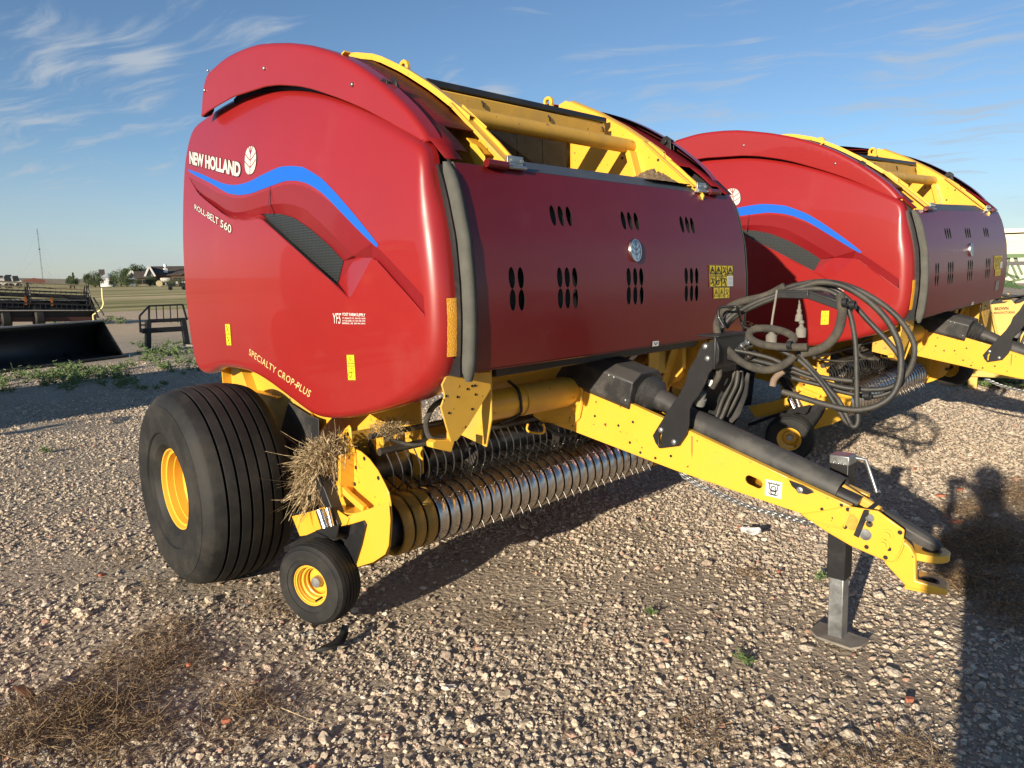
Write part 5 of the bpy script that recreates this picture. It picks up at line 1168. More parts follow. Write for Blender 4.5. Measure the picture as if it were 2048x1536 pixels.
# ================================================================== GROUND
def node_mat(name):
    m = bpy.data.materials.new(name); m.use_nodes = True; nt = m.node_tree; return m, nt, nt.nodes, nt.links, nt.nodes['Principled BSDF']
def ground_mat():
    m, nt, N, L, b = node_mat('gravel_lot'); b.inputs['Roughness'].default_value = .95; b.inputs['Specular IOR Level'].default_value = .2
    tc = N.new('ShaderNodeTexCoord')
    def noise(s, d=4, r=.6):
        n = N.new('ShaderNodeTexNoise'); n.inputs['Scale'].default_value = s; n.inputs['Detail'].default_value = d; n.inputs['Roughness'].default_value = r; L.new(tc.outputs['Object'], n.inputs['Vector']); return n
    def mr(v, a, b_, c=0, d=1):
        k = N.new('ShaderNodeMapRange'); k.inputs['From Min'].default_value = a; k.inputs['From Max'].default_value = b_; k.inputs['To Min'].default_value = c; k.inputs['To Max'].default_value = d; L.new(v, k.inputs['Value']); return k.outputs[0]
    def mix(f, a, c, t='MIX'):
        k = N.new('ShaderNodeMix'); k.data_type = 'RGBA'; k.blend_type = t
        if isinstance(f, float): k.inputs['Factor'].default_value = f
        else: L.new(f, k.inputs['Factor'])
        for s, v in (('A', a), ('B', c)):
            if isinstance(v, tuple): k.inputs[s].default_value = (*v, 1)
            else: L.new(v, k.inputs[s])
        return k.outputs['Result']
    big = noise(.35, 4); mid = noise(2.2, 6); fine = noise(38, 6, .7); grit = noise(140, 3)
    dirt = mix(mr(mid.outputs['Fac'], .35, .65), (.36, .285, .205), (.48, .39, .285))
    dirt = mix(mr(fine.outputs['Fac'], .46, .70), dirt, (.20, .155, .11)); dirt = mix(mr(grit.outputs['Fac'], .58, .66), dirt, (.40, .34, .27))
    vo = N.new('ShaderNodeTexVoronoi'); vo.inputs['Scale'].default_value = 26; L.new(tc.outputs['Object'], vo.inputs['Vector'])
    vd = N.new('ShaderNodeTexVoronoi'); vd.feature = 'DISTANCE_TO_EDGE'; vd.inputs['Scale'].default_value = 26; L.new(tc.outputs['Object'], vd.inputs['Vector'])
    sc = N.new('ShaderNodeSeparateColor'); L.new(vo.outputs['Color'], sc.inputs[0])
    stone = mix(sc.outputs[0], (.40, .33, .25), (.58, .49, .38)); edge = mr(vd.outputs['Distance'], 0.0, .10)
    stone = mix(edge, (.17, .135, .10), stone)
    cam_d = N.new('ShaderNodeVectorMath'); cam_d.operation = 'DISTANCE'; L.new(tc.outputs['Object'], cam_d.inputs[0]); cam_d.inputs[1].default_value = (1.5, 0, 0)
    far = mr(cam_d.outputs['Value'], 7.0, 11.0)
    lot = mix(mr(big.outputs['Fac'], .40, .62), dirt, mix(far, dirt, stone))
    col = mix(far, dirt, lot)
    # far bare earth strip towards the field
    sx = N.new('ShaderNodeSeparateXYZ'); L.new(tc.outputs['Object'], sx.inputs[0])
    bare = mr(sx.outputs[0], -16.0, -20.0)
    col = mix(bare, col, mix(mr(mid.outputs['Fac'], .3, .7), (.46, .345, .23), (.56, .43, .29)))
    L.new(col, b.inputs['Base Color'])
    bp = N.new('ShaderNodeBump'); bp.inputs['Strength'].default_value = .9; bp.inputs['Distance'].default_value = .02
    ad = N.new('ShaderNodeMath'); ad.operation = 'ADD'; L.new(fine.outputs['Fac'], ad.inputs[0]); L.new(vd.outputs['Distance'], ad.inputs[1]); L.new(ad.outputs[0], bp.inputs['Height']); L.new(bp.outputs[0], b.inputs['Normal'])
    return m
GM = ground_mat()
q = MB(); 
def gz_(x, y): return 0.012*sin(x*1.7+y*.6)*sin(y*1.3-x*.4)-.012
n = 90; x0, x1, y0, y1 = -9, 8, -7, 11
vs = [(x0+(x1-x0)*i/n, y0+(y1-y0)*j/n) for i in range(n+1) for j in range(n+1)]
q.add([(a, b, gz_(a, b)*min(1, (a-x0)/1.5, (x1-a)/1.5, (b-y0)/1.5, (y1-b)/1.5)) for a, b in vs], [(i*(n+1)+j, (i+1)*(n+1)+j, (i+1)*(n+1)+j+1, i*(n+1)+j+1) for i in range(n) for j in range(n)])
B_ = 3000
q.add([(-B_, -B_, 0), (B_, -B_, 0), (B_, y0, 0), (-B_, y0, 0), (-B_, y1, 0), (B_, y1, 0), (B_, B_, 0), (-B_, B_, 0), (x0, y0, 0), (x0, y1, 0), (x1, y0, 0), (x1, y1, 0)], [(0, 1, 2, 10, 8, 3), (3, 8, 9, 4), (10, 2, 5, 11), (4, 9, 11, 5, 6, 7)])
g = q.build('ground', GM, None, 60); g['kind'] = 'structure'
# field of mown grass beyond the lot
def field_mat():
    m, nt, N, L, b = node_mat('mown_field'); b.inputs['Roughness'].default_value = 1; b.inputs['Specular IOR Level'].default_value = .1
    tc = N.new('ShaderNodeTexCoord'); mp = N.new('ShaderNodeMapping'); mp.inputs['Rotation'].default_value = (0, 0, radians(-16)); mp.inputs['Scale'].default_value = (.075, .012, 1); L.new(tc.outputs['Object'], mp.inputs[0])
    n1 = N.new('ShaderNodeTexNoise'); n1.inputs['Scale'].default_value = 2.2; n1.inputs['Detail'].default_value = 6; L.new(mp.outputs[0], n1.inputs['Vector'])
    n2 = N.new('ShaderNodeTexNoise'); n2.inputs['Scale'].default_value = .7; n2.inputs['Detail'].default_value = 8; n2.inputs['Roughness'].default_value = .7; L.new(tc.outputs['Object'], n2.inputs['Vector'])
    r1 = N.new('ShaderNodeValToRGB'); e = r1.color_ramp.elements; e[0].position = .36; e[0].color = (.14, .14, .05, 1); e[1].position = .62; e[1].color = (.56, .44, .24, 1); k = e.new(.47); k.color = (.34, .30, .13, 1)
    L.new(n1.outputs['Fac'], r1.inputs[0])
    mx = N.new('ShaderNodeMix'); mx.data_type = 'RGBA'; mx.blend_type = 'MULTIPLY'; mx.inputs['Factor'].default_value = .6; L.new(r1.outputs[0], mx.inputs['A'])
    r2 = N.new('ShaderNodeMapRange'); r2.inputs['From Min'].default_value = .3; r2.inputs['From Max'].default_value = .7; r2.inputs['To Min'].default_value = .55; r2.inputs['To Max'].default_value = 1.2; L.new(n2.outputs['Fac'], r2.inputs['Value']); L.new(r2.outputs[0], mx.inputs['B'])
    L.new(mx.outputs['Result'], b.inputs['Base Color'])
    return m
FM = field_mat()
q = MB(); q.add([(-46, -400, .004), (-36, 6, .004), (-34, 40, .004), (-42, 400, .004), (-3000, 1400, .004), (-3000, -1000, .004)], [(0, 1, 2, 3, 4, 5)]); f_ = q.build('grass_field', FM); f_['kind'] = 'structure'
# low hill on the horizon
q = MB(); n = 60; vs = []
for i in range(n+1):
    for j in range(7):
        y = -420+900*i/n; x = -560-60*j; h = 4.6*exp_ if False else 0
        yy = (y-60)/360; z = max(0, (1-yy*yy))*(5.2+1.0*sin(y*.02)+.5*sin(y*.07))*sin(pi*min(1, j/6)); vs.append((x, y, z-.5))
q.add(vs, [(i*7+j, (i+1)*7+j, (i+1)*7+j+1, i*7+j+1) for i in range(n) for j in range(6)]); hl = q.build('low_hill', mat('hill_stubble', (.23, .185, .11), 1.0, var=.3, vscale=.05)); hl['kind'] = 'structure'
# ---------------------------------------------------------------- gravel: loose stones scattered with geometry nodes (stuff)
def stone_mat():
    m, nt, N, L, b = node_mat('gravel_stone'); b.inputs['Roughness'].default_value = .9; b.inputs['Specular IOR Level'].default_value = .25
    oi = N.new('ShaderNodeObjectInfo'); r = N.new('ShaderNodeValToRGB'); e = r.color_ramp.elements
    cols = [(0, (0.294, 0.226, 0.169)), (.14, (0.429, 0.345, 0.249)), (.30, (0.588, 0.480, 0.350)), (.45, (0.508, 0.412, 0.305)), (.58, (0.384, 0.322, 0.254)), (.70, (0.655, 0.554, 0.418)), (.82, (0.486, 0.362, 0.266)), (.90, (0.339, 0.294, 0.243)), (.955, (0.720, 0.644, 0.520)), (.988, (0.475, 0.271, 0.192))]
    e[0].position, e[0].color = 0, (*cols[0][1], 1); e[1].position = 1; e[1].color = (.42, .24, .17, 1)
    for p, c in cols[1:]: k = e.new(p); k.color = (*c, 1)
    L.new(oi.outputs['Random'], r.inputs[0])
    tc = N.new('ShaderNodeTexCoord'); n = N.new('ShaderNodeTexNoise'); n.inputs['Scale'].default_value = 2.4; n.inputs['Detail'].default_value = 5; L.new(tc.outputs['Object'], n.inputs['Vector'])
    h = N.new('ShaderNodeHueSaturation'); k = N.new('ShaderNodeMapRange'); k.inputs['From Min'].default_value = .3; k.inputs['From Max'].default_value = .7; k.inputs['To Min'].default_value = .62; k.inputs['To Max'].default_value = 1.25; L.new(n.outputs['Fac'], k.inputs['Value']); L.new(k.outputs[0], h.inputs['Value']); L.new(r.outputs[0], h.inputs['Color']); L.new(h.outputs[0], b.inputs['Base Color'])
    return m
SM = stone_mat()
def smooth_noise2(x, y, s):
    return (sin(x*s*1.3+1.7*sin(y*s*.9+.5))+sin(y*s*1.1-1.3*sin(x*s*.8+2.1))+.6*sin((x+y)*s*2.3+sin(x*s*3.1)))/2.6
def bare_patch(x, y):
    """0..1 where dirt shows with few stones"""
    v = smooth_noise2(x+3.1, y-1.7, 1.6)+.35*smooth_noise2(x*2.7, y*2.7, 2.0)
    b = min(1, max(0, (v-.22)/.38))
    for (a, c, r) in ((.80, -1.75, .55), (.45, -1.95, .5), (1.35, -1.55, .28), (2.75, .10, .45), (2.45, -.15, .3), (-.9, -2.0, .5), (2.35, .35, .25), (-3.2, -1.2, 1.0), (-2.0, -1.6, .6), (-1.2, -1.3, .5), (1.9, .35, .3), (2.9, .9, .3)):
        d = sqrt((x-a)**2+(y-c)**2)/r; b = max(b, min(1, max(0, 1.25-d))*.85)
    if x < -7: b = max(b, .35)
    return b
step = .125; q = MB(); vid = {}; dens = []; vs = []
def gv(i, j):
    if (i, j) not in vid:
        x, y = i*step, j*step; vid[(i, j)] = len(vs); vs.append((x, y, gz_(x, y)*min(1, max(0, (x-x0)/1.5), max(0, (x1-x)/1.5), max(0, (y-y0)/1.5), max(0, (y1-y)/1.5)) if (x0 < x < x1 and y0 < y < y1) else 0))
        dens.append(1-.88*bare_patch(x, y))
    return vid[(i, j)]
fs = []
fwd2 = Vector((fw.x, fw.y)).normalized(); rt2 = Vector((fwd2.y, -fwd2.x))
for i in range(int(-15/step), int(6.5/step)):
    for j in range(int(-5/step), int(14/step)):
        x, y = (i+.5)*step, (j+.5)*step; d = Vector((x-CPOS.x, y-CPOS.y)); a = d.dot(fwd2); b = d.dot(rt2); D = d.length
        if a < .9 or D > 15.5 or abs(b) > a*.80+.6: continue
        if D > 9.5 and b > -a*.30 and not b > a*.3: continue
        fs.append((gv(i, j), gv(i+1, j), gv(i+1, j+1), gv(i, j+1)))
q.add(vs, fs); me = q.mesh('gravel'); 
at = me.attributes.new('dens', 'FLOAT', 'POINT'); at.data.foreach_set('value', [d*max(.28, min(1, 1-(sqrt((v[0]-CPOS.x)**2+(v[1]-CPOS.y)**2)-6.0)/9)) for d, v in zip(dens, vs)])
gravel = link('gravel', me, SM); tag(gravel, None, None, None, 'stuff'); gravel['label'] = 'loose pale gravel stones covering the lot'
def stones_gn():
    t = bpy.data.node_groups.new('scatter_stones', 'GeometryNodeTree'); N = t.nodes; L = t.links
    t.interface.new_socket('Geometry', in_out='INPUT', socket_type='NodeSocketGeometry'); t.interface.new_socket('Geometry', in_out='OUTPUT', socket_type='NodeSocketGeometry')
    gi = N.new('NodeGroupInput'); go = N.new('NodeGroupOutput')
    na = N.new('GeometryNodeInputNamedAttribute'); na.data_type = 'FLOAT'; na.inputs['Name'].default_value = 'dens'
    g2i = N.new('GeometryNodeGeometryToInstance')
    for s in range(9):
        ic = N.new('GeometryNodeMeshIcoSphere'); ic.inputs['Radius'].default_value = 1; ic.inputs['Subdivisions'].default_value = 3 if s < 9 else 2
        sp = N.new('GeometryNodeSetPosition'); L.new(ic.outputs['Mesh'], sp.inputs['Geometry'])
        ps = N.new('GeometryNodeInputPosition'); ad = N.new('ShaderNodeVectorMath'); ad.operation = 'ADD'; L.new(ps.outputs[0], ad.inputs[0]); ad.inputs[1].default_value = (s*7.3, s*3.1, s*1.7)
        # facetted: voronoi smooth distance gives flat broken faces
        no = N.new('ShaderNodeTexNoise'); no.inputs['Scale'].default_value = .85; no.inputs['Detail'].default_value = 2.5; no.inputs['Roughness'].default_value = .6; L.new(ad.outputs[0], no.inputs['Vector'])
        sb = N.new('ShaderNodeMath'); sb.operation = 'MULTIPLY_ADD'; L.new(no.outputs['Fac'], sb.inputs[0]); sb.inputs[1].default_value = 2.0; sb.inputs[2].default_value = -.05
        ml = N.new('ShaderNodeVectorMath'); ml.operation = 'SCALE'; L.new(ps.outputs[0], ml.inputs[0]); L.new(sb.outputs[0], ml.inputs['Scale']); L.new(ml.outputs[0], sp.inputs['Position'])
        # slice with a few planes: clamp each axis for chipped looks
        sp2 = N.new('GeometryNodeSetPosition'); L.new(sp.outputs[0], sp2.inputs['Geometry']); p2 = N.new('GeometryNodeInputPosition')
        cur = p2.outputs[0]; rs = random.Random(s+40)
        for kx in range(5):
            v = Vector((rs.gauss(0, 1), rs.gauss(0, 1), rs.gauss(0, 1))).normalized(); cap = rs.uniform(.55, .85)
            dt = N.new('ShaderNodeVectorMath'); dt.operation = 'DOT_PRODUCT'; L.new(cur, dt.inputs[0]); dt.inputs[1].default_value = v
            su = N.new('ShaderNodeMath'); su.operation = 'SUBTRACT'; L.new(dt.outputs['Value'], su.inputs[0]); su.inputs[1].default_value = cap
            mxn = N.new('ShaderNodeMath'); mxn.operation = 'MAXIMUM'; L.new(su.outputs[0], mxn.inputs[0]); mxn.inputs[1].default_value = 0
            mv = N.new('ShaderNodeVectorMath'); mv.operation = 'SCALE'; mv.inputs[0].default_value = -v; L.new(mxn.outputs[0], mv.inputs['Scale'])
            aa = N.new('ShaderNodeVectorMath'); aa.operation = 'ADD'; L.new(cur, aa.inputs[0]); L.new(mv.outputs[0], aa.inputs[1]); cur = aa.outputs[0]
        L.new(cur, sp2.inputs['Position']); L.new(sp2.outputs[0], g2i.inputs[0])
    def rnd(lo, hi, seed, vec=False):
        r = N.new('FunctionNodeRandomValue'); r.data_type = 'FLOAT_VECTOR' if vec else 'FLOAT'
        if vec: r.inputs[0].default_value = lo; r.inputs[1].default_value = hi
        else: r.inputs[2].default_value = lo; r.inputs[3].default_value = hi
        r.inputs['Seed'].default_value = seed; return r.outputs[0] if vec else r.outputs[1]
    jg = N.new('GeometryNodeJoinGeometry')
    def layer(density, s0, s1, p, seed, usedens=True):
        d = N.new('GeometryNodeDistributePointsOnFaces'); d.distribute_method = 'RANDOM'; L.new(gi.outputs[0], d.inputs['Mesh']); d.inputs['Seed'].default_value = seed
        mu = N.new('ShaderNodeMath'); mu.operation = 'MULTIPLY'; L.new(na.outputs[0], mu.inputs[0]); mu.inputs[1].default_value = density; L.new(mu.outputs[0], d.inputs['Density'])
        io = N.new('GeometryNodeInstanceOnPoints'); L.new(d.outputs['Points'], io.inputs['Points']); L.new(g2i.outputs[0], io.inputs['Instance']); io.inputs['Pick Instance'].default_value = True
        ri = N.new('FunctionNodeRandomValue'); ri.data_type = 'INT'; ri.inputs[4].default_value = 0; ri.inputs[5].default_value = 8; ri.inputs['Seed'].default_value = seed+1; L.new(ri.outputs[2], io.inputs['Instance Index'])
        L.new(rnd((-.5, -.5, 0), (.5, .5, 6.28), seed+2, True), io.inputs['Rotation'])
        pw = N.new('ShaderNodeMath'); pw.operation = 'POWER'; L.new(rnd(0, 1, seed+3), pw.inputs[0]); pw.inputs[1].default_value = p
        sc = N.new('ShaderNodeMath'); sc.operation = 'MULTIPLY_ADD'; L.new(pw.outputs[0], sc.inputs[0]); sc.inputs[1].default_value = s1-s0; sc.inputs[2].default_value = s0
        sv = N.new('ShaderNodeVectorMath'); sv.operation = 'SCALE'; L.new(rnd((.75, .75, .42), (1.3, 1.3, .78), seed+4, True), sv.inputs[0]); L.new(sc.outputs[0], sv.inputs['Scale']); L.new(sv.outputs[0], io.inputs['Scale'])
        tr = N.new('GeometryNodeTranslateInstances'); L.new(io.outputs[0], tr.inputs[0]); tr.inputs['Local Space'].default_value = False
        cm = N.new('ShaderNodeCombineXYZ'); L.new(rnd(-.002, .006, seed+5), cm.inputs[2]); L.new(cm.outputs[0], tr.inputs['Translation']); L.new(tr.outputs[0], jg.inputs[0])
    layer(1750, .0056, .0168, 2.3, 3); layer(2200, .0028, .0062, 1.5, 20); layer(22, .020, .032, 2.0, 33)
    sm_ = N.new('GeometryNodeSetMaterial'); sm_.inputs['Material'].default_value = SM; L.new(jg.outputs[0], sm_.inputs[0]); L.new(sm_.outputs[0], go.inputs[0]); return t
md = gravel.modifiers.new('stones', 'NODES'); md.node_group = stones_gn()
# ---------------------------------------------------------------- weeds
DRY = straw_mat('dry_weed', (.07, .042, .024), (.30, .20, .105), .9)
DRY2 = straw_mat('pale_dry_weed', (.22, .16, .09), (.55, .43, .26), .9)
GREEN = straw_mat('weed_leaf', (.045, .085, .022), (.17, .24, .075), .7)
def tangle(q, c, r, n, h, rnd, w=.0012, Lm=.07):
    for i in range(n):
        a = rnd.uniform(0, 2*pi); rr_ = r*sqrt(rnd.random()); p = Vector((c[0]+cos(a)*rr_, c[1]+sin(a)*rr_, rnd.uniform(.004, h)*(1-(rr_/r)**2*.8)))
        ribbon(q, p, (rnd.uniform(-1, 1), rnd.uniform(-1, 1), rnd.uniform(-.35, .45)), rnd.uniform(.3, 1)*Lm, w*rnd.uniform(.5, 1.3), .7, rnd, 4)
rnd = random.Random(21); q = MB()
for (a, b, r, n, h) in ((560, 1215, .14, 400, .05), (330, 1270, .13, 420, .07), (350, 1330, .14, 450, .06), (280, 1310, .16, 500, .05), (235, 1370, .18, 700, .05), (120, 1430, .2, 1000, .06), (40, 1450, .2, 1000, .06), (210, 1450, .16, 800, .07), (270, 1490, .14, 700, .06), (90, 1500, .2, 900, .05), (490, 1440, .14, 500, .04), (470, 1400, .10, 250, .04), (320, 1180, .15, 260, .03), (250, 1120, .12, 150, .02),
                        (1390, 1440, .08, 160, .03), (1500, 1150, .07, 140, .02), (1830, 1520, .10, 400, .05), (1700, 1530, .10, 350, .04), (1420, 1490, .10, 200, .03), (1640, 1350, .05, 60, .015), (1010, 1250, .07, 60, .02)):
    p = H(a, b, 'z', .0); tangle(q, p, r*1.1, int(n*.55), h, rnd, .0014, .085)
for (a, b, n, L0) in ((330, 1330, 16, .17), (260, 1400, 20, .2), (490, 1415, 20, .2), (110, 1440, 22, .2), (60, 1480, 18, .2), (230, 1470, 18, .18), (350, 1270, 10, .14), (1400, 1440, 8, .10), (1905, 1380, 7, .12)):
    p = H(a, b, 'z', .006)
    for k in range(n): an = rnd.uniform(0, 6.28); ribbon(q, p+Vector((rnd.gauss(0, .03), rnd.gauss(0, .03), 0)), (cos(an), sin(an), rnd.uniform(.05, .45)), rnd.uniform(.5, 1)*L0, .0017, .45, rnd, 7)
w_ = q.build('dry_weeds', DRY, None, None, recalc=False); tag(w_, 'dry brown weeds tangled flat over the gravel at lower left', None, None, 'stuff')
q = MB()
for (a, b, r, n, h) in ((1950, 1110, .20, 1900, .17), (2010, 1100, .22, 2000, .20), (1990, 1180, .2, 1500, .12), (2040, 1010, .22, 1600, .2), (1935, 1030, .12, 600, .10), (2030, 1240, .14, 600, .08), (1905, 1165, .10, 500, .06), (1870, 1125, .10, 350, .04)):
    p = H(a, b, 'z', .0); tangle(q, p, r, n//2, h, rnd, .0016, .14)
w_ = q.build('dry_brush', DRY, None, None, recalc=False); tag(w_, 'dry tangled brush at the right edge beyond the drawbar hitch', None, None, 'stuff')
q = MB()
for i in range(46):
    a, b = rnd.uniform(0, 2048), rnd.uniform(1180, 1530); p = H(a, b, 'z', .012)
    ribbon(q, p, (rnd.uniform(-1, 1), rnd.uniform(-1, 1), rnd.uniform(-.02, .12)), rnd.uniform(.05, .16), .0013, .25, rnd, 5)
for (a, b, a2, b2) in ((1270, 1115, 1460, 1145), (1240, 1160, 1330, 1172), (560, 1415, 650, 1452), (90, 1455, 190, 1440), (120, 1500, 40, 1470), (1610, 1300, 1700, 1309), (1640, 1210, 1600, 1190), (1880, 1390, 1905, 1350)):
    p, r_ = H(a, b, 'z', .02), H(a2, b2, 'z', .025); ribbon(q, p, r_-p, (r_-p).length, .002, .05, rnd, 5)
w_ = q.build('loose_straws', DRY2, None, None, recalc=False); tag(w_, 'loose pale straws strewn over the gravel', None, None, 'stuff')
def plant(q, c, h, n, rnd, lw=.006, s=1.0):
    for i in range(n):
        a = rnd.uniform(0, 2*pi); d = Vector((cos(a), sin(a), rnd.uniform(.3, 1.6))).normalized(); L_ = h*rnd.uniform(.5, 1.1); p = Vector(c)
        ribbon(q, p, d, L_, .0015, .25, rnd, 3)
        for k in range(6):
            t = rnd.uniform(.25, 1); pp = p+d*L_*t; ribbon(q, pp, (rnd.uniform(-1, 1), rnd.uniform(-1, 1), rnd.uniform(-.2, .8)), h*rnd.uniform(.15, .38)*s, lw*rnd.uniform(.5, 1.1), .4, rnd, 2)
q = MB()
for i in range(150):
    a = rnd.uniform(0, 400); b = 690+rnd.random()*95+(a-200)*-.02
    if rnd.random() < .55: a = rnd.gauss(150, 60) if rnd.random() < .5 else rnd.gauss(340, 35); b = rnd.gauss(758, 10) if a < 260 else rnd.gauss(712, 14)
    if a < 0: a = -a
    if a < 245 and b < 752-(a*.13): b = 758-a*.13+rnd.random()*30
    p = H(a, b, 'z', 0); plant(q, p, rnd.uniform(.06, .22), 10, rnd, .010)
w_ = q.build('green_weeds', GREEN, None, None, recalc=False); tag(w_, 'green weeds growing through the gravel in front of the loader bucket', None, None, 'stuff')
q = MB()
for i in range(60):
    p = H(rnd.uniform(90, 250), rnd.uniform(640, 650), 'z', 0) if i < 30 else H(rnd.uniform(1930, 2048), rnd.uniform(748, 775), 'z', 0); plant(q, p, rnd.uniform(.1, .3) if i < 30 else rnd.uniform(.05, .12), 9, rnd, .012)
w_ = q.build('distant_green_weeds', GREEN, None, None, recalc=False); tag(w_, 'green weeds behind the bucket and along the far drawbar', None, None, 'stuff')
for nm, (a, b), h, lb in (('weed_plant', (1491, 1325), .065, 'small feathery green seedling standing alone in the gravel below the drawbar'), ('weed_plant', (1640, 1160), .06, 'small leafy green weed just left of the jack leg'), ('weed_plant', (95, 905), .10, 'small green weed on the dirt left of the big tyre'), ('weed_plant', (1300, 1228), .035, 'tiny green sprout in the gravel in the middle foreground')):
    q = MB(); plant(q, H(a, b, 'z', .0), h, 16, rnd, .005, .8); w_ = q.build(nm, GREEN, None, None, recalc=False); tag(w_, lb, 'weed')
# ---------------------------------------------------------------- debris
BRICK = mat('terracotta', (.40, .13, .07), .9, var=.2, vscale=40, bump=.3, bscale=200)
for i, (a, b, s, lb) in enumerate(((1896, 1035, .034, 'upper of two adjoining terracotta shards above the hitch'), (1914, 1045, .036, 'lower of two adjoining terracotta shards above the hitch'), (1880, 993, .03, 'terracotta shard by the shadow of the hitch'), (1920, 981, .026, 'terracotta shard under the shadow of the phone'), (1829, 939, .02, 'small terracotta shard beyond the jack crank'), (1945, 1060, .03, 'terracotta shard half in the shadow at the right'), (1558, 1145, .018, 'small orange shard left of the jack leg'), (1480, 1057, .022, 'reddish shard beside the paper scrap'), (205, 1152, .028, 'orange stone shard left of the big tyre'), (378, 1332, .02, 'orange shard among dry weeds at lower left'), (455, 1445, .022, 'brown red shard below the dry weeds'), (1818, 1402, .022, 'pinkish shard near the bottom right'))):
    p = H(a, b, 'z', .012); rr_ = random.Random(i); q = MB(); k = 6; L_ = [(cos(2*pi*j/k+rr_.uniform(-.2, .2))*s*rr_.uniform(.7, 1.2), sin(2*pi*j/k)*s*.55*rr_.uniform(.7, 1.2)) for j in range(k)]
    q.prism(L_, 'z', -.006, .008); o = q.build('terracotta_shard', BRICK, None, 30, .003); o.location = p+Vector((0, 0, .006)); o.rotation_euler = (rr_.uniform(-.3, .3), rr_.uniform(-.3, .3), rr_.uniform(0, 6)); tag(o, lb, 'brick shard', 'terracotta shards scattered on the gravel')
p = H(1502, 1070, 'z', .02); q = MB(); n = 8; vs = []
for i in range(n+1):
    for j in range(n+1): vs.append(((i/n-.5)*.115, (j/n-.5)*.06, .02+.006*sin(i*1.1)+(.018 if j > 5 else 0)*(j-5)/3+.004*sin(j*2+i)))
q.add(vs, [(i*(n+1)+j, (i+1)*(n+1)+j, (i+1)*(n+1)+j+1, i*(n+1)+j+1) for i in range(n) for j in range(n)]); o = q.build('paper_scrap', mat('weathered_paper', (.62, .60, .56), .9, var=.1, vscale=20), None, 30); o.location = p; o.rotation_euler = (0, 0, radians(35)); o.modifiers.new('t', 'SOLIDIFY').thickness = .001
tag(o, 'crumpled white paper scrap on the gravel under the drawbar', 'paper scrap')
q = MB(); pts = [H(a, b, 'z', .02) for a, b in ((690, 1250), (688, 1270), (676, 1285), (650, 1300), (630, 1303))]; A = []; 
for i, p in enumerate(pts):
    w = (.012, .02, .028, .034, .040)[i]; A += [p+Vector((w*.7, w*.7, .008*(i % 2))), p+Vector((0, 0, .012*(i % 2))), p-Vector((w*.7, w*.7, -.006))]
q.add(A, [(i*3+j, i*3+j+1, (i+1)*3+j+1, (i+1)*3+j) for i in range(4) for j in range(2)]); o = q.build('rubber_flap', TYRE, None, 20); o.modifiers.new('t', 'SOLIDIFY').thickness = .004
tag(o, 'torn black rubber strip lying on the gravel under the small front wheel', 'rubber strip')
p = H(50, 1385, 'z', .02); q = MB(); q.prism([(-.045, -.012), (.03, -.018), (.045, .01), (-.02, .016)], 'z', 0, .014); o = q.build('rusty_offcut', mat('rusty_iron', (.10, .04, .02), .9, var=.3), None, 30, .004); o.location = p; o.rotation_euler = (.2, .4, .5); tag(o, 'rusty brown offcut lying among the gravel at the left edge', 'offcut')
# ================================================================== BACKGROUND LEFT
def simple(name, c, r=.7, **k): return mat(name, c, r, **k)
DARK = simple('dark_machine_paint', (.012, .012, .013), .5, var=.3, vscale=3)
# --- loader bucket, open towards the camera
a, b = H(0, 745, 'z', 0), H(247, 714, 'z', 0); d = (b-a).normalized(); n_ = Vector((-d.y, d.x, 0)); n_ = n_ if n_.x < 0 else -n_
lip0 = a-d*2.2; Lb = (b-lip0).length
prof = [(0, .03), (.12, .02), (.45, .03), (.62, .07), (.72, .14), (.77, .26), (.77, .41), (.72, .55), (.62, .66), (.52, .73)]
root = empty('loader_bucket', tuple(lip0+d*Lb/2)); c0_ = lip0+d*Lb/2
tag(root, 'long black loader bucket lying open on the gravel at the left edge', 'loader bucket')
Q = lambda s, t, z: (d*(s-Lb/2)+n_*t+Vector((0, 0, z)))
q = MB(); m = len(prof)
for s0_, s1_ in ((0, Lb),):
    q.add([Q(s0_, t, z) for t, z in prof]+[Q(s1_, t, z) for t, z in prof], [(i, i+1, m+i+1, m+i) for i in range(m-1)])
o = q.build('shell', DARK, root, 60); o.modifiers.new('t', 'SOLIDIFY').thickness = .02
for s_ in (0, Lb):
    q = MB(); q.add([Q(s_, t, z) for t, z in prof], [tuple(range(m))]); o = q.build('side_plate', simple('worn_bucket_steel', (.06, .055, .045), .45, metal=.3, var=.3, vscale=6), root, 30); o.modifiers.new('t', 'SOLIDIFY').thickness = .02
q = MB(); q.bar(Q(-.01, -.05, .03), Q(Lb+.01, -.05, .03), .15, .03); q.build('cutting_edge', bpy.data.materials['worn_bucket_steel'], root, 30, .004)
q = MB(); q.bar(Q(0, .50, .745), Q(Lb, .50, .745), .10, .03); q.build('top_rim', simple('sunlit_steel_rim', (.35, .31, .26), .5, metal=.2), root, 30, .004)
for k in range(2):
    s_ = Lb-.42-.33*k; q = MB(); q.bar(Q(s_, .35, .04), Q(s_-.02, .70, .14), .02, .03); q.build('wear_bar', DARK, root)
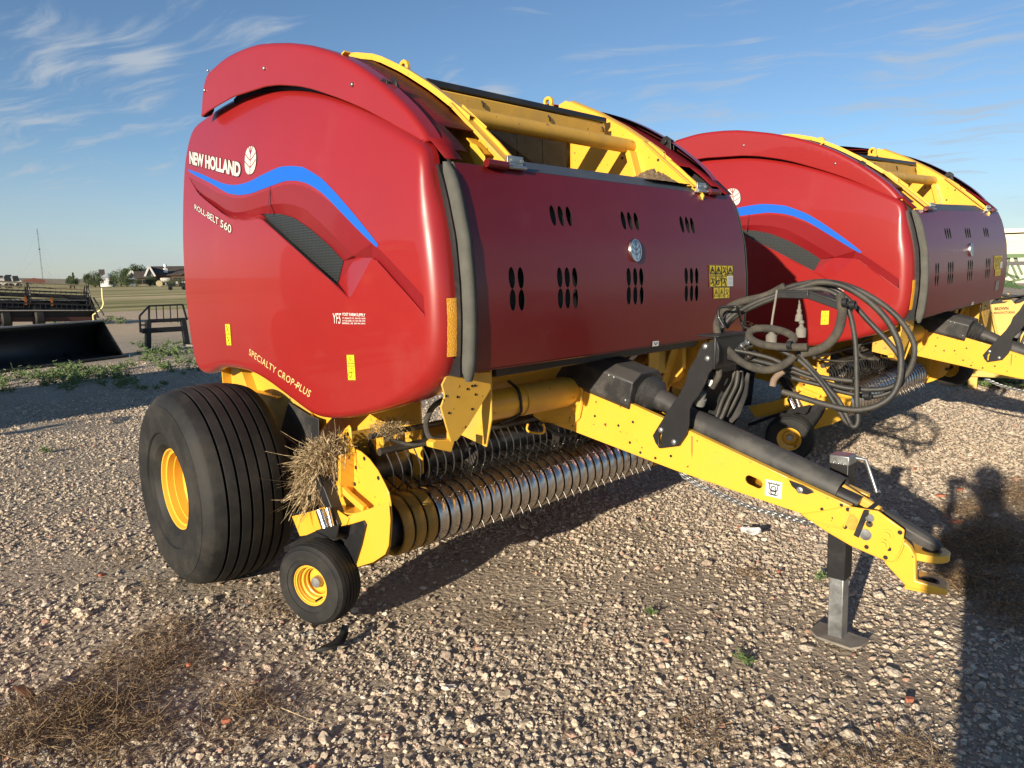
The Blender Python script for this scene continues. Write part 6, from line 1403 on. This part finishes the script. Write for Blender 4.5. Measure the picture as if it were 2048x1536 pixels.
# --- grain header with reel, on its trailer
XP = -25.2
def HX(a, b, x=XP): return H(a, b, 'x', x)
hd = empty('grain_header', (XP, 1.5, 0)); tag(hd, 'long black grain header with a bat reel standing on its trailer behind the loader bucket', 'header')
O = Vector((XP, 1.5, 0))
TANB = simple('sunlit_reel_bar', (.20, .165, .10), .7, var=.3, vscale=4); RUST = simple('dark_red_frame', (.045, .014, .010), .6)
yl, yr = -2.6, HX(172, 585).y
def ztop(y): t = (y-yl)/(yr-yl); return 1.93+(1.40-1.93)*t
for k in range(6):
    an = 2*pi*k/6+.35; R_ = .42; q = MB()
    p0_, p1_ = Vector((0+cos(an)*R_*.9, yl-1.5, ztop(yl)-R_+sin(an)*R_)), Vector((cos(an)*R_*.9, yr-1.5, ztop(yr)-R_+sin(an)*R_)); q.bar(p0_, p1_, .03, .05)
    nn = 44
    for i in range(nn):
        p = p0_.lerp(p1_, (i+.5)/nn); q.bar(p, p+Vector((.09, -.03, -.15)), .014, .014)
    q.build('reel_bat', TANB if k in (1, 2) else DARK, hd, 30)  # upper bats tan, the rest black: sunlight put into the bat colour
for y_ in (yr+.02, yr-1.75, yr-3.6):
    q = MB(); cz = ztop(y_)-.42
    ring = [Vector((cos(2*pi*k/24)*.42*.9, y_-1.5, cz+sin(2*pi*k/24)*.42)) for k in range(25)]; q.tube(ring, .022, 6)
    ring = [Vector((cos(2*pi*k/24)*.16*.9, y_-1.5, cz+sin(2*pi*k/24)*.16)) for k in range(25)]; q.tube(ring, .02, 6)
    for k in range(6): an = 2*pi*k/6+.35; q.bar(Vector((0, y_-1.5, cz)), Vector((cos(an)*.38, y_-1.5, cz+sin(an)*.42)), .03, .03)
    q.build('reel_spider', DARK, hd, 40)
q = MB(); q.bar((0, yl-1.5, ztop(yl)-.42), (0, yr-1.5, ztop(yr)-.42), .14, .14, ); q.build('reel_shaft', DARK, hd)
q = MB(); za, zb_ = .88, .62
q.bar((-.55, yl-1.5, za+.12), (-.55, yr-1.4, zb_+.12), .04, .36); q.bar((-.25, yl-1.5, za-.06), (-.25, yr-1.4, zb_-.06), .75, .05); q.bar((.22, yl-1.5, za-.08), (.22, yr-1.35, zb_-.12), .16, .04); q.bar((.0, yl-1.5, .72), (.0, yr-1.4, .40), .10, .34); q.build('header_pan', DARK, hd)
q = MB(); q.bar((.31, yl-1.5, za-.05), (.31, yr-1.35, zb_-.10), .02, .03); q.bar((.05, yl-1.5, za+.30), (.05, yr-1.5, zb_+.26), .03, .04); q.build('cutter_bar', simple('pale_cutter_bar', (.30, .28, .24), .6), hd)
q = MB(); q.prism([(-.6, .3), (-.6, 1.1), (-.1, 1.0), (.55, .42), (.75, .26)], 'y', yr-1.38, yr-1.34); q.tube(catmull([(.1, yr-1.3, .95), (.5, yr-1.25, .6), (.75, yr-1.2, .35)], 5), .03, 6); q.build('end_divider', DARK, hd)
q = MB(); q.bar((0, yl-1.5, .55), (.1, yr-1.3, .20), .14, .16); q.bar((-.5, yl-1.5, .55), (-.4, yr-1.3, .20), .12, .12); q.build('trailer_rail', RUST, hd)
for y_ in (HX(12, 650).y, HX(78, 645).y):
    q = MB(); q.lathe([(-.13, .20), (-.15, .30), (-.10, .36), (.10, .36), (.15, .30), (.13, .20)], (0.0, y_-1.5, .36), (0, 1, 0), 24, closed=True); q.build('trailer_wheel', TYRE, hd, 40)
q = MB(); q.box((.1, HX(50, 600).y-1.5, .95), (.03, .06, .30)); q.box((.1, HX(102, 600).y-1.5, .88), (.03, .06, .30)); q.build('orange_marker', simple('orange_marker_paint', (.45, .12, .02), .6), hd)
# --- yellow marker rod
q = MB(); pz = [H(204, 576, 'x', -24.6), H(205, 595, 'x', -24.6), H(207, 606, 'x', -24.6), H(205, 614, 'x', -24.6), H(198, 622, 'x', -24.7), H(186, 630, 'x', -24.8)]; q.tube(catmull(pz, 4), .028, 8)
g_ = H(186, 630, 'x', -24.8); q.tube([g_, Vector((g_.x, g_.y, 0))], .028, 8); o = q.build('marker_rod', simple('pale_yellow_rod', (.72, .62, .28), .6), None, 60); tag(o, 'thin pale yellow bent marker rod at the right end of the grain header', 'marker rod')
# --- pallet fork with load guard
fk = empty('pallet_fork', tuple(H(335, 700, 'z', 0))); F0 = fk.location.copy(); XF_ = F0.x
tag(fk, 'black pallet fork frame with a slatted load guard, standing beside the red side shield', 'pallet fork')
def hf(a, b, dx=0): return H(a, b, 'x', XF_+dx)-F0
q = MB()
for p, r_ in (((298, 612), (365, 609)), ((298, 612), (298, 645)), ((279, 632), (298, 612)), ((365, 609), (374, 640)), ((279, 632), (281, 665)), ((281, 650), (295, 650))): q.bar(hf(*p), hf(*r_), .035, .035)
for x_ in (313, 327, 341, 355): q.bar(hf(x_-1, 611), hf(x_+1, 645), .018, .018)
q.build('load_guard', DARK, fk)
q = MB(); q.bar(hf(284, 662), hf(372, 657), .08, .11); q.bar(hf(300, 642), hf(370, 639), .06, .08); q.build('cross_rail', DARK, fk)
for (a1, b1, a2, b2) in ((296, 640, 296, 700), (366, 640, 374, 690)): q = MB(); q.bar(hf(a1, b1), hf(a2, b2), .13, .10); q.build('upright', DARK, fk)
q = MB(); p = hf(296, 698); q.bar(p, p+Vector((1.0, .45, -.02)), .11, .04); p2 = hf(370, 690); q.bar(p2, p2+Vector((1.0, .45, -.02)), .11, .04); q.build('fork_tine', simple('worn_fork_steel', (.25, .22, .18), .5, metal=.4), fk)
# --- distant things: helper placing on a vertical plane facing us at a distance D along the view
def FD(a, b, D):
    r_ = ray(a, b).normalized(); h = Vector((r_.x, r_.y, 0)).length; return CPOS+r_*(D/h)
def ground_at(a, D): p = FD(a, 560, D); return Vector((p.x, p.y, 0))
def frame_at(a, D):
    g_ = ground_at(a, D); f = Vector((g_.x-CPOS.x, g_.y-CPOS.y, 0)).normalized(); r_ = Vector((f.y, -f.x, 0)); return g_, f, r_
def px_h(a, b, D): return FD(a, b, D).z
# utility vehicle
D = 118; g_, f, r_ = frame_at(352, D); uv = empty('utility_vehicle', tuple(g_)); uv.rotation_euler = (0, 0, atan2(r_.y, r_.x)); tag(uv, 'dark utility vehicle parked far out on the mown field beside the red side shield', 'utility vehicle')
q = MB(); q.prism([(-1.2, .55), (-1.15, .95), (-.2, 1.0), (-.1, .62), (.3, .62), (.35, 1.1), (1.3, 1.05), (1.35, .5)], 'y', -.65, .65); q.build('body', simple('utility_body', (.008, .012, .007), .4), uv, 30, .03)
q = MB()
for x_ in (-.25, .55): 
    for y_ in (-.6, .6): q.bar((x_, y_, .9), (x_+.1, y_, 1.75), .05, .05)
q.box((.2, 0, 1.78), (1.1, 1.3, .05)); q.build('roll_cage', DARK, uv)
for x_ in (-.85, .95):
    for y_ in (-.6, .6): q = MB(); q.lathe([(-.12, .14), (-.13, .27), (-.08, .32), (.08, .32), (.13, .27), (.12, .14), (.10, .0)], (x_, y_, .32), (0, 1, 0), 20); q.build('wheel', TYRE, uv, 40)
q = MB(); q.box((1.0, -.2, 1.15), (.45, .35, .25)); q.box((.1, .1, 1.05), (.3, .4, .5)); q.build('cargo', simple('utility_cargo', (.35, .33, .30), .7), uv, 30, .02)
# houses
ROOF = simple('brown_shingle', (.075, .058, .045), .9, var=.2, vscale=.6); BRICKW = simple('brown_brick_wall', (.13, .065, .045), .9, var=.2, vscale=.8); BLUEW = simple('grey_blue_siding', (.14, .18, .25), .8); TRIM = simple('white_trim', (.62, .60, .57), .7); TANW = simple('tan_siding', (.22, .17, .12), .8); GLS = simple('dark_glass', (.02, .025, .03), .2)
def house(a0, a1, D, wall_h, ridge_h, wallm, label, depth=11, gables=(), chimney=False, overhang=.5, front_gable=False):
    g0_, f, r_ = frame_at((a0+a1)/2, D); w = (ground_at(a1, D)-ground_at(a0, D)).length
    h = empty('house', tuple(g0_)); h.rotation_euler = (0, 0, atan2(r_.y, r_.x)); tag(h, label, 'house')
    q = MB(); q.box((0, depth/2, wall_h/2), (w, depth, wall_h)); wl = q.build('wall', wallm, h)
    q = MB()
    if front_gable:
        q.prism([(-w/2-overhang, wall_h-.1), (0, ridge_h), (w/2+overhang, wall_h-.1), (w/2+overhang, wall_h+.15), (0, ridge_h+.28), (-w/2-overhang, wall_h+.15)], 'y', -.5, depth+.4); 
        k = MB(); k.prism([(-w/2, wall_h), (w/2, wall_h), (0, ridge_h)], 'y', 0, .1); k.build('gable_wall', wallm, h)
        k = MB(); k.bar((-w/2-overhang, -.55, wall_h), (0, -.55, ridge_h+.15), .15, .5); k.bar((w/2+overhang, -.55, wall_h), (0, -.55, ridge_h+.15), .15, .5); k.build('barge_board', TRIM, h)
    else:
        q.prism([(-.6, wall_h-.1), (depth/2, ridge_h), (depth+.6, wall_h-.1), (depth+.6, wall_h+.1), (depth/2, ridge_h+.25), (-.6, wall_h+.1)], 'x', -w/2-overhang, w/2+overhang)
    rf = q.build('roof', ROOF, h)
    for gx, gw, gh, mm in gables:
        k = MB(); k.prism([(gx-gw/2, wall_h), (gx+gw/2, wall_h), (gx, wall_h+gh)], 'y', -1.2, depth/2); k.build('gable', mm, h); k = MB(); k.bar((gx-gw/2-.3, -1.35, wall_h), (gx, -1.35, wall_h+gh+.15), .3, .35); k.bar((gx+gw/2+.3, -1.35, wall_h), (gx, -1.35, wall_h+gh+.15), .3, .35); k.build('barge_board', ROOF, h)
    nw = max(2, int(w/5))
    for i in range(nw):
        x_ = -w/2+w*(i+.5)/nw; k = MB(); k.box((x_, -.04, wall_h*.5), (1.3, .1, 1.2)); k.build('window', GLS, h)
    return h
house(306, 372, 235, 2.9, 5.4, BRICKW, 'long brown brick house with a white trimmed gable, right beside the red side shield', 14, ((8.5, 11, 2.2, simple('slate_gable', (.05, .055, .06), .8)),))
house(294, 307, 233, 2.6, 5.4, simple('grey_gable_wall', (.18, .18, .17), .8), 'grey gable end with bright white barge boards left of the brick house roof', 10, front_gable=True)
house(258, 271, 240, 2.6, 4.2, BLUEW, 'small blue grey house behind the round leafy tree', 9, front_gable=True)
house(272, 296, 232, 2.2, 3.9, TANW, 'low house with a brown roof between the blue house and the brick house', 9)
house(202, 208, 300, 4.0, 5.5, TANW, 'tiny far brown building left of the white grain bin', 8)
# grain bin
g_, f, r_ = frame_at(217, 225); gb = empty('grain_bin', tuple(g_)); tag(gb, 'round white grain bin with a conical roof left of the trees', 'grain bin')
q = MB(); q.lathe([(0, 0), (0, 2.1), (2.3, 2.1)], (0, 0, 0), (0, 0, 1), 24); q.build('wall', simple('white_bin_steel', (.58, .58, .56), .6), gb); q = MB(); q.lathe([(2.3, 2.3), (3.6, .2), (3.7, 0)], (0, 0, 0), (0, 0, 1), 24); q.build('roof', simple('bin_roof_steel', (.42, .44, .46), .5, metal=.3), gb)
# roof top elevator / lantern
p = FD(331, 541, 236); q = MB(); q.box((p.x, p.y, p.z), (.9, .9, 1.2)); q.box((p.x, p.y, p.z+.8), (.3, .3, .6)); q.lathe([(0, 0), (0, .42), (.5, .48), (.8, .3), (.9, 0)], (p.x, p.y, p.z+1.05), (0, 0, 1), 14); q.box((p.x, p.y, (p.z-1)/2), (.3, .3, p.z-1)); o = q.build('water_tank', simple('white_tank', (.75, .76, .76), .5), None, 40); tag(o, 'small white tank on a stand rising above the brick house roof', 'water tank')
# hay bales / tank by house
HAY = simple('hay', (.42, .34, .20), .95, var=.2, vscale=2)
for a, b, rr_, mm, nm, lb, ct in ((318, 566, .72, HAY, 'hay_bale', 'pale round hay bale at the edge of the field in front of the brick house', 'hay bale'),):
    g_, f, r_ = frame_at(a, 190); q = MB(); q.lathe([(-1.0, 0), (-1.0, rr_*.95), (-.9, rr_), (.9, rr_), (1.0, rr_*.95), (1.0, 0)], (0, 0, rr_), f, 24); o = q.build(nm, mm, None, 40); o.location = g_; tag(o, lb, ct)
g_, f, r_ = frame_at(331, 205); q = MB(); q.lathe([(-1.3, 0), (-1.2, .45), (-1.0, .6), (1.0, .6), (1.2, .45), (1.3, 0)], (0, 0, 1.5), r_, 20); q.box((0, 0, .7), (.3, .3, 1.4)); o = q.build('fuel_tank', simple('cream_tank', (.62, .56, .45), .5), None, 40); o.location = g_; tag(o, 'cream fuel tank on a stand in front of the brick house', 'fuel tank')
# trees
CROWN = straw_mat('crown_leaf', (.016, .030, .010), (.060, .090, .026), .8); CROWN.node_tree.nodes['Noise Texture'].inputs['Scale'].default_value = 1.0
BARK = simple('bark', (.06, .045, .035), .9)
def tree(a, D, h_, w, label, seed, shape='round', base=.12):
    g_, f, r_ = frame_at(a, D); h = h_*(.80 if h_ < 5 else .66); rnd = random.Random(seed); t = empty('tree', tuple(g_)); tag(t, label, 'tree', 'trees around the houses on the horizon')
    q = MB(); q.tube([(0, 0, 0), (.1, 0, h*.45), (0, .1, h*.8)], [.22, .15, .05], 6)
    for k in range(5): z = h*rnd.uniform(.25, .6); an = rnd.uniform(0, 6.3); q.tube([(0, 0, z), (cos(an)*w*.3, sin(an)*w*.3, z+h*.15)], [.08, .03], 5)
    q.build('trunk', BARK, t, 50)
    q = MB(); cl = []
    for k in range(16 if shape == 'round' else 12):
        z = h*rnd.uniform(base+.12, .9); mr_ = w/2*(sin(pi*min(1, max(0, (z/h-base)/(1-base))))**.6 if shape == 'round' else (1.05-(z/h))*1.1)
        an = rnd.uniform(0, 6.3); rr_ = mr_*rnd.uniform(.2, .8); cl.append((Vector((cos(an)*rr_, sin(an)*rr_, z)), w*rnd.uniform(.14, .24)))
    for c, s in cl:
        for i in range(120):
            v = Vector((rnd.gauss(0, 1), rnd.gauss(0, 1), rnd.gauss(0, .8))).normalized()*s*(rnd.random()**.35); p = c+v
            e1 = Vector((rnd.uniform(-1, 1), rnd.uniform(-1, 1), rnd.uniform(-1, 1))).normalized(); e2 = e1.orthogonal().normalized(); k_ = rnd.uniform(.10, .24)*(h/6)
            q.add([p-e1*k_, p+e2*k_*.6, p+e1*k_, p-e2*k_*.6], [(0, 1, 2, 3)])
    q.build('crown', CROWN, t, None, recalc=False)
tree(139, 185, 3.6, 2.0, 'leftmost small bushy tree on the horizon, with a thin dark spire behind it', 1); tree(146, 180, 3.0, 2.4, 'low bushy tree just right of the spire on the left horizon', 2); tree(147, 240, 6.6, 1.0, 'thin dark spire shaped tree on the left horizon', 3, 'cone')
tree(175, 210, 4.4, 2.8, 'loose open crowned tree left of the round dark tree', 4); tree(189, 205, 4.6, 4.2, 'round dark tree left of the grain bin', 5); tree(198, 200, 3.2, 3.0, 'low round bush at the foot of the dark tree', 6)
tree(241, 200, 6.0, 6.5, 'broad leafy tree in front of the blue house', 7); tree(252, 196, 4.0, 4.5, 'lower bushy tree right of the broad leafy tree', 8); tree(264, 260, 10.0, 5.2, 'tallest dark tree standing behind the blue house', 9); tree(253, 265, 8.6, 5, 'dark tree behind the broad leafy tree', 10); tree(283, 262, 9.2, 6.5, 'dark spreading evergreen between the blue house and the brick house', 11); tree(299, 205, 3.4, 3.6, 'green shrub in front of the grey gable', 12); tree(350, 262, 8.4, 4, 'dark treetop showing over the brick house roof at right', 13); tree(320, 262, 8.4, 4, 'dark treetop showing over the brick house roof at left', 14); tree(272, 215, 2.4, 3.0, 'low shrub in front of the blue house', 15); tree(226, 206, 3.6, 3.0, 'bush between the grain bin and the broad leafy tree', 16); tree(366, 200, 3.0, 7.0, 'wide low hedge in front of the brick house', 17); tree(345, 202, 2.2, 4.5, 'low shrubs under the windows of the brick house', 18)
# radio mast
g_, f, r_ = frame_at(86, 620); q = MB(); ht = px_h(75, 457, 620)
for k in range(3):
    an = 2*pi*k/3; q.tube([(cos(an)*.3, sin(an)*.3, 0), (cos(an)*.3, sin(an)*.3, ht)], .05, 4)
nz = 48
for i in range(nz):
    z0_ = ht*i/nz; z1_ = ht*(i+1)/nz
    for k in range(3): a0_ = 2*pi*k/3; a1_ = 2*pi*(k+1)/3; q.bar((cos(a0_)*.3, sin(a0_)*.3, z0_), (cos(a1_)*.3, sin(a1_)*.3, z1_), .04, .04)
ms = empty('radio_mast', tuple(g_)); q.build('lattice', simple('mast_grey', (.10, .11, .13), .6), ms)
q = MB(); q.box((0, 0, ht*.63), (1.0, 1.0, .9)); q.build('antenna', bpy.data.materials['mast_grey'], ms)
for k in range(3):
    an = 2*pi*k/3+.5
    for hz_ in (.97, .6, .3): q = MB(); q.tube([(0, 0, ht*hz_), (cos(an)*ht*.45, sin(an)*ht*.45, 0)], .018, 4); q.build('guy_wire', bpy.data.materials['mast_grey'], ms)
tag(ms, 'tall thin guyed radio mast on the left horizon', 'radio mast')
# white harvesters / campers far left
for a, w_, h_, lb in ((9, 5.0, 3.1, 'left part of the pale harvesters parked on the horizon at the far left'), (26, 4.6, 3.3, 'pale harvester with dark cab parked on the horizon above the header reel')):
    g_, f, r_ = frame_at(a, 235); o = empty('parked_harvester', tuple(g_)); o.rotation_euler = (0, 0, atan2(r_.y, r_.x)); tag(o, lb, 'harvester')
    q = MB(); q.prism([(-w_*.45, .8), (-w_*.45, 2.0), (-w_*.3, 2.6), (w_*.2, 2.7), (w_*.42, 2.0), (w_*.45, .8)], 'y', -1.2, 1.2); q.build('body', simple('pale_harvester_body', (.50, .48, .44), .6), o, 30, .1)
    q = MB(); q.prism([(w_*.0, 1.8), (-w_*.02, 3.3), (w_*.25, 3.3), (w_*.32, 1.9)], 'y', -1.21, -.2); q.build('cab', GLS, o)
    q = MB(); q.box((-w_*.2, 0, h_+.05), (w_*.3, 1.6, .5)); q.build('grain_tank', DARK, o)
    for x_ in (-w_*.3, w_*.25): q = MB(); q.lathe([(-.3, 0), (-.3, .7), (.3, .7), (.3, 0)], (x_, -1.0, .7), (0, 1, 0), 20); q.build('wheel', TYRE, o)
# low row of distant roofs
for a, w_, lb in ((68, 9, 'dark red low shed on the far left horizon beside the mast foot'),):
    g_, f, r_ = frame_at(a, 420); q = MB(); q.prism([(-w_/2, 0), (-w_/2, 1.6), (0, 2.6), (w_/2, 1.6), (w_/2, 0)], 'y', 0, 8); o = q.build('shed', simple('dark_red_shed', (.16, .06, .045), .8), None); o.location = g_+Vector((0, 0, 1.0)); o.rotation_euler = (0, 0, atan2(r_.y, r_.x)); tag(o, lb, 'shed')
# ================================================================== BACKGROUND RIGHT
# long cream metal shed
g_, f, r_ = frame_at(2080, 78); bl_ = empty('metal_shed', tuple(g_)); bl_.rotation_euler = (0, 0, atan2(r_.y, r_.x)); tag(bl_, 'long cream corrugated metal building behind the second baler at the right edge', 'shed')
zt_ = px_h(2030, 459, 78); q = MB(); q.box((9, 3, zt_/2-.2), (26, 6, zt_-.4))
for k in range(86): q.box((-3.9+k*.30, -.02, zt_/2-.2), (.05, .05, zt_-.4))
q.build('wall', simple('cream_metal', (.62, .55, .38), .6), bl_, 30)
q = MB(); q.box((9, 3, zt_-.1), (26.6, 6.6, .35)); q.build('roof', simple('cream_roof_trim', (.58, .54, .44), .6), bl_); q = MB(); q.box((-2.35, -.08, zt_*.82), (.5, .12, .3)); q.build('wall_lamp', simple('lamp_white', (.8, .8, .75), .5), bl_)
# green and black implement
D = 27; g_, f, r_ = frame_at(2030, D); im = empty('green_implement', tuple(g_)); im.rotation_euler = (0, 0, atan2(r_.y, r_.x)); tag(im, 'green and black farm implement frame on the gravel beyond the second baler', 'implement')
GRN = simple('green_frame', (.035, .085, .02), .5); LGR = simple('faded_green', (.07, .13, .04), .6); s_ = D/1420.6
def ip(a, b): return ((a-2030)*s_*1.0, 0, px_h(a, b, D))
q = MB(); q.bar(ip(2016, 512), (6, 0, ip(2048, 512)[2]), .12, .32, (0, 1, 0)); q.build('main_beam', LGR, im)
q = MB(); q.bar(ip(2012, 512), (6, 0, ip(2048, 517)[2]-.05), .10, .06); q.bar(ip(2010, 527), (6, 0, ip(2048, 527)[2]), .1, .12)
for k in range(26): x_ = -.25+k*.22; q.bar((x_, 0, ip(2030, 512)[2]), (x_+.05, 0, ip(2030, 524)[2]), .05, .05)
q.build('toothed_bar', DARK, im)
q = MB()
for p, r2 in (((2020, 508), (2018, 555)), ((2024, 508), (2039, 550)), ((2010, 545), (2036, 556)), ((2006, 532), (2030, 560)), ((2024, 530), (2034, 558)), ((2002, 570), (2048, 556)), ((2002, 556), (2030, 566))): q.bar(ip(*p), ip(*r2), .07, .07)
for k in range(6): p = Vector(ip(2004+5*k, 560+k)); q.tube([p, p+Vector((.15, -.1, -.18)), p+Vector((.30, -.1, -.1))], .03, 6)
q.build('frame', GRN, im); q = MB(); q.tube(catmull([ip(2016, 537), ip(2021, 533), ip(2024, 540), ip(2026, 548)], 5), .02, 6); q.build('white_hose', WHITE, im)
for a_ in (2014, 2044):
    q = MB(); p = ip(a_, 560); q.lathe([(-.1, .0), (-.1, .24), (-.06, .28), (.06, .28), (.1, .24), (.1, 0)], (p[0], .3, .28), (0, 1, 0), 20); q.build('wheel', TYRE, im, 40)
# yellow rotary implement with lettering
D = 10.6; g_, f, r_ = frame_at(2040, D); yw = empty('yellow_implement', tuple(g_)); yw.rotation_euler = (0, 0, atan2(r_.y, r_.x)); tag(yw, 'boxy yellow implement with brown lettering parked behind the far drawbar at the right edge', 'implement')
R3 = Matrix.Rotation(-atan2(r_.y, r_.x), 3, 'Z')
PN = r_.cross(Vector((0, 0, 1)))   # plane normal through g_
def yp(a, b, off=0.0):
    d = ray(a, b); nrm = Vector((f.x, f.y, 0)); t = ((g_-CPOS).dot(nrm)-off)/d.dot(nrm); p = CPOS+d*t-g_; return R3 @ p
TNY = simple('faded_yellow_paint', (.62, .37, .07), .55, var=.08, vscale=3)
Bx = [yp(a, b) for a, b in ((1945, 628), (1960, 617), (1980, 609), (2010, 606), (2022, 599), (2030, 608), (2040, 606), (2052, 600), (2110, 604), (2110, 700), (1950, 700))]
q = MB(); q.prism([(p.x, p.z) for p in Bx], 'y', 0, .05); q.prism([(p.x, p.z-.05) for p in Bx], 'y', .9, .95); q.box(((Bx[0].x+Bx[8].x)/2, .5, Bx[3].z-.12), (Bx[8].x-Bx[0].x, .95, .04)); q.build('deck', TNY, yw, 30, .004)
def ytext(name, txt, corners, bold):
    c = [Vector((p.x, p.z)) for p in (yp(a, b, .006) for a, b in corners)]; uv, fs = text_mesh(txt, bold); k = MB(); k.add([(quad_map(c, u, v).x, -.006, quad_map(c, u, v).y) for u, v in uv], fs); return link(name, orient(k.mesh(), (0, -1, 0)), simple('brown_lettering', (.06, .022, .012), .7) if 'brown_lettering' not in bpy.data.materials else bpy.data.materials['brown_lettering'], yw)
ytext('maker_lettering', 'BROWN', [(1989, 614.5), (2017, 613), (2017, 620), (1989, 620.5)], .035); ytext('maker_lettering', 'CO  MANUFACTURING', [(1977, 624), (2030, 621.8), (2030, 627), (1977, 628.4)], .02)
q = MB(); q.tube([yp(1946, 640, .12), yp(1962, 627, .12), yp(1984, 628, .12), yp(1994, 670, .12)], .014, 8); q.tube([yp(1958, 630, .10), yp(1984, 630, .10)], .03, 10); q.build('crank_arm', TNY, yw, 40)
q = MB(); q.box((0, .4, .2), (.9, .6, .08)); 
for x_ in (-.4, .5): q.box((x_, .4, .15), (.10, .5, .30))
q.build('skid', TNY, yw); q = MB(); q.tube([yp(2000, 590, -.3), yp(2060, 596, -.3)], .02, 8); q.tube([yp(1990, 598, -.2), yp(2060, 589, -.2)], .012, 8); q.build('top_rail', BLK, yw); q = MB(); q.prism([(p.x, p.z) for p in (yp(a, b, .02) for a, b in ((2000, 596), (2016, 588), (2026, 597), (2020, 604), (2004, 605)))], 'y', .3, .36); q.build('rear_lug', TNY, yw)
# ================================================================== photographer (behind the camera; his shadow falls into the picture)
def person():
    root = empty('person', (4.03, -3.07, 0)); tag(root, 'person in a cap holding up a phone, seen only as the long shadow at right', 'person')
    f = Vector((fw.x, fw.y, 0)).normalized(); r_ = Vector((f.y, -f.x, 0))
    def W_(fx, rx, z): return f*fx+r_*rx+Vector((0, 0, z))
    verts = []; edges = []; rad = []
    def v(p, r): verts.append(p); rad.append(r); return len(verts)-1
    pel = v(W_(0, 0, .95), (.17, .13)); wa = v(W_(0, 0, 1.10), (.17, .13)); ch = v(W_(0, 0, 1.32), (.185, .13)); nk = v(W_(.02, 0, 1.50), (.07, .07)); hd_ = v(W_(.05, 0, 1.60), (.085, .095)); tp = v(W_(.04, 0, 1.74), (.075, .085))
    edges += [(pel, wa), (wa, ch), (ch, nk), (nk, hd_), (hd_, tp)]
    for s in (-1, 1):
        hp_ = v(W_(0, s*.10, .88), (.10, .10)); kn = v(W_(.04, s*.13, .50), (.07, .07)); an = v(W_(0, s*.15, .10), (.045, .045)); toe = v(W_(.17, s*.17, .04), (.04, .035)); edges += [(pel, hp_), (hp_, kn), (kn, an), (an, toe)]
        sh = v(W_(0, s*.20, 1.42), (.07, .07)); base = root.location
        ph = CPOS-fw*.045+RT*(s*.075)-UP*.005-Vector(base); el = v(W_(.16, s*.27, 1.18) if s > 0 else W_(.18, -.20, 1.18), (.045, .045)); wr = v(ph-fw*.06-Vector((0, 0, .05)), (.028, .028)); edges += [(ch, sh), (sh, el), (el, wr)]
        pm = v(ph-fw*.02-Vector((0, 0, .015)), (.030, .018)); edges.append((wr, pm))
        for k in range(4):
            k1 = v(ph-fw*.03+Vector((0, 0, .005-.018*k))+RT*(-s*.0), (.009, .009)); k2 = v(ph-fw*(-.006)+Vector((0, 0, .008-.018*k))-RT*s*.004, (.008, .008)); k3 = v(ph+fw*.0+Vector((0, 0, .010-.018*k))-RT*s*.026, (.007, .007)); edges += [(pm, k1), (k1, k2), (k2, k3)]
        t1 = v(ph-fw*.035-RT*s*.02+Vector((0, 0, .005)), (.010, .010)); t2 = v(ph-fw*.022-RT*s*.04+Vector((0, 0, .012)), (.009, .009)); edges += [(pm, t1), (t1, t2)]
    me = bpy.data.meshes.new('body'); me.from_pydata(verts, edges, []); o = bpy.data.objects.new('body', me); COL.objects.link(o); o.parent = root; me.materials.append(simple('work_clothes', (.05, .06, .09), .9))
    sk = o.modifiers.new('skin', 'SKIN'); sk.use_smooth_shade = True
    for i, (a, b) in enumerate(rad): me.skin_vertices[0].data[i].radius = (a, b)
    me.skin_vertices[0].data[0].use_root = True
    o.modifiers.new('sub', 'SUBSURF').levels = 1
    q = MB(); q.sphere(W_(.05, 0, 1.66), (.085, .085, .115), 10); q.sphere(W_(.145, 0, 1.64), (.015, .012, .02), 5)
    for s in (-1, 1): q.sphere(W_(.04, s*.085, 1.65), (.018, .010, .028), 5); q.sphere(W_(.128, s*.032, 1.675), (.012, .012, .009), 5)
    q.sphere(W_(.13, 0, 1.60), (.008, .022, .006), 5); q.build('head', simple('skin_tone', (.45, .26, .18), .6), root, 60)
    q = MB(); q.lathe([(0, .103), (.05, .098), (.09, .06), (.10, 0)], W_(.045, 0, 1.71), (0, 0, 1), 20); q.add([W_(.13, -.07, 1.725), W_(.22, -.05, 1.70), W_(.22, .05, 1.70), W_(.13, .07, 1.725)], [(0, 1, 2, 3)]); q.build('cap', simple('cap_cloth', (.04, .04, .045), .9), root, 60)
    q = MB(); Rm = Matrix((RT, UP, -fw)).transposed(); q.box(CPOS-fw*.018-root.location, (.150, .072, .009), Rm); q.build('phone', simple('phone_glass', (.01, .01, .012), .2), root, 30, .003)
person()
